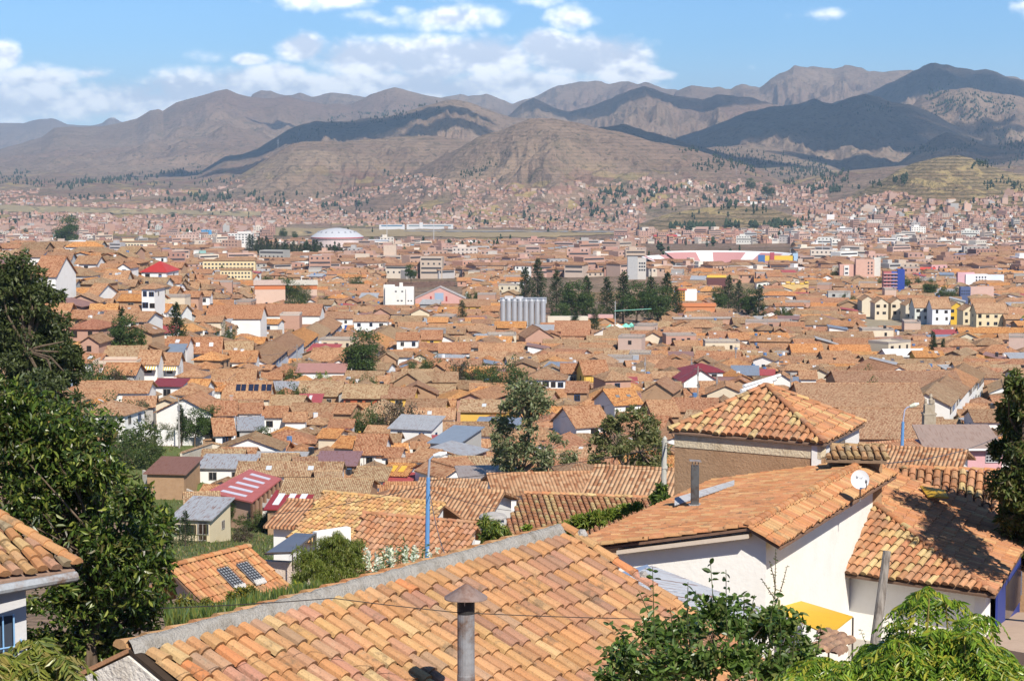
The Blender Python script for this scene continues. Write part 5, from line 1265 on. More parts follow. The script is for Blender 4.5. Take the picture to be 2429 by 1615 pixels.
lm_win('palace', 'long cream building with flat brown roof and a raised centre', 'school', 305, 592, [('wall','wall',[(-66,66,-12,6,-6,18,(.72,.62,.44)),(-12,16,-13,4,18,27,(.7,.6,.42)),(-70,-30,-18,-12,-6,8,(.7,.62,.48))]),('roof','roof',[(-68,68,-14,8,18,21,(.45,.27,.18)),(-14,18,-14,6,27,29,(.45,.27,.18))])], winrow(-64,64,10,3,18)+winrow(-64,64,3,3,18))
lm_win('pale_block', 'long cream three-storey block at the end of the tiled district', 'school', 545, 640, [('wall','wall',[(-62,62,-12,8,-8,22,(.72,.60,.36))]),('roof','roof',[(-64,64,-14,10,22,25,(.5,.3,.18))])], winrow(-60,60,12,4,14)+winrow(-60,60,3,4,14))
lm_win('pale_block', 'cream hospital-like block in front of the long cream one', 'school', 560, 660, [('wall','wall',[(-36,38,-12,8,-8,20,(.74,.62,.38))]),('roof','roof',[(-38,40,-14,10,20,24,(.5,.3,.18))])], winrow(-34,36,11,4,9)+winrow(-34,36,2,4,9))
lm('long_block', 'very long white row with blue doors below a brown roof', 'school', 400, 622, [('wall','wall',[(-110,110,-8,6,-8,9,(.74,.75,.8))]),('roof','roof',[(-113,113,-11,8,9,14,(.45,.26,.18))])]+[('door','paint',[(-100+k*14,-95+k*14,-8.4,-7.9,1,6,(.1,.15,.45))]) for k in range(15)])
for px, lab in ((625,'left orange gable warehouse with pale roof'),(700,'right orange gable warehouse with white ribbed roof')):
    p, s = at(px+15, 700, 500); rt = thing('warehouse', lab, 'warehouse', p, R(8))
    wv, wf, rv, rf = gable_geo(72*s, 46*s, 26*s, 9*s, 'g', .5, .2, -10); mb = MB(); mb.add(wv, wf, (.62,.45,.36)); mb.build('wall', M['wall'], rt)
    mb = MB(); mb.add(rv, rf, (.66,.5,.42) if px < 650 else (.68,.62,.52)); mb.build('roof', M['metal'], rt); mark(p.x, p.y, 60*s, 40*s, 0)
    box_part(rt, 'painted_band', M['paint'], [(-36*s,36*s,-23.4*s,-22.9*s,15*s,25*s,(.58,.19,.07))])
p, s = at(1045, 715, 500); rt = thing('warehouse', 'pink gabled warehouse with a tall glazed centre', 'warehouse', p)
wv, wf, rv, rf = gable_geo(118*s, 50*s, 8*s, 27*s, 'f', .3, .2, -10); mb = MB(); mb.add(wv, wf, (.62,.36,.32)); mb.build('wall', M['wall'], rt); mb = MB(); mb.add(rv, rf, (.55,.50,.46)); mb.build('roof', M['metal'], rt)
box_part(rt, 'window', M['glass'], [(-13*s,8*s,-25.5*s,-25*s,3*s,22*s,(.32,.42,.55))]); box_part(rt, 'door', M['paint'], [(-24*s,-20*s,-25.5*s,-25*s,2*s,14*s,(.4,.06,.06)),(13*s,17*s,-25.5*s,-25*s,2*s,14*s,(.4,.06,.06))])
lm_win('white_block', 'white flat-roofed building with stepped top left of the pink warehouse', 'office block', 950, 722, [('wall','wall',[(-36,32,-10,14,-8,42,(.74,.74,.70)),(-40,-14,-2,20,-8,46,(.72,.72,.68)),(-2,6,-6,0,42,52,(.74,.74,.7)),(14,32,-14,-10,-8,38,(.78,.77,.74))])], winrow(-18,28,30,3,3,-10.2,.3)+winrow(-10,8,8,3,2,-10.2,.5)+winrow(16,30,8,3,2,-14.2,.5))
lm_win('grey_block', 'bare concrete frame block left of the stadium', 'apartment block', 1512, 645, [('wall','concrete',[(-24,0,-10,8,-8,36,(.42,.42,.42)),(0,20,-9,8,-8,33,(.55,.52,.48))])], winrow(2,19,3,4,3,-9.2,.7)+winrow(2,19,11,4,3,-9.2,.7)+winrow(2,19,19,4,3,-9.2,.7))
lm_win('brick_block', 'pale brick block with grey front behind the pine row', 'apartment block', 905, 628, [('wall','brick',[(-62,-28,-10,8,-8,26,(.6,.5,.4)),(-20,30,-10,8,-8,22,(.55,.36,.28)),(5,35,0,16,-8,46,(.56,.45,.36))])], winrow(-26,-18,4,18,1,-10.3,.8)+winrow(0,26,4,5,4,-10.3,.5)+winrow(0,26,12,5,4,-10.3,.5))
lm_win('brick_block', 'pale brick apartment block left of the deep blue tower', 'apartment block', 2050, 655, [('wall','brick',[(-22,22,-10,8,-8,40,(.60,.38,.30)),(22,38,-2,8,-8,44,(.62,.6,.55))])], winrow(4,20,6,4,2,-10.3,.4)+winrow(4,20,14,4,2,-10.3,.4)+winrow(4,20,22,4,2,-10.3,.4)+winrow(4,20,30,4,2,-10.3,.4))
lm_win('brick_block', 'pink brick house with white balcony column left of the pale brick block', 'apartment block', 2012, 655, [('wall','brick',[(-22,20,-10,8,-8,28,(.60,.36,.29)),(-12,0,-12,-10,-8,26,(.72,.7,.66))])], winrow(-11,-1,6,4,1,-12.3,.7)+winrow(-11,-1,16,4,1,-12.3,.7))
lm_win('white_block', 'white building with flat terraces right of the blue tower', 'apartment block', 2330, 670, [('wall','wall',[(-60,-20,-8,8,-8,24,(.62,.38,.42)),(-42,10,-12,4,-8,20,(.78,.79,.82)),(10,50,-6,8,-8,18,(.65,.72,.8))])], winrow(-20,8,4,4,4,-12.3,.5)+winrow(-20,8,11,4,4,-12.3,.5))
lm_win('blue_block', 'building with dark blue balconies beside a bare brick wall', 'apartment block', 2310, 702, [('wall','brick',[(-10,46,-6,10,-8,22,(.58,.40,.34)),(-34,-10,-10,8,-8,22,(.10,.13,.25))])], winrow(-33,-11,4,3,4,-10.3,.6)+winrow(-33,-11,11,3,4,-10.3,.6))
lm('yellow_hall', 'dark hall with a bright yellow parapet', 'hall', 1699, 678, [('wall','paint',[(-22,22,-8,8,-6,24,(.13,.05,.05))]),('parapet','paint',[(-23,23,-9,-8,20,26,(.75,.5,.08))])])
lm('market_roof', 'yellow tented market roofs', 'market', 1885, 682, [('roof','paint',[(-32+k*11,-23+k*11,-8,8,8+(k % 2)*3,11+(k % 2)*3,(.75,.5,.08) if k % 3 else (.8,.76,.66)) for k in range(6)]),('wall','wall',[(-32,32,-7,7,-6,8,(.6,.45,.2))])])
lm('red_hall', 'wide hall with a dark red roof behind the stadium', 'warehouse', 1578, 566, [('wall','wall',[(-26,26,-8,8,-6,5,(.62,.5,.45))]),('roof','paint',[(-28,28,-10,10,5,9,(.52,.08,.08))])])
lm('red_hall', 'long bright red roofed market right of the blue tower', 'market', 2180, 643, [('wall','wall',[(-22,34,-6,8,-6,4,(.3,.35,.25))]),('roof','paint',[(-30,38,-8,10,4,9,(.62,.09,.06))])])
lm('terminal', 'long low white terminal building on the far side of the airfield', 'terminal', 985, 538, [('wall','wall',[(-85,-25,-4,4,-4,5,(.6,.61,.64)),(-20,90,-4,4,-4,6,(.6,.6,.6)),(10,18,-5,4,-4,10,(.64,.64,.64))]),('window','glass',[(-80,-30,-4.4,-3.9,1,4,(.1,.2,.3)),(-15,85,-4.4,-3.9,1,4,(.2,.25,.28))])])
lm('white_tower', 'small white church tower and low white wing on the knoll', 'church', 1776, 482, [('wall','wall',[(-2.5,2.5,-2,2,-2,16,(.82,.82,.8)),(-28,20,-1,5,-2,4,(.78,.76,.72)),(28,44,-1,5,-2,5,(.78,.76,.72))]),('roof','roof',[(-29,21,-2,6,4,6,(.5,.28,.18)),(27,45,-2,6,5,7,(.5,.28,.18))])])
lm('long_block', 'long grey ribbed roof on the left of the red hall', 'warehouse', 1350, 602, [('wall','wall',[(-48,44,-8,8,-6,12,(.6,.5,.42))]),('roof','metal',[(-50+k*16,-36+k*16,-10,10,12+k*1.6,14+k*1.6,(.36,.4,.42)) for k in range(6)])])
lm_win('yellow_block', 'ochre striped block with a white curved side wall', 'apartment block', 1628, 712, [('wall','wall',[(-24,-4,-10,8,-8,24,(.5,.27,.06)),(-4,24,-11,8,-8,26,(.8,.79,.78))]),('roof','paint',[(-26,0,-12,10,24,27,(.5,.12,.08))])], winrow(-23,-5,3,4,4,-10.3,.5)+winrow(-23,-5,10,4,4,-10.3,.5)+winrow(-23,-5,17,4,4,-10.3,.5))
lm('orange_hall', 'bright orange low hall under the ochre block', 'hall', 1650, 733, [('wall','wall',[(-46,46,-6,8,-8,6,(.58,.25,.12))]),('roof','paint',[(-48,48,-8,12,6,14,(.60,.22,.09))])])
lm('grey_hall', 'long grey-brown sheet roof right of the fairground', 'warehouse', 1690, 764, [('wall','wall',[(-90,100,-6,14,-8,8,(.45,.28,.2))]),('roof','metal',[(-95,104,-8,18,8,11,(.50,.44,.38))])], 4)
lm('cream_hall', 'cream arched hall left of the fairground mast', 'hall', 1335, 768, [('wall','wall',[(-36,60,-8,10,-8,18,(.68,.62,.5))]),('roof','paint',[(60,120,-6,10,14,22,(.6,.36,.33))])])
# fairground
p, s = at(1459, 786, 500); rt = thing('fairground_ride', 'grey mast with a long green swinging arm of a fairground ride', 'fairground ride', p)
mb = MB(); mb.tube([(0,0,-9),(0,0,72*s)], [1.3*s,.6*s], 6, (.5,.55,.58)); mb.build('mast', M['paint'], rt)
mb = MB(); mb.tube([(-2*s,-2*s,49*s),(86*s,-2*s,54*s)], [.9*s,.9*s], 6, (.18,.5,.38)); mb.build('arm', M['paint'], rt)
p, s = at(1470, 786, 500); rt = thing('fairground_canopy', 'turquoise canopies of the fairground rides', 'fairground ride', p)
for k, (x, w) in enumerate(((-22,12),(-4,15),(16,13),(30,9))):
    mb = MB(); lathe(mb, [(w*s,8*s),(w*.9*s,10*s),(.1,17*s)], 8, (.2,.62,.48) if k != 1 else (.72,.74,.6))
    for v in range(len(mb.v)): mb.v[v] = (mb.v[v][0]+x*s, mb.v[v][1]*.6+k*2, mb.v[v][2])
    mb.build('canopy', M['paint'], rt); mb = MB(); mb.tube([(x*s,k*2,-2),(x*s,k*2,9*s)], .8*s, 5, (.5,.5,.5)); mb.build('post', M['paint'], rt)
# the row of cream apartment houses on the right
drape('yard', 2030, 2400, lambda p: 725, lambda p: 790, M['grass'], (.36,.30,.22), 'pale ground in front of the apartment row', 20, 6, .3)
AP = [(2058,716,24,'f',CREAM,'first cream gable of the apartment row'),(2090,722,26,'f',CREAM,'second cream gable of the apartment row, with a white ground floor'),(2128,722,26,'f',(.66,.56,.42),'third cream gable of the apartment row, in front of a chimney block'),(2165,728,30,'f',(.62,.55,.44),'fourth gable of the apartment row, with a grey side wall'),(2195,732,44,'g',(.60,.62,.58),'apartment house with grey-green and cream window strips'),(2232,735,36,'g',(.74,.76,.82),'white and pale blue apartment house of the row'),(2268,733,30,'f',(.62,.40,.05),'mustard yellow gable of the apartment row'),(2300,740,28,'f',(.68,.58,.40),'cream gable right of the mustard one'),(2352,746,62,'g',(.68,.57,.37),'long cream apartment house ending the row')]
for (px, ye, wpx, kd, wc, lab) in AP:
    D = hit(px, ye+26, 2, 500); p = P(px, ye-4, D); zb = gz(p.x, p.y); w = wpx*1.22*D/F
    house(p.x, p.y+4, w, 9, p.z-zb, 3.2 if kd == 'g' else w*.34, R(2), kd, wc, OR[4], lab, nwin=max(2, int(w/2.4)), over=.3)
# walls around the garden and the yard
def wall_line(pts, h, col, mt, label, th=.35, cap=None, dmin=150, cat='wall'):
    rt = None; mb = MB(); mc = MB(); W_ = []
    for (px, py) in pts:
        D = hit(px, py, 0, dmin); q_ = P(px, py, D); q_.z = gz(q_.x, q_.y); W_.append(q_)
    for a, b in zip(W_, W_[1:]):
        d = (b-a); d.z = 0; u = d.normalized(); n_ = Vector((-u.y, u.x, 0))*th/2
        top = [a+n_, a-n_, b-n_, b+n_]
        mb.add([v+Vector((0,0,-2)) for v in top]+[v+Vector((0,0,h)) for v in top], [(0,3,2,1),(4,5,6,7),(0,1,5,4),(1,2,6,5),(2,3,7,6),(3,0,4,7)], col)
        if cap:
            n2 = n_*1.8; top = [a+n2, a-n2, b-n2, b+n2]
            mc.add([v+Vector((0,0,h+.01)) for v in top]+[(a if k < 2 else b)+Vector((0,0,h+.28)) for k in range(4)], [(0,3,2,1),(0,1,5,4),(1,2,6,5),(2,3,7,6),(3,0,4,7)], cap)
    rt = thing('wall', label, cat); mb.build('wall_body', M[mt], rt)
    if cap: mc.build('coping', M['roof'], rt)
wall_line([(340,1052),(368,1050)], 2.2, WHITE, 'wallnear', 'short whitewashed wall left of the leaning tree')
wall_line([(372,1056),(427,1058)], 2.6, WHITE, 'wallnear', 'whitewashed garden wall behind the meadow')
wall_line([(435,1060),(484,1060)], 1.6, WHITE, 'wallnear', 'lower whitewashed wall right of the garden wall')
wall_line([(484,1072),(600,1062)], 1.9, ADOBE, 'adobe', 'long adobe wall with tile coping beside the white walls', cap=OR[3])
wall_line([(430,1112),(502,1086),(576,1100)], 2.4, (.66,.60,.5), 'rough', 'pale yard wall with tile coping around the workshop yard', cap=OLD[1])
wall_line([(545,1140),(590,1112),(660,1118)], 3.0, WHITE, 'rough', 'white yard wall behind the skylit red roof', cap=OLD[1])
wall_line([(340,1140),(470,1190)], 1.2, (.5,.47,.43), 'concrete', 'grey railing wall of the yard')
wall_line([(600,1140),(700,1144)], 2.2, WHITE, 'rough', 'white plastered wall right of the skylit red roof')
wall_line([(205,990),(350,985)], 2.0, ADOBE, 'adobe', 'adobe wall with coping above the garden slope', cap=OR[3])
# red roof with skylights
D = hit(580, 1205, 3.2, 200)
tl = P(592,1112,D+17); bl = P(490,1166,D+6); br = P(598,1190,D); tr = P(668,1134,D+11)
rt = thing('house', 'long red sheet roof with five pale skylights and arched openings beneath', 'house')
def slab(mb, q_, th, col, mat=0): mb.add([Vector(v) for v in q_]+[Vector(v)-Vector((0,0,th)) for v in q_], [(0,1,2,3),(7,6,5,4),(0,4,5,1),(1,5,6,2),(2,6,7,3),(3,7,4,0)], col, None, mat)
mb = MB(); slab(mb, [bl, br, tr, tl], .2, (.56,.16,.14)); mb.build('roof', M['paintmetal'], rt)
for k in range(5):
    t0 = .10+k*.18; a = bl.lerp(tl, t0); b = br.lerp(tr, t0); a2 = bl.lerp(tl, t0+.065); b2 = br.lerp(tr, t0+.065); up = Vector((0,0,.06))
    mb = MB(); slab(mb, [a.lerp(b,.22)+up, a.lerp(b,.78)+up, a2.lerp(b2,.78)+up, a2.lerp(b2,.22)+up], .05, (.62,.60,.66)); mb.build('skylight', M['plastic'], rt)
mb = MB()
for a, b in ((br, tr), (bl, br)):
    n = 7 if a is br else 1; dn = Vector((0,0,-.22)); L_ = (b-a)
    for k in range(n+1):
        q_ = a+L_*(k/n); mb.tube([q_+dn, q_+Vector((0,0,-6))], .22, 5, (.25,.15,.1))
slab(mb, [bl.lerp(tr,.05)+Vector((0,0,-.25)), br.lerp(tl,.05)+Vector((0,0,-.25)), tr.lerp(bl,.04)+Vector((0,0,-.25)), tl.lerp(br,.04)+Vector((0,0,-.25))], 5, (.5,.33,.25)); mb.build('wall', M['wall'], rt)
c_ = (bl+tr)/2; mark(c_.x, c_.y, 9, 14, 0)
# balcony house
D = hit(472, 1292, 0, 150); s = D/F; p = P(472, 1292, D); p.z = gz(p.x, p.y)
house(p.x, p.y+3, 92*s, 6.5, 72*s, 1.3, R(-14), 'm', (.66,.56,.38), GRM, 'two-storey cream house with a green wooden balcony and patched grey tin roof', 'rusty', extra=ex_balcony((.13,.13,.06)), nwin=3)
# hillside houses nearer than the town, placed at stated distances
SL = [
 (985,1235,1180,1142,'g',OR[4],ADOBE,150,-10,11,'broad salmon roof just behind the two near tiled slopes'),
 (1180,1420,1168,1132,'g',OR[1],WHITE,135,8,11,'salmon roof between the eucalyptus trunk and the tiled slopes'),
 (640,850,1252,1205,'g',OR[0],WHITE,118,-16,10,'ragged salmon roof with white end wall over the glass lean-to'),
 (900,1150,1225,1185,'g',OR[1],WHITE,112,-14,9,'pale salmon roof crossed by wires'),
 (1340,1425,1132,1100,'h',OLD[4],(.50,.28,.06),165,6,7,'brown roofed house with ochre panelled window front'),
 (1385,1610,1196,1112,'g',OR[4],ADOBE,112,-18,11,'pale orange roof with a leaning left edge below the tall tree'),
 (1050,1110,1128,1112,'f',OR[0],WHITE,210,30,8,'white gable with orange hanging laundry front'),
 (1100,1230,1140,1120,'m',(.42,.36,.33),GREY,190,6,7,'flat brown-grey tin roof left of the eucalyptus foot'),
 (2100,2230,1092,1050,'g',OR[6],WHITE,150,30,10,'orange roof strip beside the pink house'),
 (1960,2110,1100,1070,'g',OR[4],ADOBE,140,-6,12,'salmon roof hidden behind the adobe house'),
 (2090,2260,1122,1090,'g',OR[1],WHITE,120,-20,9,'pale gable roof at the foot of the second blue lamp post'),
]
for (xl, xr, ye, yr, kd, rc, wc, D, rt_, dep, lab) in SL:
    pxc = (xl+xr)/2; fp = P(pxc, ye, D); r = R(rt_); dep = min(dep, 5.5 if D > 125 else 6.5); w = (xr-xl)*D/F; hp = (ye-yr)*D/F; a = -P(pxc, ye, 1).z
    span = dep if kd == 'm' else dep/2
    rise = max(hp-span*a, span*.26 if kd != 'm' else .4)
    cx = fp.x-math.sin(r)*dep/2; cy = fp.y+math.cos(r)*dep/2
    h = max(2.6, fp.z-gz(cx, cy))
    house(cx, cy, w, dep, h, rise, r, kd, wc, rc, lab, 'metal' if kd == 'm' else 'roof', zb=fp.z-h, nwin=2)
# pink house on the right
D = 190; p = P(2285, 1062, D); rt = thing('house', 'pink walled house with a brown sheet roof and white barred window', 'house', (p.x, p.y, p.z), R(2)); s = D/F
box_part(rt, 'wall', M['wall'], [(-92*s,95*s,0,6,-5,0,(.62,.36,.38))])
mb = MB(); slab(mb, [(-98*s,-.5,-.02),(100*s,-.5,-.02),(96*s,5.5,1.5),(-92*s,5.5,1.5)], .12, (.45,.33,.27)); mb.build('roof', M['metal'], rt)
box_part(rt, 'gutter', M['paint'], [(-98*s,100*s,-.62,-.5,-.18,0,(.75,.75,.75))])
for x in (-10, 72):
    wn = box_part(rt, 'window', M['glass'], [(x*s-.7,x*s+.7,-.06,-.01,-1.35,-.45,(.04,.04,.05))]); box_part(wn, 'grille', M['paint'], [(x*s-.7+k*.28,x*s-.67+k*.28,-.09,-.07,-1.35,-.45,(.8,.8,.8)) for k in range(6)]+[(x*s-.7,x*s+.7,-.1,-.07,z,z+.04,(.8,.8,.8)) for z in (-1.37,-1.05,-.75,-.45)])
mb = MB(); slab(mb, [(-112*s,-2,-1.6),(-60*s,-2,-1.6),(-60*s,-.02,-.4),(-108*s,-.02,-.4)], .08, (.6,.3,.25)); mb.build('awning', M['paintmetal'], rt)
# stone bell gable
D = 215; p = P(2206, 1018, D); s = D/F; rt = thing('bell_gable', 'weathered stone bell gable with stacked pinnacles', 'church tower', p)
box_part(rt, 'wall', M['rough'], [(-14*s,14*s,0,30*s,-6,34*s,(.40,.34,.26)),(-16*s,16*s,-1*s,31*s,34*s,38*s,(.42,.36,.28)),(-12*s,12*s,4*s,24*s,38*s,58*s,(.40,.34,.26))])
for x, z, k in ((-9,58,1),(3,70,1.2),(10,56,.9),(-10,38,1)):
    mb = MB(); lathe(mb, [(4*s*k,z*s-10*s),(4.4*s*k,z*s),(2.8*s*k,z*s+3*s),(3.6*s*k,z*s+8*s),(.1,z*s+14*s)], 8, (.42,.36,.28))
    for v in range(len(mb.v)): mb.v[v] = (mb.v[v][0]+x*s, mb.v[v][1]+12*s, mb.v[v][2])
    mb.build('pinnacle', M['rough'], rt)
# pylons on the hills
for px, py, hp in ((662,352,22),(712,333,22),(1552,322,22),(1655,345,20),(1745,420,24),(2270,300,14)):
    q_ = fhit(px, py)
    if q_ is None: continue
    s = q_.y/F; rt = thing('pylon', 'thin grey power pylon on the hill crest', 'pylon', q_, group='power pylons on the hills')
    mb = MB()
    for a in (-1, 1): mb.tube([(a*1.8*s,0,-5),(0,0,hp*s)], .18*s, 4, (.4,.4,.42))
    for z in (.6, .8): mb.tube([(-3*s,0,hp*s*z),(3*s,0,hp*s*z)], .15*s, 4, (.4,.4,.42))
    mb.build('frame', M['paint'], rt)

# utility poles between the houses
PL_ = []
for (px, py, hp, lab) in ((1655,962,95,'tall grey utility pole right of the dark red roofs'),(1700,965,80,'second utility pole right of the dark red roofs'),(1640,915,48,'pole behind the dark red gable'),(425,1052,110,'bare pole standing in the garden trees'),(705,880,40,'pole by the corner of the smooth pink roof'),(830,770,36,'pole at the top end of the long shaded street'),(600,905,50,'pole at the lower end of the long shaded street'),(1180,1110,60,'short pole left of the eucalyptus foot'),(1530,915,50,'thin pole above the large adobe gable'),(1745,880,50,'thin pole left of the bright white block'),(1875,960,70,'thin pole behind the adobe pyramid roof')):
    D = hit(px, py, 1, 150); p = P(px, py, D); s = D/F; rt = thing('utility_pole', lab, 'utility pole', p); H_ = max(7, hp*s)
    mb = MB(); mb.tube([(0,0,-3),(0,0,H_*.6),(0,0,H_)], [.16,.13,.1], 7, (.34,.32,.30)); mb.build('pole', M['concrete'], rt)
    mb = MB(); mb.box(-.9, .9, -.05, .05, H_-.7, H_-.58, (.2,.17,.15)); mb.box(-.2, .2, -.2, .2, H_-2.1, H_-1.3, (.3,.3,.32)); mb.build('crossarm', M['wood'], rt); PL_.append(p+Vector((0,0,H_-.6)))
# ---------------------------------------------------------------- modelled tile roofs close to the camera
TP = [(.52,.26,.13),(.54,.29,.145),(.50,.235,.115),(.53,.30,.16),(.56,.36,.19),(.50,.265,.18),(.46,.225,.16),(.54,.215,.10),(.54,.30,.15),(.42,.25,.17),(.52,.27,.14),(.50,.25,.13)]
TP2 = [(.52,.26,.13),(.50,.25,.125),(.48,.235,.12),(.53,.28,.15),(.46,.23,.13),(.42,.21,.13),(.38,.20,.14),(.50,.28,.155)]
TS = [(.53,.235,.12),(.50,.215,.105),(.54,.27,.14),(.56,.31,.16),(.48,.20,.10),(.51,.23,.125)]
TD = [(.47,.21,.12),(.50,.24,.135),(.43,.19,.105),(.53,.33,.17),(.48,.21,.11),(.55,.38,.2),(.40,.2,.12),(.45,.2,.11),(.49,.25,.15)]
def tile_plane(mb, poly, cols, pitch=.25, tl=.42, r=None, seg=5, lift=.03, skip=0, messy=1.0, base=None, rr=None, down=None):
    rr = rr or random.Random(int(poly[0].x*100))
    poly = [Vector(p) for p in poly]; n = Vector()
    for i in range(len(poly)): n += (poly[i]-poly[0]).cross(poly[(i+1) % len(poly)]-poly[0])
    n.normalize()
    if n.z < 0: n = -n
    if down is not None: dn = (down-n*down.dot(n)).normalized()
    else: dn = (Vector((0,0,-1))+n*n.z).normalized()
    u = dn.cross(n).normalized(); o = poly[0]
    P2 = [((p-o).dot(u), (p-o).dot(dn)) for p in poly]
    if base is not None: base.add([p-n*.012 for p in poly], [tuple(range(len(poly)))], (.26,.17,.12)); 
    u0 = min(p[0] for p in P2); u1 = max(p[0] for p in P2); r = r or pitch*.425; k = u0+pitch*.5; cs0 = cols
    while k < u1:
        xs = []
        for i in range(len(P2)):
            a, b = P2[i], P2[(i+1) % len(P2)]
            if (a[0]-k)*(b[0]-k) < 0: xs.append(a[1]+(b[1]-a[1])*(k-a[0])/(b[0]-a[0]))
        if len(xs) >= 2:
            v0, v1 = min(xs), max(xs); v = v1+rr.uniform(-.03, .03)*messy; row = rr.uniform(-.008, .008)*messy; first = True
            if callable(cs0): cols = cs0((k-u0)/(u1-u0), rr)
            streak = rr.choice(cols)
            while v > v0+.06:
                top = max(v-tl-.07, v0); L = v-top
                c = jit(streak if rr.random() < .35 else rr.choice(cols), .1, rr)
                if rr.random() > skip:
                    cu = k+row+rr.uniform(-.007, .007)*messy; tw = rr.uniform(-.012, .012)*messy; hh = rr.uniform(0, .008)*messy
                    V = []
                    for (vv, ra, ll, uu) in ((top, r*.86, .0, cu-tw), (v, r*1.06, lift, cu+tw)):
                        for s in range(seg+1):
                            th = math.pi*s/seg; q_ = o+u*(uu+ra*math.cos(th))+dn*vv+n*(ra*math.sin(th)*.9+ll+hh); V.append(q_)
                    m = seg+1; V.append(o+u*(cu+tw)+dn*v+n*(lift*.4)); e = len(V)-1
                    fc = [(s, s+1, m+s+1, m+s) for s in range(seg)]+[(m+s, m+s+1, e) for s in range(seg)]
                    mb.add(V, fc, None, cols=[c]*seg+[tuple(x*.55 for x in c)]*seg)  # end caps darkened: shade under the lower lip put into the colour
                v -= tl*rr.uniform(.97, 1.03)
        k += pitch*rr.uniform(.985, 1.015)
    return n, u, dn
def ridge_tiles(mb, a, b, cols, r=.12, tl=.4, rr=rng, lift=.02, bury=0.):
    a, b = Vector(a), Vector(b); d = (b-a); L = d.length; d.normalize(); s = d.cross(Vector((0,0,1))).normalized(); up = s.cross(d).normalized(); v = 0
    while v < L-.05:
        c = jit(rr.choice(cols), .1, rr); V = []
        e = min(v+tl+.05, L)
        for (vv, ra, ll) in ((v, r*1.05, lift), (e, r*.88, 0)):
            for k in range(7):
                th = math.pi*k/6; V.append(a+d*vv+s*ra*math.cos(th)+up*(ra*math.sin(th)*.85+ll-bury))
        V.append(a+d*v+up*(-bury)); 
        mb.add(V, [(k, k+1, 8+k, 7+k) for k in range(6)]+[(k+1, k, 14) for k in range(6)], c); v += tl
def strip(mb, pts, wl, wr, th, col, rr=rng, nn=None):
    """lumpy mortar strip along a line"""
    pts = [Vector(p) for p in pts]; n = 90; L = []
    for i in range(n+1):
        t = i/n*(len(pts)-1); k = min(int(t), len(pts)-2); q_ = pts[k].lerp(pts[k+1], t-k); d = (pts[k+1]-pts[k]).normalized(); s = d.cross(Vector((0,0,1))).normalized()
        L.append((q_, s))
    V = []
    for i, (q_, s) in enumerate(L):
        a = wl*rr.uniform(.7, 1.3); b = wr*rr.uniform(.65, 1.35)
        V += [q_-s*a+Vector((0,0,-a*.5)), q_-s*a*.5+Vector((0,0,th*.7-a*.2)), q_+Vector((0,0,th*rr.uniform(.9,1.1))), q_+s*b*.5+Vector((0,0,th*.7-b*.2)), q_+s*b+Vector((0,0,-b*.5))]
    mb.add(V, [(i*5+j, (i+1)*5+j, (i+1)*5+j+1, i*5+j+1) for i in range(n) for j in range(4)], col)
def wallq(mb, a, b, zt, zb, th=.25, col=WHITE, zt2=None):
    a, b = Vector(a), Vector(b); d = (b-a); d.z = 0; d.normalize(); nrm = Vector((-d.y, d.x, 0))*th
    z2 = zt if zt2 is None else zt2
    V = [Vector((a.x,a.y,zb)), Vector((b.x,b.y,zb)), Vector((b.x,b.y,zb))+nrm, Vector((a.x,a.y,zb))+nrm, Vector((a.x,a.y,zt)), Vector((b.x,b.y,z2)), Vector((b.x,b.y,z2))+nrm, Vector((a.x,a.y,zt))+nrm]
    mb.add(V, [(0,3,2,1),(4,5,6,7),(0,1,5,4),(1,2,6,5),(2,3,7,6),(3,0,4,7)], col)
LIMEW = (.88,.86,.81)
# --- 1: the near roof across the bottom of the picture
HN = thing('near_house', 'nearest house with a wide sloping orange tile roof and grey mortar ridge', 'house')
A = Vector((-4.94, 26, -6.31)); B = Vector((.83, 34.4, -6.31)); dv = Vector((.835, -.55, -.49)); rd = (B-A).normalized()
sl_ = 8.2; a2 = A+dv*sl_; b2 = B+dv*sl_
UD = -1; mt_ = MB(); mp_ = MB()
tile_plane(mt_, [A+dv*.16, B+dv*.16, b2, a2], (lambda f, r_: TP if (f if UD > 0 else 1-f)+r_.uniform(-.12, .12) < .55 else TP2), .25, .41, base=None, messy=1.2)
roof1 = mt_.build('roof', M['tile'], HN)
slab(mp_, [A-Vector((0,0,.02)), a2-Vector((0,0,.02)), b2-Vector((0,0,.02)), B-Vector((0,0,.02))], .05, (.05,.034,.024))  # bed blackened to paint in the shaded channels, besides grime
back = Vector((-.835, .55, -.49)); slab(mp_, [A, B, B+back*4, A+back*4], .06, (.45,.24,.13)); mp_.build('roof_bed', M['pan'], HN)
mb = MB(); strip(mb, [A+Vector((0,0,-.01)), A.lerp(B,.5)+Vector((0,0,-.02)), B+Vector((0,0,-.01))], .11, .15, .12, (.37,.35,.32)); mb.build('mortar_ridge', M['mortar'], HN, smooth=True)
mb = MB(); ridge_tiles(mb, A+back*.16+Vector((0,0,.04)), B+back*.16+Vector((0,0,.04)), TP[:4], .12, .46, lift=.03, bury=.0); mb.build('ridge_tiles', M['tile'], HN)
mb = MB(); ridge_tiles(mb, b2+rd*.05+Vector((0,0,.06)), B+rd*.05+Vector((0,0,.06)), TP, .1, .42); mb.build('verge_tiles', M['tile'], HN)
for k in range(7):
    mb = MB(); q_ = B.lerp(b2, .04+k*.145)+rd*.08+Vector((0,0,.13)); mb.tube([q_-dv*.03, q_+dv*.04, q_+dv*.13], [.05,.1,.05], 7, (.42,.40,.38)); mb.build('mortar_patch', M['mortar'], HN)
gw = MB(); w_ = rd*-.0
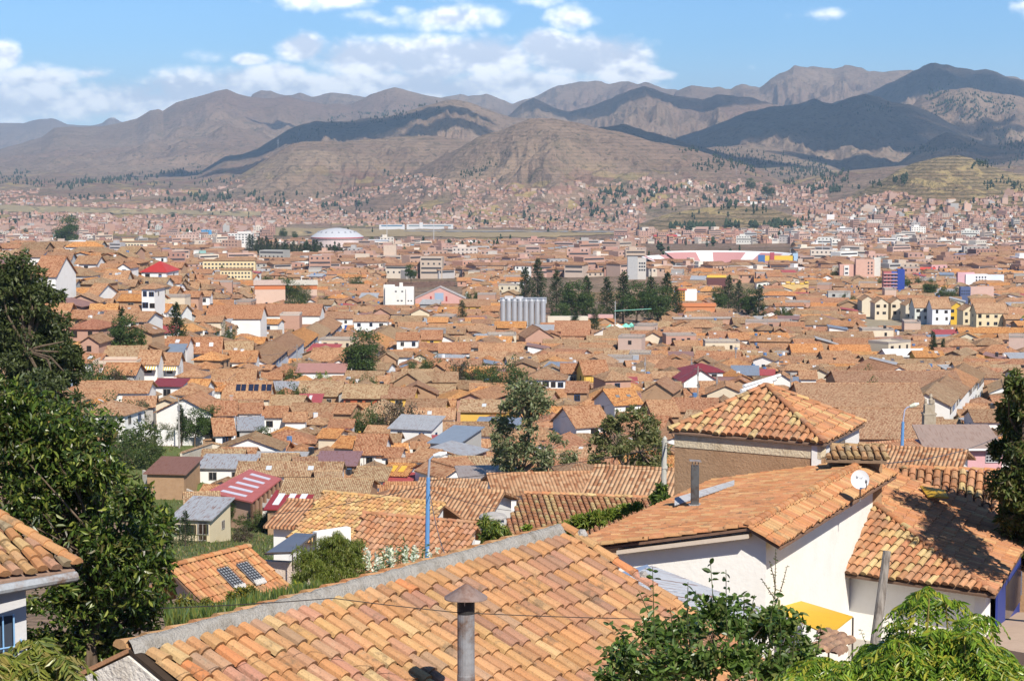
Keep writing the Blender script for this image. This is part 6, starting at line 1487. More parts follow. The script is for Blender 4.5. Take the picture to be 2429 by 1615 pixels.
V = [A-rd*.0+Vector((0,0,-.1)), A+dv*4+Vector((0,0,-.1)), A+dv*4-Vector((0,0,4)), A+back*3.2-Vector((0,0,4)), A+back*3.2+Vector((0,0,-.1))]
V = [v-rd*.03 for v in V]; gw.add(V+[v+rd*.3 for v in V], [(0,1,2,3,4),(9,8,7,6,5),(0,5,6,1),(0,4,9,5)], (.76,.71,.63)); gw.build('wall', M['rough'], HN)
mb = MB(); q_ = A+back*.55-rd*.1+Vector((0,0,-.42)); mb.tube([q_-rd*.18, q_+rd*.5], [.1,.1], 8, (.17,.13,.1)); mb.build('beam', M['wood'], HN)
for k_, (f_, g_) in enumerate(((.2,.62),(.33,.3),(.52,.45),(.66,.7),(.8,.35))):
    q_ = A.lerp(B, f_)+dv*sl_*g_+Vector((0,0,.12)); mb = MB(); M4 = Matrix.Translation(q_) @ Matrix.Rotation(.35+k_, 4, 'Z') @ Matrix.Rotation(.3, 4, 'X'); V_ = []
    for yy_ in (0, rng.uniform(.2, .36)):
        for t_ in range(6): th = math.pi*t_/5; V_.append((.1*math.cos(th), yy_, .07*math.sin(th)))
    mb.add(V_, [(t_, t_+1, t_+7, t_+6) for t_ in range(5)], TP[k_*2], M4); mb.build('broken_tile', M['tile'], HN)
# stove pipe with conical hat
px_ = -.0228*26.6; c_ = Vector((px_-.0, 26.6, 0)); topz = P(1103, 1424, 26.6).z
wq = .835*(c_.x-A.x)-.55*(c_.y-A.y); zr_ = A.z-.49*wq
pp = MB(); pp.tube([(c_.x, c_.y, zr_-.3), (c_.x, c_.y, topz-1.0), (c_.x, c_.y, topz-.98), (c_.x, c_.y, topz)], [.118,.118,.114,.114], 20, (.30,.31,.33), cap=False)
PIP = pp.build('chimney', M['pipe'], HN, smooth=False)
mb = MB(); mb.tube([(c_.x,c_.y,topz-.17),(c_.x,c_.y,topz+.004)], .1165, 20, (.03,.028,.028), cap=True); mb.build('soot_collar', M['paint'], PIP)
mb = MB(); V = []; nn_ = 28
for k in range(nn_):
    th = 2*math.pi*k/nn_; V.append((c_.x+.285*math.cos(th), c_.y+.285*math.sin(th), topz+.045+.006*math.sin(th*3)))
V.append((c_.x, c_.y, topz+.235)); V += [(x, y, z-.012) for x, y, z in V[:nn_]]+[(c_.x, c_.y, topz+.2)]
mb.add(V, [(k, (k+1) % nn_, nn_) for k in range(nn_)]+[(nn_+1+(k+1) % nn_, nn_+1+k, 2*nn_+1) for k in range(nn_)]+[(k, nn_+1+k, nn_+1+(k+1) % nn_, (k+1) % nn_) for k in range(nn_)], (.30,.22,.19))
mb.build('chimney_cap', M['pipe'], PIP)
mb = MB()
for k in range(3):
    th = 2.1*k+.4; mb.tube([(c_.x+.11*math.cos(th), c_.y+.11*math.sin(th), topz-.05), (c_.x+.14*math.cos(th), c_.y+.14*math.sin(th), topz+.09)], .008, 4, (.4,.4,.4))
mb.build('bracket', M['pipe'], PIP)
def cable(pts, r, label, col=(.03,.03,.03), sag=0.):
    P_ = []
    for (a, b) in zip(pts, pts[1:]):
        a, b = Vector(a), Vector(b)
        for k in range(12): t_ = k/12; P_.append(a.lerp(b, t_)-Vector((0,0,sag*4*t_*(1-t_)*(b-a).length)))
    P_.append(Vector(pts[-1])); mb = MB(); mb.tube(P_, r, 4, col); o = mb.build('cable', M['plastic']); return tag(o, label, 'cable')
cable([P(380,1442,24), P(790,1418,26.5), P(1085,1452,26.5), P(1560,1468,27)], .006, 'thin dark wire tied across the nearest roof past the stove pipe', sag=.004)
# --- 2: corner roof at the upper left of the foreground
HL = thing('corner_house', 'house corner at the left edge with lichened tile eave and metal gutter', 'house')
e0 = P(-190,1404,37.0); e1 = P(178,1345,39.2); t1 = P(-190,1120,42.2)
mt_ = MB(); tile_plane(mt_, [e0, e1, t1], TP[:6]+[(.36,.27,.18)], .27, .45, r=.115, messy=1.6, down=(e1-t1).normalized()*1+Vector((.0,-.5,-.4))); mt_.build('roof', M['tile'], HL)
mb = MB(); slab(mb, [e0-Vector((0,0,.05)), e1-Vector((0,0,.05)), t1-Vector((0,0,.05))+Vector((0,0,0)), t1-Vector((.3,0,.05))], .1, (.30,.2,.15)); mb.build('roof_bed', M['pan'], HL)
mb = MB(); ridge_tiles(mb, e1+Vector((.05,0,.06)), t1+Vector((.05,0,.1)), TP[:4], .13, .46); mb.build('verge_tiles', M['tile'], HL)
mb = MB(); ga = P(-190,1432,36.5); gb = P(180,1366,38.9); mb.tube([ga, gb], .1, 10, (.40,.42,.44)); mb.build('gutter', M['pipe'], HL)
wa = P(-190,1460,37.6); wb = P(62,1440,38.9); mb = MB(); wallq(mb, (wa.x,wa.y,0), (wb.x,wb.y,0), -8.0, -16, .3, (.55,.55,.56)); mb.build('wall', M['wallnear'], HL)
d_ = Vector((wb.x-wa.x, wb.y-wa.y, 0)).normalized(); nf = Vector((d_.y, -d_.x, 0)); ang_ = math.atan2(d_.y, d_.x)
M4 = Matrix.Translation(Vector((wb.x, wb.y, -9.0))-d_*.75+nf*.02) @ rotz(ang_)
mb = MB(); mb.box(-.9, .45, -.03, 0, -1.5, .25, (.05,.06,.08), M4); wn = mb.build('window', M['glass'], HL)
mb = MB()
for x in (-.8, -.55, -.3, -.05, .2, .42): mb.tube([M4 @ Vector((x, -.14, -1.55)), M4 @ Vector((x, -.14, .3))], .017, 6, (.22,.42,.68))
for z in (-.35, -.95, -1.4): mb.tube([M4 @ Vector((-.9, -.16, z)), M4 @ Vector((.62, -.16, z+.03)), M4 @ Vector((.62, .02, z+.1))], .017, 6, (.22,.42,.68))
mb.build('grille', M['paint'], wn)
# --- 3: the white house on the right
HW = thing('white_house', 'white house with a long salmon roof slope and a strip of return tiles', 'house')
Nn = P(1775,1250,50); Nf = P(2063,1086,61.3); Nf.z = Nn.z
wl = Vector((-.917,.4,-.2)); L0 = Nn+wl*4.95; L1 = Nf+wl*4.95
mt_ = MB(); tile_plane(mt_, [Nn, L0, L1, Nf], TS, .22, .40, messy=1.0, rr=random.Random(3)); 
wr = Vector((.917,-.4,-.52)); R0 = Nn+wr*.82; R1 = Nf+wr*.82
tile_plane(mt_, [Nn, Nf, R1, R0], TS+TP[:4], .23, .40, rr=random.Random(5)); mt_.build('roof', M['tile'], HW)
mb = MB(); slab(mb, [Nn-Vector((0,0,.03)), L0-Vector((0,0,.03)), L1-Vector((0,0,.03)), Nf-Vector((0,0,.03))], .06, (.22,.13,.09)); slab(mb, [Nn-Vector((0,0,.03)), Nf-Vector((0,0,.03)), R1-Vector((0,0,.03)), R0-Vector((0,0,.03))], .06, (.22,.13,.09)); mb.build('roof_bed', M['pan'], HW)
mb = MB(); ridge_tiles(mb, Nn+Vector((0,0,.05)), Nf+Vector((0,0,.05)), TS, .11, .42); mb.build('ridge_tiles', M['tile'], HW)
mb = MB(); ridge_tiles(mb, L0+(Nn-Nf).normalized()*.05+Vector((0,0,.04)), L0.lerp(Nn,.45)+(Nn-Nf).normalized()*.05+Vector((0,0,.04)), TP, .1, .38)
mb.build('verge_tiles', M['tile'], HW)
iw = (Nf-Nn).normalized()
mb = MB(); g0 = L0.lerp(Nn,.28)+iw*.36; g1 = Nn+iw*.36-Vector((0,0,.15)); g2 = Nn+wr*.35+iw*.36-Vector((0,0,.2)); zb = -15.5
q_ = [Vector((g0.x,g0.y,g0.z-.15)), g1, g2, Vector((g2.x,g2.y,zb)), Vector((g0.x,g0.y,zb))]
mb.add(q_+[v+iw*.3 for v in q_], [(0,4,3,2,1),(5,6,7,8,9),(0,1,6,5),(1,2,7,6)], LIMEW)
g3 = Nf+wr*.35; q_ = [g2, Vector((g3.x,g3.y,g2.z)), Vector((g3.x,g3.y,zb)), Vector((g2.x,g2.y,zb))]
sd_ = Vector((-.917,.4,0))*.25
mb.add([v for v in q_]+[v+sd_ for v in q_], [(0,3,2,1),(4,5,6,7),(0,1,5,4)], LIMEW); mb.build('wall', M['wallnear'], HW)
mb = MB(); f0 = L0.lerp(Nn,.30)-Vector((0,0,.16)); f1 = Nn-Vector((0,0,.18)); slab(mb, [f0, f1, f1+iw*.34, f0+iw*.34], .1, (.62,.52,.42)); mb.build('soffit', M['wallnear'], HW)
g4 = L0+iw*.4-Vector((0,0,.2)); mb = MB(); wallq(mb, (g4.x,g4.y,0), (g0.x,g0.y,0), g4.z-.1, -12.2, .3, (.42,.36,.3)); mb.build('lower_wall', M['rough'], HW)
# second chimney, dark square flue
c2 = P(1648,1200,56.5); dd_ = MB(); s = 56.5/F; a_ = 9.2*s
dd_.box(-a_, a_, -a_, a_, -.35, 98*s, (.10,.105,.11), Matrix.Translation(c2)); ch = dd_.build('chimney', M['pipe'], HW)
mb = MB(); mb.box(-a_*1.6, a_*1.6, -a_*1.6, a_*1.6, -.3, .06, (.42,.42,.42), Matrix.Translation(c2)); mb.build('chimney_base', M['mortar'], ch)
mb = MB(); M4 = Matrix.Translation(c2+Vector((0,0,109*s))) @ Matrix.Rotation(.06, 4, 'Y')
mb.box(-a_*1.5, a_*1.5, -a_*1.4, a_*1.4, 0, .02, (.35,.33,.32), M4)
for x in (-1, 0, 1): mb.tube([c2+Vector((x*a_*.8, -a_*.8, 96*s)), c2+Vector((x*a_*.8, -a_*.8, 110*s))], .012, 4, (.2,.2,.2))
mb.build('chimney_cap', M['pipe'], ch)
mb = MB(); q0 = P(1600,1180,57.5); q1 = P(1742,1138,60.5); q2 = P(1742,1150,59.9); q3 = P(1600,1198,56.8); slab(mb, [q3, q2, q1, q0], .02, (.55,.56,.58)); o = mb.build('corrugated_sheet', M['metal']); tag(o, 'loose corrugated sheet lying beside the square dark flue', 'sheet')
# satellite dish
D = 55.5; c_ = P(2040,1138,D); SD = thing('satellite_dish', 'white satellite dish with a small grey emblem on the tile strip', 'satellite dish', c_)
nd = Vector((-.12,-.9,.38)).normalized(); ux = nd.cross(Vector((0,0,1))).normalized()*-1; uy = ux.cross(nd)*1; uy = uy if uy.z > 0 else -uy
mb = MB(); V = []; fc = []; rn = 6; sg = 28; r0 = .25
for j in range(rn+1):
    for k in range(sg):
        rr_ = r0*j/rn; th = 2*math.pi*k/sg; V.append(ux*rr_*math.cos(th)+uy*rr_*1.08*math.sin(th)+nd*(.07*(j/rn)**2-.02))
for j in range(rn):
    for k in range(sg): fc.append((j*sg+k, j*sg+(k+1) % sg, (j+1)*sg+(k+1) % sg, (j+1)*sg+k))
o_ = len(V); V += [v-nd*.012 for v in V]; fc += [tuple(o_+i for i in f[::-1]) for f in fc]; fc += [(rn*sg+k, rn*sg+(k+1) % sg, o_+rn*sg+(k+1) % sg, o_+rn*sg+k) for k in range(sg)]
mb.add(V, fc, (.66,.67,.68)); mb.build('reflector', M['plastic'], SD, smooth=False)
mb = MB()
def flat(pts, z=.004): 
    mb.add([ux*x+uy*y+nd*(.07*((x*x+y*y)**.5/r0)**2-.02+z) for x, y in pts], [tuple(range(len(pts)))], (.22,.23,.26))
flat([(-.115,.03),(-.115,.115),(-.07,.105),(-.035,.075),(-.05,.045),(-.08,.03)]); flat([(-.02,.062),(.03,.05),(.055,.07),(.055,.11),(.065,.075),(.06,.04),(.03,.028),(-.01,.04)])
mb.build('emblem', M['paint'], SD)
mb = MB(); mb.tube([ux*.15-uy*.27, ux*.17-uy*.2+nd*.15, ux*.15-uy*.12+nd*.3], .014, 6, (.25,.26,.28)); mb.tube([ux*.15-uy*.14+nd*.28, ux*.15-uy*.1+nd*.35], .03, 8, (.16,.17,.19)); mb.build('feed_arm', M['plastic'], SD)
mb = MB(); mb.tube([nd*-.03, Vector((.03,.12,-.05)), Vector((.03,.14,-.62))], .022, 7, (.3,.3,.32)); mb.build('bracket', M['pipe'], SD)
# --- 4: hipped roof house at the right
HH = thing('hip_house', 'white house with hipped terracotta roof and blue painted corner window', 'house')
Ap = P(2046,1178,61); E1 = P(1930,1349,58); E2 = P(2360,1413,54.5); E2.z = E1.z = (E1.z+E2.z)/2; rdv = Vector((.346,.94,0)); E3 = E2+rdv*10.5; T1 = Ap+rdv*5.1
V1 = P(1992,1236,60.2)
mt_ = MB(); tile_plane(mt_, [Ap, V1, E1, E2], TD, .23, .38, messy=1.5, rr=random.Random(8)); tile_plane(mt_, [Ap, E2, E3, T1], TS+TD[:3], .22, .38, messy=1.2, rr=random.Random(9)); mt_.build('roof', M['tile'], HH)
mb = MB()
for q_ in ([Ap, V1, E1, E2], [Ap, E2, E3, T1]): slab(mb, [v-Vector((0,0,.03)) for v in q_], .06, (.16,.10,.07))
mb.build('roof_bed', M['pan'], HH)
mb = MB(); ridge_tiles(mb, E2+Vector((0,0,.05)), Ap+Vector((0,0,.08)), TD, .1, .4); ridge_tiles(mb, Ap+Vector((0,0,.06)), T1+Vector((0,0,.06)), TS, .11, .4); mb.build('ridge_tiles', M['tile'], HH)
mb = MB(); ed = (E2-E1); ed.z = 0; ed.normalize(); inn = Vector((-ed.y, ed.x, 0)); w0 = E1+inn*.55+ed*.25; w1 = E2+inn*.6-ed*.55
wallq(mb, w0, w1, E1.z+.12, -13.75, .3, LIMEW); w2 = w1+rdv*9; wallq(mb, w1, w2, E1.z+.1, -13.75, .3, LIMEW); w3 = w0+rdv*4+ed*.3; wallq(mb, w3, w0, E1.z+.4, -14.2, .3, LIMEW); mb.build('wall', M['wallnear'], HH)
mb = MB(); wallq(mb, w0-inn*.1-ed*.05, w1-inn*.1+ed*.1, -13.72, -14.9, .3, (.55,.52,.47)); mb.build('plinth', M['concrete'], HH)
sa = w1+rdv*.1+Vector((.32,0,0)); mb = MB(); wallq(mb, sa, sa+rdv*5.5, E1.z-.05, -13.6, .06, (.03,.05,.25)); mb.build('window_frame', M['paint'], HH)
mb = MB(); wallq(mb, sa+Vector((.05,.2,0)), sa+rdv*5.2+Vector((.05,0,0)), E1.z-.3, -13.2, .04, (.015,.02,.05)); mb.build('window', M['glass'], HH)
# blue window in the gap between the two white houses
bw = P(1888,1398,56); M4 = Matrix.Translation(bw) @ rotz(R(52)); mb = MB(); mb.box(-.4, .5, -.05, .02, -.6, .55, (.03,.06,.30), M4); mb.box(-.3, .4, -.07, -.05, -.5, .45, (.015,.02,.04), M4)
mb.box(.55, .9, -.1, .02, -.75, .6, (.04,.08,.36), M4); mb.build('shutter', M['paint'], HW)
mb = MB(); wq0 = P(1850,1340,57.5); wq1 = P(1960,1330,57); wallq(mb, (wq0.x,wq0.y,0), (wq1.x,wq1.y,0), -11.2, -15.5, .2, LIMEW); mb.build('link_wall', M['wallnear'], HW)
# roof plane further back to the right
HB = thing('house', 'house with a dark-channelled tile slope shaded by the right tree', 'house')
u0 = P(2128,1108,67); u1 = P(2560,1130,65.5); u1.z = u0.z; lo = Vector((-.5,-1.0,-.62)); mt_ = MB()
tile_plane(mt_, [u0, u1, u1+lo*4.2, u0+lo*1.2], TD, .27, .42, messy=1.6, rr=random.Random(12)); mt_.build('roof', M['tile'], HB)
mb = MB(); slab(mb, [v-Vector((0,0,.03)) for v in (u0, u0+lo*1.2, u1+lo*4.2, u1)], .06, (.14,.09,.06)); mb.build('roof_bed', M['pan'], HB)
mb = MB(); ridge_tiles(mb, u0, u1, TS, .11, .4); mb.build('ridge_tiles', M['tile'], HB); mb = MB(); wallq(mb, u0+Vector((.3,.6,0)), u1+Vector((0,.6,0)), u0.z-.2, -16, .3, ADOBE); mb.build('wall', M['adobe'], HB)
q_ = [P(2182,1172,64.2), P(2200,1198,63.2), P(2250,1200,62.5), P(2240,1182,63.5)]
mb = MB(); slab(mb, [v+Vector((0,0,.28)) for v in q_], .04, (.55,.33,.03)); mb.build('yellow_sheet', M['paint'], HB)
# --- 5: adobe house
HA = thing('adobe_house', 'adobe house with a pyramid tile roof and pale plaster band under the eave', 'house')
ap = P(1818,918,65.3); a1 = P(1586,1023,64.2); a2_ = P(1957,1051,61.3); a1.z = a2_.z = (a1.z+a2_.z)/2; a3 = P(2052,1003,65.9); a3.z = a1.z; a4 = a1+(a3-a2_)
mt_ = MB(); tile_plane(mt_, [ap, a1, a2_], TD+[(.56,.38,.2)], .235, .40, messy=1.6, rr=random.Random(20)); tile_plane(mt_, [ap, a2_, a3], TS+TD, .21, .38, messy=1.3, rr=random.Random(21)); tile_plane(mt_, [ap, a4, a1], TS, .27, .44, rr=random.Random(22)); mt_.build('roof', M['tile'], HA)
mb = MB()
for q_ in ([ap, a1, a2_], [ap, a2_, a3], [ap, a3, a4], [ap, a4, a1]): mb.add([v-Vector((0,0,.03)) for v in q_]+[v-Vector((0,0,.08)) for v in q_], [(0,1,2),(5,4,3),(0,3,4,1),(1,4,5,2),(2,5,3,0)], (.22,.14,.10))
mb.build('roof_bed', M['pan'], HA)
mb = MB(); [ridge_tiles(mb, c+Vector((0,0,.05)), ap+Vector((0,0,.08)), TD, .1, .42) for c in (a1, a2_, a3, a4)]; mb.build('ridge_tiles', M['tile'], HA)
ctr = (a1+a3)/2; ins = lambda v, k=.06: Vector((v.x+(ctr.x-v.x)*k, v.y+(ctr.y-v.y)*k, v.z))
c1, c2b, c3_, c4 = ins(a1), ins(a2_), ins(a3), ins(a4)
mb = MB(); wallq(mb, c1, c2b, a1.z-.45, -16, .35, ADOBE); wallq(mb, c4, c1, a1.z-.45, -16, .35, ADOBE); mb.build('wall', M['adobe'], HA)
mb = MB(); ed = (c2b-c1).normalized(); nf = Vector((ed.y,-ed.x,0)); wallq(mb, c1+nf*.02, c2b+nf*.02, a1.z+.12, a1.z-.5, .37, (.66,.56,.40)); mb.build('plaster_band', M['rough'], HA)
mb = MB(); wallq(mb, c2b, c3_, a1.z+.12, -14, .3, (.76,.75,.73)); mb.build('side_wall', M['wallnear'], HA)
mb = MB(); cd_ = Vector((1.2,.6,0)).normalized(); wq = c2b.lerp(c3_, .35); nx = (c3_-c2b).normalized(); nn2 = Vector((nx.y,-nx.x,0)); wallq(mb, wq+nn2*.04, wq+nx*1.1+nn2*.04, a1.z-.25, a1.z-.9, .03, (.25,.22,.2)); mb.build('window', M['wood'], HA)
# small strip of roof between adobe house and white house
HS = thing('house', 'low adobe annex with one row of dark weathered tiles right of the adobe house', 'house')
s0 = P(1972,1058,60.5); s1 = P(2098,1064,60.5); s1.z = s0.z; d2 = Vector((-.1,-.95,-.3)); mt_ = MB(); tile_plane(mt_, [s0, s1, s1+d2*.95, s0+d2*.85+Vector((-.2,0,0))], [(.40,.25,.15),(.46,.29,.16),(.48,.26,.14),(.36,.25,.16)], .21, .42, messy=1.5, rr=random.Random(30)); mt_.build('roof', M['tile'], HS)
mb = MB(); slab(mb, [s0-Vector((0,0,.03)), s0+d2*.85-Vector((.2,0,.03)), s1+d2*.95-Vector((0,0,.03)), s1-Vector((0,0,.03))], .08, (.22,.15,.1)); mb.build('roof_bed', M['pan'], HS)
mb = MB(); wallq(mb, s0+Vector((-.1,-.25,0)), s1+Vector((-.1,-.25,0)), s0.z-.2, -14, .3, ADOBE); mb.build('wall', M['adobe'], HS)
mb = MB(); ridge_tiles(mb, s0, s1, [(.42,.26,.15)], .1, .4); mb.build('ridge_tiles', M['tile'], HS)
# white gutters behind the adobe roof
mb = MB()
for k in range(3): a = P(1752+k*6,938-k*11,74+k*3); b = P(1830+k*10,908-k*9,76+k*3); mb.tube([a, b], .07, 6, (.78,.78,.78))
o = mb.build('gutter_pipes', M['paint']); tag(o, 'white pipes running up behind the adobe pyramid roof', 'pipes')
# --- 6: tiled slopes in the middle
def slope_house(label, tl_, tr_, bl_, kk, cols, pitch, wcol, seed, messy=1.3, tlen=.42, zb=4, hip=False):
    rt = thing('house', label, 'house'); o_ = bl_-tl_; br_ = tr_+o_*kk
    if hip: tr_ = tr_-(tr_-tl_)*.0
    mt = MB(); tile_plane(mt, [tl_, tr_, br_, tl_+o_*kk], cols, pitch, tlen, messy=messy, rr=random.Random(seed)); mt.build('roof', M['tile'], rt)
    mb = MB(); slab(mb, [v-Vector((0,0,.03)) for v in (tl_, tl_+o_*kk, br_, tr_)], .06, (.16,.10,.07)); bk = Vector((o_.x*-.8, o_.y*-.8, o_.z)); slab(mb, [tl_, tr_, tr_+bk, tl_+bk], .13, (.5,.26,.14)); mb.build('roof_bed', M['pan'], rt)
    mb = MB(); ridge_tiles(mb, tl_+Vector((0,0,.04)), tr_+Vector((0,0,.04)), cols, .12, .42); mb.build('ridge_tiles', M['tile'], rt)
    mb = MB(); i_ = .06; e0_ = tl_+o_*kk*.94; e1_ = br_-o_*kk*.06; wallq(mb, e0_, e1_, e0_.z-.1, e0_.z-zb, .3, wcol)
    for a, b in ((tl_, e0_), (tr_, e1_)): dx = (tr_-tl_).normalized()*(.4 if a is tl_ else -.4); wallq(mb, a+dx, b+dx, a.z-.15, b.z-zb, .25, wcol, b.z-.15)
    mb.build('wall', M['wallnear'], rt); return rt
YT = [(.58,.34,.15),(.55,.30,.14),(.60,.40,.2),(.52,.26,.13),(.48,.27,.15)]
tA = P(768,1168,101); rA = P(1056,1197,97.5); rA.z = tA.z; slope_house('house whose yellowish tile slope slants down left behind the blue lamp', tA, rA, P(697,1258,97.3), 1.25, YT, .25, WHITE, 40)
tB = P(862,1219,88); rB = P(1133,1243,85.5); rB.z = tB.z; slope_house('house with a dusky rose tile slope behind the white flowering bush', tB, rB, P(833,1289,85.9), 1.9, TD[:3]+[(.50,.27,.17),(.46,.24,.16)], .25, WHITE, 41)
tD = P(1180,1196,92); rD = P(1560,1180,93.5); rD.z = tD.z; rtD = slope_house('house with mottled red tiles right of the round cistern', P(1243,1171,94), rD, P(1188,1262,88.5), 1.15, TD, .25, ADOBE, 42)
cL = P(396,1348,62); cR = P(592,1297,65.4); cR.z = cL.z; HC = slope_house('house with barred skylights in its orange tile slope on the left', cL, cR, cL+(P(712,1420,64.2)-cR), 1.5, TS+TP[:3], .2, (.55,.45,.38), 43, 1.0, .38)
o_ = (P(712,1420,64.2)-cR)
for k, t0 in enumerate((.42, .66)):
    q_ = [cL.lerp(cR, t0)+o_*.28, cL.lerp(cR, t0)+o_*.62, cL.lerp(cR, t0+.13)+o_*.62, cL.lerp(cR, t0+.13)+o_*.28]
    up = Vector((0,0,.16)); mb = MB(); slab(mb, [v+up for v in q_], .05, (.25,.27,.3)); sk = mb.build('skylight', M['glass'], HC)
    mb = MB()
    for j in range(5): mb.tube([q_[0].lerp(q_[3], j/4)+up*1.2, q_[1].lerp(q_[2], j/4)+up*1.2], .012, 4, (.04,.04,.045))
    for j in range(9): mb.tube([q_[0].lerp(q_[1], j/8)+up*1.2, q_[3].lerp(q_[2], j/8)+up*1.2], .010, 4, (.04,.04,.045))
    mb.build('grille', M['pipe'], sk)
    mb = MB(); slab(mb, [q_[1]+up*1.3, q_[1]+o_*.05+up, q_[2]+o_*.05+up, q_[2]+up*1.3], .04, (.62,.6,.57)); mb.build('flashing', M['mortar'], HC)
tE = P(735,1408,52); rE = P(848,1376,54.5); rE.z = tE.z; slope_house('low house showing a short run of tiles beside the willow-like bush', tE, rE, tE+Vector((.35,-.6,-.42)), 1.6, TD, .24, ADOBE, 44)
# glass lean-to
rt = thing('lean_to', 'dark corrugated glass lean-to on thin posts against a white wall', 'lean-to')
q_ = [P(628,1312,76), P(694,1310,75.5), P(748,1266,79), P(700,1263,80)]
mb = MB(); slab(mb, q_, .06, (.14,.17,.24)); mb.build('roof', M['paintmetal'], rt)
mb = MB()
for a, b in ((q_[1], q_[2]),):
    for k in range(6): v = a.lerp(b, k/5); mb.tube([v, v-Vector((0,0,.7))], .03, 5, (.12,.1,.09))
mb.tube([q_[0], q_[1], q_[2]], .04, 5, (.12,.1,.09)); mb.build('post', M['pipe'], rt)
mb = MB(); wallq(mb, P(625,1325,76.5), P(740,1330,76), P(700,1330,76.5).z, -19, .3, (.6,.5,.42)); mb.build('wall', M['rough'], rt)
mb = MB(); wallq(mb, P(752,1262,79), P(832,1250,80), P(752,1262,79).z, -19, .3, WHITE, P(832,1250,80).z); mb.build('wall', M['wallnear'], rt)
# cistern
cc_ = P(1169,1262,57); s = 57/F; rt = thing('cistern', 'round white water cistern with flat grey lid overgrown by creeper', 'cistern', (cc_.x, cc_.y, cc_.z))
mb = MB(); lathe(mb, [(27*s,-2),(27*s,34*s)], 24, (.72,.70,.66)); mb.build('tank', M['rough'], rt, smooth=False)
mb = MB(); lathe(mb, [(0.01,33*s),(34*s,34*s),(34*s,38*s),(30*s,43*s),(8*s,49*s),(.01,50*s)], 24, (.45,.43,.41)); mb.build('lid', M['mortar'], rt)
# corrugated roof, yellow awning, post at the lower right
rt = thing('shed', 'shed with a pale rust-streaked corrugated roof against the white gable', 'shed')
q_ = [P(1482,1372,45.5), P(1545,1340,47.5), P(1905,1478,43.5), P(1760,1520,41)]
mb = MB(); slab(mb, [q_[0], q_[3], q_[2], q_[1]], .05, (.58,.60,.64)); mb.build('roof', M['rusty'], rt)
mb = MB(); wallq(mb, q_[0]+Vector((.3,.3,0)), q_[3]+Vector((0,.3,0)), q_[0].z-.2, -15, .2, (.4,.33,.27), q_[3].z-.2); mb.build('wall', M['rough'], rt)
mb = MB(); slab(mb, [P(1455,1362,46.5), P(1475,1368,46), P(1545,1348,47), P(1535,1338,47.6)], .03, (.25,.32,.45)); mb.build('sheet', M['paint'], rt)
q_ = [P(1812,1432,51.5), P(1845,1408,54), P(2023,1461,51.5), P(1966,1506,48.5)]
rt = thing('awning', 'bright yellow flat awning in front of the white hipped house', 'awning')
mb = MB(); slab(mb, [q_[0], q_[3], q_[2], q_[1]], .03, (.72,.42,.02)); mb.build('canopy', M['paint'], rt)
mb = MB()
for v in q_: mb.tube([v-Vector((0,0,.03)), v-Vector((0,0,1.6))], .025, 5, (.1,.08,.07))
mb.build('post', M['pipe'], rt)
mb = MB(); a = P(2074,1540,44.5); b = P(2092,1400,44.8); c = P(2104,1306,45); mb.tube([a-Vector((0,0,1)), a, b, c], [.115,.115,.10,.088], 10, (.30,.27,.24)); o = mb.build('wooden_post', M['wood']); tag(o, 'weathered grey wooden post before the white hipped house', 'post')
# lamp posts
BLU = (.12,.28,.55)
rt = thing('street_lamp', 'blue street lamp post with curved arm in the middle of the picture', 'street lamp')
D = 72; mb = MB(); mb.tube([P(1012,1370,D), P(1014,1250,D), P(1016,1132,D)], [.085,.08,.075], 8, BLU); mb.build('pole', M['paint'], rt)
mb = MB(); mb.tube([P(1016,1134,D), P(1019,1090,D), P(1026,1083,D), P(1046,1079,D)], [.045,.04,.035,.03], 7, (.30,.36,.46)); mb.build('arm', M['paint'], rt)
mb = MB(); mb.tube([P(1028,1081,D), P(1044,1078,D), P(1060,1074,D)], [.06,.11,.05], 8, (.62,.66,.68)); mb.build('lamp_head', M['plastic'], rt)
mb = MB()
for k in range(9): mb.tube([P(1011,1136+k*9,D), P(1021,1136+k*9,D)], .05, 5, (.3,.35,.42) if k % 2 else (.15,.15,.17))
mb.build('insulator', M['plastic'], rt)
rt = thing('street_lamp', 'farther blue street lamp post before the big plain tiled roofs', 'street lamp')
D = 140; mb = MB(); mb.tube([P(2139,1150,D), P(2140,1050,D), P(2142,1000,D)], [.13,.12,.10], 8, BLU); mb.build('pole', M['paint'], rt)
mb = MB(); mb.tube([P(2142,1000,D), P(2146,972,D), P(2152,966,D), P(2168,962,D)], .05, 7, (.4,.42,.55)); mb.build('arm', M['paint'], rt)
mb = MB(); mb.tube([P(2158,964,D), P(2170,960,D), P(2180,957,D)], [.1,.16,.08], 8, (.6,.62,.5)); mb.build('lamp_head', M['plastic'], rt)
D = 78; rt = thing('utility_pole', 'round concrete utility pole left of the adobe house', 'utility pole'); mb = MB(); mb.tube([P(1573,1230,D), P(1575,1120,D), P(1577,1040,D), P(1577,1034,D)], [.12,.105,.09,.02], 10, (.48,.47,.42)); mb.build('pole', M['concrete'], rt)
mb = MB(); mb.tube([P(1569,1047,D), P(1586,1047,D)], .03, 5, (.3,.3,.3)); mb.tube([P(1571,1110,D), P(1583,1110,D)], .11, 8, (.4,.38,.34)); mb.build('crossarm', M['concrete'], rt)
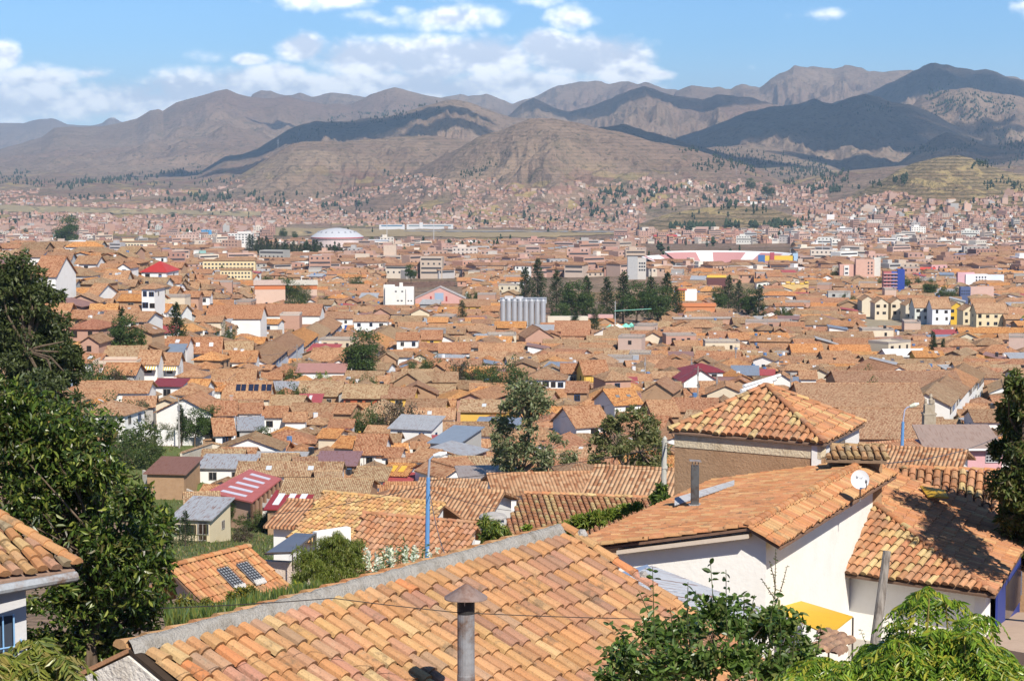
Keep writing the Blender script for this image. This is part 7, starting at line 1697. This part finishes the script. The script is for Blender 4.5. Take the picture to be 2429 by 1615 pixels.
for (a, b, ls, r_) in (((1577,1050,78),(1996,1084,60.5),'upper wire from the concrete pole along the adobe wall',.012),((1577,1056,78),(1990,1100,60.5),'middle wire from the concrete pole along the adobe wall',.012),((1577,1062,78),(1960,1118,60.3),'lower wire from the concrete pole along the adobe wall',.012),
    ((1016,1140,72),(1573,1060,78),'long wire from the blue lamp post to the concrete pole',.011),((1016,1150,72),(640,1220,80),'wire running left from the blue lamp post',.011),((1020,1170,72),(1062,1330,50),'slanting guy wire right of the blue lamp post',.012),((1016,1160,72),(1300,1212,95),'wire from the blue lamp post over the salmon roofs',.011),((1990,1100,60),(2429,1000,110),'wire crossing the pink house',.014)):
    cable([P(*a), P(*b)], r_, ls, sag=.012)

for a, b, lab in ((0,1,'wires between the two poles right of the dark red roofs'),(1,10,'wire running right from the poles behind the pyramid roof'),(0,2,'wires from the tall grey pole to the one behind the gable'),(6,4,'wire along the lower part of the shaded street'),(4,5,'wire up the long shaded street'),(3,6,'wire from the garden pole towards the shaded street'),(7,0,'long wire from the eucalyptus foot to the tall grey pole')): cable([PL_[a], PL_[b]], .03, lab, (.05,.05,.05), .015)
# ---------------------------------------------------------------- vegetation near the camera
def leafy(name, label, cat, blobs_px, D, leaf, k, per, cols, base_px, r0, mt='gloss', seed=1, ovate=True, droop=.5, cr=.3, inner=.3, jd=.0, group=None, bark=(.16,.12,.085), keep=60, asp=.42, topf=.4, depth=None, var=.2):
    r = random.Random(seed); bl = [pb(x, y, rx, ry, D, r.uniform(-jd, jd), depth) for x, y, rx, ry in blobs_px]
    b = P(base_px[0], base_px[1], D)
    return tree(name, label, cat, b, bl, leaf, k, per, cols, mt, r0, bark, cr, droop, asp, ovate, group, seed, inner, topf, keep, False, var)
GL = [(.040,.072,.014),(.055,.095,.018),(.075,.125,.022),(.14,.19,.035),(.03,.055,.012),(.20,.23,.05),(.05,.085,.02),(.09,.08,.03)]
leafy('tree', 'big dense tree with glossy pointed leaves filling the left side', 'tree',
  [(60,1010,120,90),(150,1060,130,110),(60,1150,140,130),(200,1160,110,110),(110,1250,130,90),(230,1110,70,80),(335,1180,60,50),(350,1260,75,90),(250,1280,110,80),(300,1360,110,80),(330,1440,100,80),(180,1420,130,80),(250,1510,130,90),(130,1530,110,60),(370,1330,50,70),(20,940,80,60)],
  42.5, .165, 50, 40, GL, (230,1700), .16, seed=3, cr=.36, inner=.1, jd=1.6, keep=70, var=.45)
leafy('tree', 'tall dark tree at the left edge behind the glossy one', 'tree',
  [(30,650,70,60),(70,720,80,70),(20,780,90,90),(110,800,75,70),(60,880,100,80),(150,870,50,60),(110,930,80,60),(10,960,70,60),(130,700,22,30),(165,835,34,34)],
  150, .40, 60, 60, [(.05,.07,.022),(.07,.09,.028),(.085,.105,.03),(.04,.055,.02)], (60,1200), .5, 'leaf', 5, False, .3, .3, .2, 5, keep=60)
leafy('tree', 'eucalyptus with open grey-green crown in the centre of the old town', 'tree',
  [(1245,925,55,34),(1225,960,46,34),(1270,960,46,30),(1195,1010,34,30),(1255,1010,30,20),(1235,1060,50,34),(1195,1085,30,36),(1290,1080,40,28),(1325,1040,26,18),(1345,1085,24,24),(1215,1120,40,24),(1180,1050,18,24),(1300,1120,26,18),(1265,1125,24,20)],
  190, .42, 22, 28, [(.17,.20,.10),(.14,.17,.09),(.20,.22,.12),(.10,.13,.06),(.22,.19,.11)], (1228,1178), .36, 'leaf', 8, False, .5, .42, .3, 3, bark=(.30,.24,.19), keep=60, topf=.35)
leafy('tree', 'spreading tree with bare inner branches right of the eucalyptus', 'tree',
  [(1500,985,44,26),(1450,1010,34,26),(1540,1010,34,26),(1520,1040,40,30),(1430,1050,34,26),(1560,1060,30,40),(1470,1060,36,26),(1420,1085,26,24),(1520,1095,44,30),(1480,1125,40,24),(1570,1110,22,34),(1445,1005,18,18)],
  180, .36, 22, 32, [(.13,.15,.055),(.16,.17,.06),(.10,.12,.045),(.19,.17,.08)], (1484,1165), .3, 'leaf', 11, False, .3, .4, .35, 3, bark=(.30,.22,.17), keep=60, topf=.25)
leafy('tree', 'broadleaf tree at the right edge throwing shade on the tiles', 'tree',
  [(2412,920,30,40),(2395,985,28,40),(2425,1010,40,60),(2375,1060,32,26),(2420,1100,50,60),(2385,1150,42,40),(2425,1200,50,60),(2450,1040,60,90),(2460,1160,70,90),(2400,1230,40,40),(2480,960,70,80),(2470,1260,70,60)],
  61, .2, 60, 40, [(.07,.10,.025),(.10,.13,.03),(.13,.14,.04),(.05,.075,.02),(.14,.11,.05)], (2470,1450), .2, 'leaf', 14, True, .3, .34, .2, 1.0, keep=60)
leafy('tree', 'crown of the tall tree just outside the right edge that shades the tile slopes', 'tree',
  [(2560,760,110,90),(2620,860,120,90),(2540,900,80,80),(2680,760,100,90),(2500,860,40,50),(2600,980,90,80)], 54, .2, 50, 44, [(.07,.10,.025),(.10,.13,.03),(.05,.075,.02)], (2640,1500), .25, seed=15, cr=.34, inner=.2, jd=2.0, keep=60)
leafy('bush', 'dark leaved bush with shiny oval leaves at the lower right', 'bush',
  [(1480,1560,70,50),(1560,1515,60,50),(1640,1485,50,50),(1715,1465,50,50),(1790,1485,50,50),(1860,1490,50,50),(1900,1560,60,50),(1620,1580,90,50),(1740,1570,90,50),(1840,1590,80,40),(1540,1600,90,40),(1690,1450,26,30),(1830,1450,34,28),(1455,1610,50,20)],
  21, .09, 22, 18, [(.08,.13,.03),(.10,.17,.035),(.13,.20,.05),(.06,.10,.025),(.18,.21,.07)], (1680,1720), .02, 'gloss', 17, True, .1, .55, .1, .9, keep=60, asp=.55, topf=.2, var=.35)
def shoots(name, label, cat, specs, D, leaf, cols, mt='gloss', seed=2, per=16, asp=.5, stem=(.10,.12,.05), r0=.008, droop=.2, two=True, tipcol=None, lean=.1):
    """upright stems with leaves along them; specs: (base px, base py, top px, top py)"""
    r = random.Random(seed); rt = thing(name, label, cat); mb = MB(); pts = []; ax = []
    for (bx, by, tx, ty) in specs:
        dd = r.uniform(-.4, .4); a = P(bx, by, D+dd); b = P(tx, ty, D+dd+r.uniform(-.2, .2)); m_ = a.lerp(b, .5)+Vector((r.uniform(-1, 1), 0, 0))*(b-a).length*lean*.5
        mb.tube([a, m_, b], [r0, r0*.8, r0*.4], 5, stem); n = max(5, int(per*(b-a).length))
        for k in range(n):
            t_ = (k+.5)/n; q_ = (a*(1-t_)**2+m_*2*t_*(1-t_)+b*t_*t_)
            for s_ in range(2 if two else 1):
                th = k*2.4+s_*math.pi; pts.append(q_); ax.append((math.cos(th), math.sin(th), .5-droop))
    mb.build('stem', M['bark'], rt); pts = np.array([tuple(p) for p in pts]); ax = np.array(ax)
    leaf_mesh('foliage', pts, np.full(len(pts), leaf), pal(len(pts), cols, seed), M[mt], rt, droop, asp, True, .6, seed, ax)
    return rt
shoots('bush_shoots', 'tall upright shoots with paired oval leaves standing above the dark bush', 'bush',
  [(1560,1600,1548,1345),(1545,1560,1440,1475),(1690,1600,1685,1330),(1735,1590,1722,1350),(1640,1560,1632,1380),(1655,1600,1650,1400),(1770,1560,1765,1405),(1745,1560,1790,1410),(1600,1560,1590,1440),(1880,1560,1895,1470),(1850,1560,1845,1440),(1500,1600,1478,1500),(1925,1590,1948,1480),(1560,1500,1515,1400),(1825,1560,1838,1400),(1480,1610,1395,1590),(1510,1580,1420,1530)],
  20.5, .085, [(.045,.085,.02),(.06,.11,.025),(.08,.13,.035)], seed=4, per=13, asp=.6)
shoots('sapling', 'thin sapling with tiny leaves against the white wall', 'sapling', [(1838,1460,1840,1300),(1838,1440,1868,1340),(1838,1420,1805,1370),(1840,1400,1825,1330)], 40, .05, [(.06,.10,.03),(.08,.12,.03)], 'leaf', 6, 16, .55, (.15,.11,.07), .012)
def fronds(name, label, cat, heads, D, cols, seed=5, nf=11, fl=.36, lf=.13, jd=.6):
    """compound drooping leaves: arching midribs with hanging leaflets"""
    r = np.random.default_rng(seed); rt = thing(name, label, cat); pts = []; ax = []; mb = MB()
    for (x, y) in heads:
        c = P(x, y, D+r.uniform(-jd, jd)); c0 = c-Vector((r.uniform(-.1,.1), 0, .8)); mb.tube([c0, c], [.014,.008], 5, (.22,.18,.06))
        for k in range(nf):
            th = r.uniform(0, 6.28); L = fl*r.uniform(.7, 1.2); d = Vector((math.cos(th), math.sin(th), 0)); up = r.uniform(.35, .7); prev = c; n = 9
            for j in range(1, n+1):
                t_ = j/n; q_ = c+d*L*t_+Vector((0,0,L*(up*t_-1.15*t_*t_)))
                s_ = d.cross(Vector((0,0,1)))
                for sg_ in (-1, 1): pts.append(tuple(q_)); ax.append(tuple(s_*sg_*1.0+d*.45+Vector((0,0,-.75))))
                prev = q_
    mb.build('stem', M['bark'], rt); pts = np.array(pts); ax = np.array(ax)
    rr_ = np.random.default_rng(seed); t = ax+rr_.normal(size=ax.shape)*.12
    leaf_mesh('foliage', pts, np.full(len(pts), lf), pal(len(pts), cols, seed), M['gloss'], rt, 0, .30, True, .2, seed, t*3)
    return rt
LM = [(.18,.28,.03),(.24,.34,.04),(.12,.21,.03),(.34,.34,.05),(.08,.14,.02),(.30,.30,.04),(.15,.25,.03)]
hs = [(rng.uniform(1960, 2460), 0) for _ in range(1)]
hd = []
for _ in range(640):
    x = rng.uniform(1880, 2470); top = np.interp(x, [1880,1960,2040,2110,2180,2210,2260,2300,2350,2429,2480], [1615,1580,1565,1550,1512,1500,1505,1525,1560,1585,1590])+22*math.sin(x*.09)+14*math.sin(x*.031+2); y = top+rng.random()**1.1*(1645-top)
    hd.append((x, y))
hd += [(2198,1408),(2185,1425),(2222,1430),(2243,1428),(2160,1440),(2300,1470),(2318,1462),(2290,1500),(2150,1480),(2205,1402)]
fronds('bush', 'bright lime green bush with drooping feathery leaves at the bottom right corner', 'bush', hd, 18.5, LM, nf=8, fl=.25, lf=.085, jd=1.0)
fronds('bush', 'yellow-green plant with curling narrow leaves in the bottom left corner', 'bush', [(rng.uniform(-20, 150), rng.uniform(1560, 1640)) for _ in range(34)]+[(85,1520),(90,1545),(75,1560),(110,1565),(60,1580),(30,1590)], 17, [(.22,.24,.05),(.17,.20,.04),(.26,.22,.07),(.12,.16,.04)], 8, 9, .26, .11, .4)
# willow-like bush, flowering bush, grassy herbs
leafy('bush', 'fine leaved willow-like bush behind the nearest ridge', 'bush', [(735,1330,42,44),(790,1305,52,46),(840,1325,34,50),(770,1360,60,36),(830,1370,46,30),(715,1370,26,26),(800,1280,30,20)],
  50, .13, 60, 60, [(.11,.15,.025),(.15,.19,.035),(.09,.12,.02),(.19,.20,.05)], (780,1440), .04, 'leaf', 23, False, 1.6, .36, .1, .3, asp=.13, keep=50, topf=.3)
rt = shoots('flowering_bush', 'bush with upright silvery white flower spikes beside the blue lamp', 'bush',
  [(870+i*9+rng.uniform(-4,4), 1395-i*2.2, 868+i*9+rng.uniform(-8,8), rng.uniform(1288,1345)-0*i) for i in range(17)]+[(960,1370,960,1278),(925,1380,922,1290),(1005,1350,1002,1295),(1030,1340,1034,1315),(1042,1340,1044,1322)],
  44, .10, [(.05,.10,.03),(.07,.13,.04),(.10,.15,.05)], seed=9, per=22, asp=.3)
pts = []; 
for i in range(60):
    x = rng.uniform(868, 1045); y0 = rng.uniform(1290, 1360); D_ = 43.9+rng.uniform(-.4,.3); a = P(x, y0+34, D_); b = P(x+rng.uniform(-3,3), y0, D_)
    for k in range(26): q_ = a.lerp(b, k/25); pts.append((q_.x, q_.y, q_.z))
pts = np.array(pts); leaf_mesh('flowers', pts, np.full(len(pts), .085), pal(len(pts), [(.62,.64,.60),(.55,.60,.55),(.70,.70,.66)], 3), M['leaf'], rt, -.6, .5, False, 0, 31)
def herbs(name, label, region, D0, D1, n, L, cols, seed, w=.03, kind='stuff', dn=.25):
    """upright blades; region: list of (px, top y, bottom y)"""
    r = np.random.default_rng(seed); xs = r.uniform(region[0][0], region[-1][0], n); tx = np.interp(xs, [q[0] for q in region], [q[1] for q in region]); bx = np.interp(xs, [q[0] for q in region], [q[2] for q in region])
    y = tx+r.random(n)**.8*(bx-tx); D = D0+(D1-D0)*r.random(n); pts = np.array([tuple(P(a, b, c)) for a, b, c in zip(xs, y, D)]); pts[:, 2] -= L*.5
    ax = r.normal(size=(n, 3))*dn; ax[:, 2] = 1
    o = leaf_mesh(name, pts, np.full(n, L), pal(n, cols, seed, .25), M['leaf'], None, 0, w/L*2.2, False, .1, seed, ax*3); return tag(o, label, kind=kind)
herbs('grass', 'tall green and yellow herbs behind the grey mortar ridge', [(395,1440,1540),(450,1450,1520),(520,1440,1500),(600,1415,1480),(680,1400,1450),(760,1385,1425)], 31.5, 39, 15000, .22, [(.09,.14,.03),(.13,.17,.04),(.18,.19,.05),(.07,.12,.035),(.10,.15,.07)], 41, .012)
herbs('grass', 'grey-green feathery grass just behind the mortar ridge', [(480,1480,1520),(560,1465,1500),(640,1450,1475),(700,1430,1455)], 30.5, 33, 6000, .16, [(.10,.16,.09),(.13,.19,.10)], 43, .006)
leafy('bush', 'bright green bush tip above the grassy herbs', 'bush', [(708,1398,16,16),(700,1415,24,12)], 40, .09, 30, 30, LM, (705,1460), .02, 'leaf', 44, True, .3, .4, .2)
leafy('bush', 'yellow flowering scrub against the left tile slope', 'bush', [(585,1405,30,24),(610,1425,34,20),(555,1425,26,20),(480,1440,24,40),(515,1450,26,30),(440,1450,30,40)], 38, .08, 40, 34, [(.12,.14,.03),(.16,.16,.04),(.28,.22,.03),(.08,.10,.03)], (560,1500), .02, 'leaf', 45, True, .2, .4, .1, .5)
leafy('creeper', 'green creeper hanging over the round white cistern', 'creeper', [(1150,1240,14,22),(1175,1255,24,20),(1195,1265,14,18),(1160,1275,26,14),(1205,1280,14,10)], 56, .15, 34, 26, GY+G1[:2], (1170,1300), .02, 'leaf', 46, False, 1.4, .4, .1, .2, asp=.22)
leafy('creeper', 'light green creeper running along the far roof edge beside the salmon slope', 'creeper', [(1320,1262,16,10),(1345,1252,20,12),(1380,1235,26,14),(1415,1225,26,14),(1450,1218,22,10),(1480,1208,18,8),(1250,1255,10,8),(1510,1200,12,6)], 68, .16, 40, 26, GY, (1400,1260), .02, 'leaf', 47, True, .3, .4, .1, .5)
leafy('creeper', 'climbing plant at the foot of the concrete pole', 'creeper', [(1568,1165,12,20),(1575,1185,16,14),(1555,1180,10,16),(1560,1200,14,8)], 76, .17, 34, 24, G1+GY[:1], (1568,1215), .02, 'leaf', 48, True, .5, .4, .1, .4)
leafy('bush', 'dark ivy at the roof corner under the square flue', 'bush', [(1600,1195,12,8),(1575,1210,16,8),(1612,1188,8,8)], 66, .14, 24, 20, G1, (1590,1220), .02, 'leaf', 49, True, .3, .4, .1, .3)
shoots('bush_shoots', 'thin wild stems beside the wooden post', 'bush', [(2075,1540,2120,1480),(2060,1540,2040,1490),(2095,1545,2135,1500)], 43, .06, [(.10,.14,.04)], 'leaf', 12, 12)
# low broken tiles and earth between the bushes
mt_ = MB(); a = P(1950,1500,40); b = P(2020,1520,38); c = P(1990,1560,34); d = P(1930,1545,35); tile_plane(mt_, [a, b, c, d], [(.35,.2,.14),(.42,.24,.16)], .25, .4, messy=2); o = mt_.build('tile_stack', M['tile']); tag(o, 'few dusty brown tiles on the ground under the yellow awning', 'tiles')
drape('path', 2330, 2520, lambda p: 1455, lambda p: 1640, M['grass'], (.50,.36,.26), 'dusty terrace ground at the right edge', 8, 12, .1) if False else None
mb = MB(); slab(mb, [P(2330,1530,50)+Vector((0,0,0)), P(2560,1570,47), P(2560,1450,60), P(2380,1452,60)], .5, (.52,.38,.28)); o = mb.build('terrace', M['concrete']); tag(o, 'dusty brown terrace beside the hipped white house', kind='structure')
o['kind'] = 'structure'
# ---------------------------------------------------------------- labels for the houses that were not named by hand
LMK = [(2193,930,'the stone bell gable'),(1243,740,'the metal silos'),(852,840,'the tall round tree'),(580,1150,'the skylit red roof'),(2118,660,'the deep blue tower'),(1235,1000,'the eucalyptus'),(1490,1050,'the bare-branched tree'),(1818,970,'the adobe pyramid roof'),
 (1665,870,'the dark red roof pair'),(375,865,'the striped awnings'),(270,880,'the brick box'),(1050,1030,'the large blue-grey metal roof'),(870,1050,'the dark veranda roof'),(2055,930,'the round cloister tree'),(355,640,'the vivid red roof'),(155,570,'the lone ridge tree'),(760,870,'the smooth pink roof'),(560,930,'the solar panel roof'),
 (390,1100,'the rusty barn'),(470,1020,'the dark garden trees'),(680,735,'the long church roof'),(805,745,'the blue balconies'),(1450,880,'the yellow street wall'),(2285,1060,'the pink house'),(1400,850,'the square grey-walled house'),(966,800,'the tall bright white house'),(1150,1180,'the blue lamp post'),(2220,810,'the poplar-like tree'),(1700,745,'the long grey sheet roof'),(620,1050,'the round bushy tree'),
 (60,760,'the dark tall tree'),(640,810,'the long shaded street'),(2310,950,'the right-hand white street'),(1100,830,'the white and yellow courtyard'),(1950,890,'the bright white block'),(1350,770,'the red-brown timber front'),(950,890,'the adobe gable pair'),(1690,600,'the stadium')]
used = set(o.get('label') for o in bpy.data.objects if o.get('label')); grp = {}
for H in HOUSES:
    px, py, root, kd, rc, wc, w, d, h, rm = H
    if root.get('label'): continue
    l = min(LMK, key=lambda k: ((k[0]-px)/1.6)**2+((k[1]-py)*1.4)**2)
    dx, dy = px-l[0], (py-l[1])*2.2
    side = ('right of' if dx > 0 else 'left of') if abs(dx) > abs(dy) else ('below' if dy > 0 else 'above')
    size = 'long' if w > 14 else 'wide' if w > 10.5 else 'small' if w < 8 else ''
    if h > 4.5: size = (size+' tall').strip()
    roof = {'metal':'streaked metal','rusty':'rusty metal','paintmetal':('red metal' if rc[0] > rc[2]*2 else 'bluish metal'),'roof':rname(rc)+' tiled'}[rm] if kd != 'b' else 'grey'
    H.append((' '.join(x for x in (size, wname(wc), 'house with', roof, KN[kd]) if x), side, l[2], abs(dx)+abs(dy)))
    grp.setdefault((H[-1][0], side, l[2]), []).append(H)
ORD = ['nearest','second','third','fourth','fifth','sixth','seventh','eighth']
for key, hs_ in grp.items():
    hs_.sort(key=lambda H: H[-1][3])
    for i, H in enumerate(hs_):
        lab = f'{key[0]}, {key[1]} {key[2]}' if len(hs_) == 1 else f'{key[0]}, {ORD[min(i, 7)]} {key[1]} {key[2]}'
        while lab in used or len(lab.split()) > 16:
            if len(lab.split()) > 16: lab = lab.replace('house with ', 'house, ').replace('front-facing ', '').replace(' tiled', ''); lab = ' '.join(lab.split()[:16]) if len(lab.split()) > 16 else lab
            if lab in used: lab = f'{ORD[min(i+1, 7)]} {lab}' if lab.split()[0] not in ORD else lab+' again'
            if lab.endswith('again'): break
        used.add(lab); H[2]['label'] = lab
print('objects', len(bpy.data.objects))
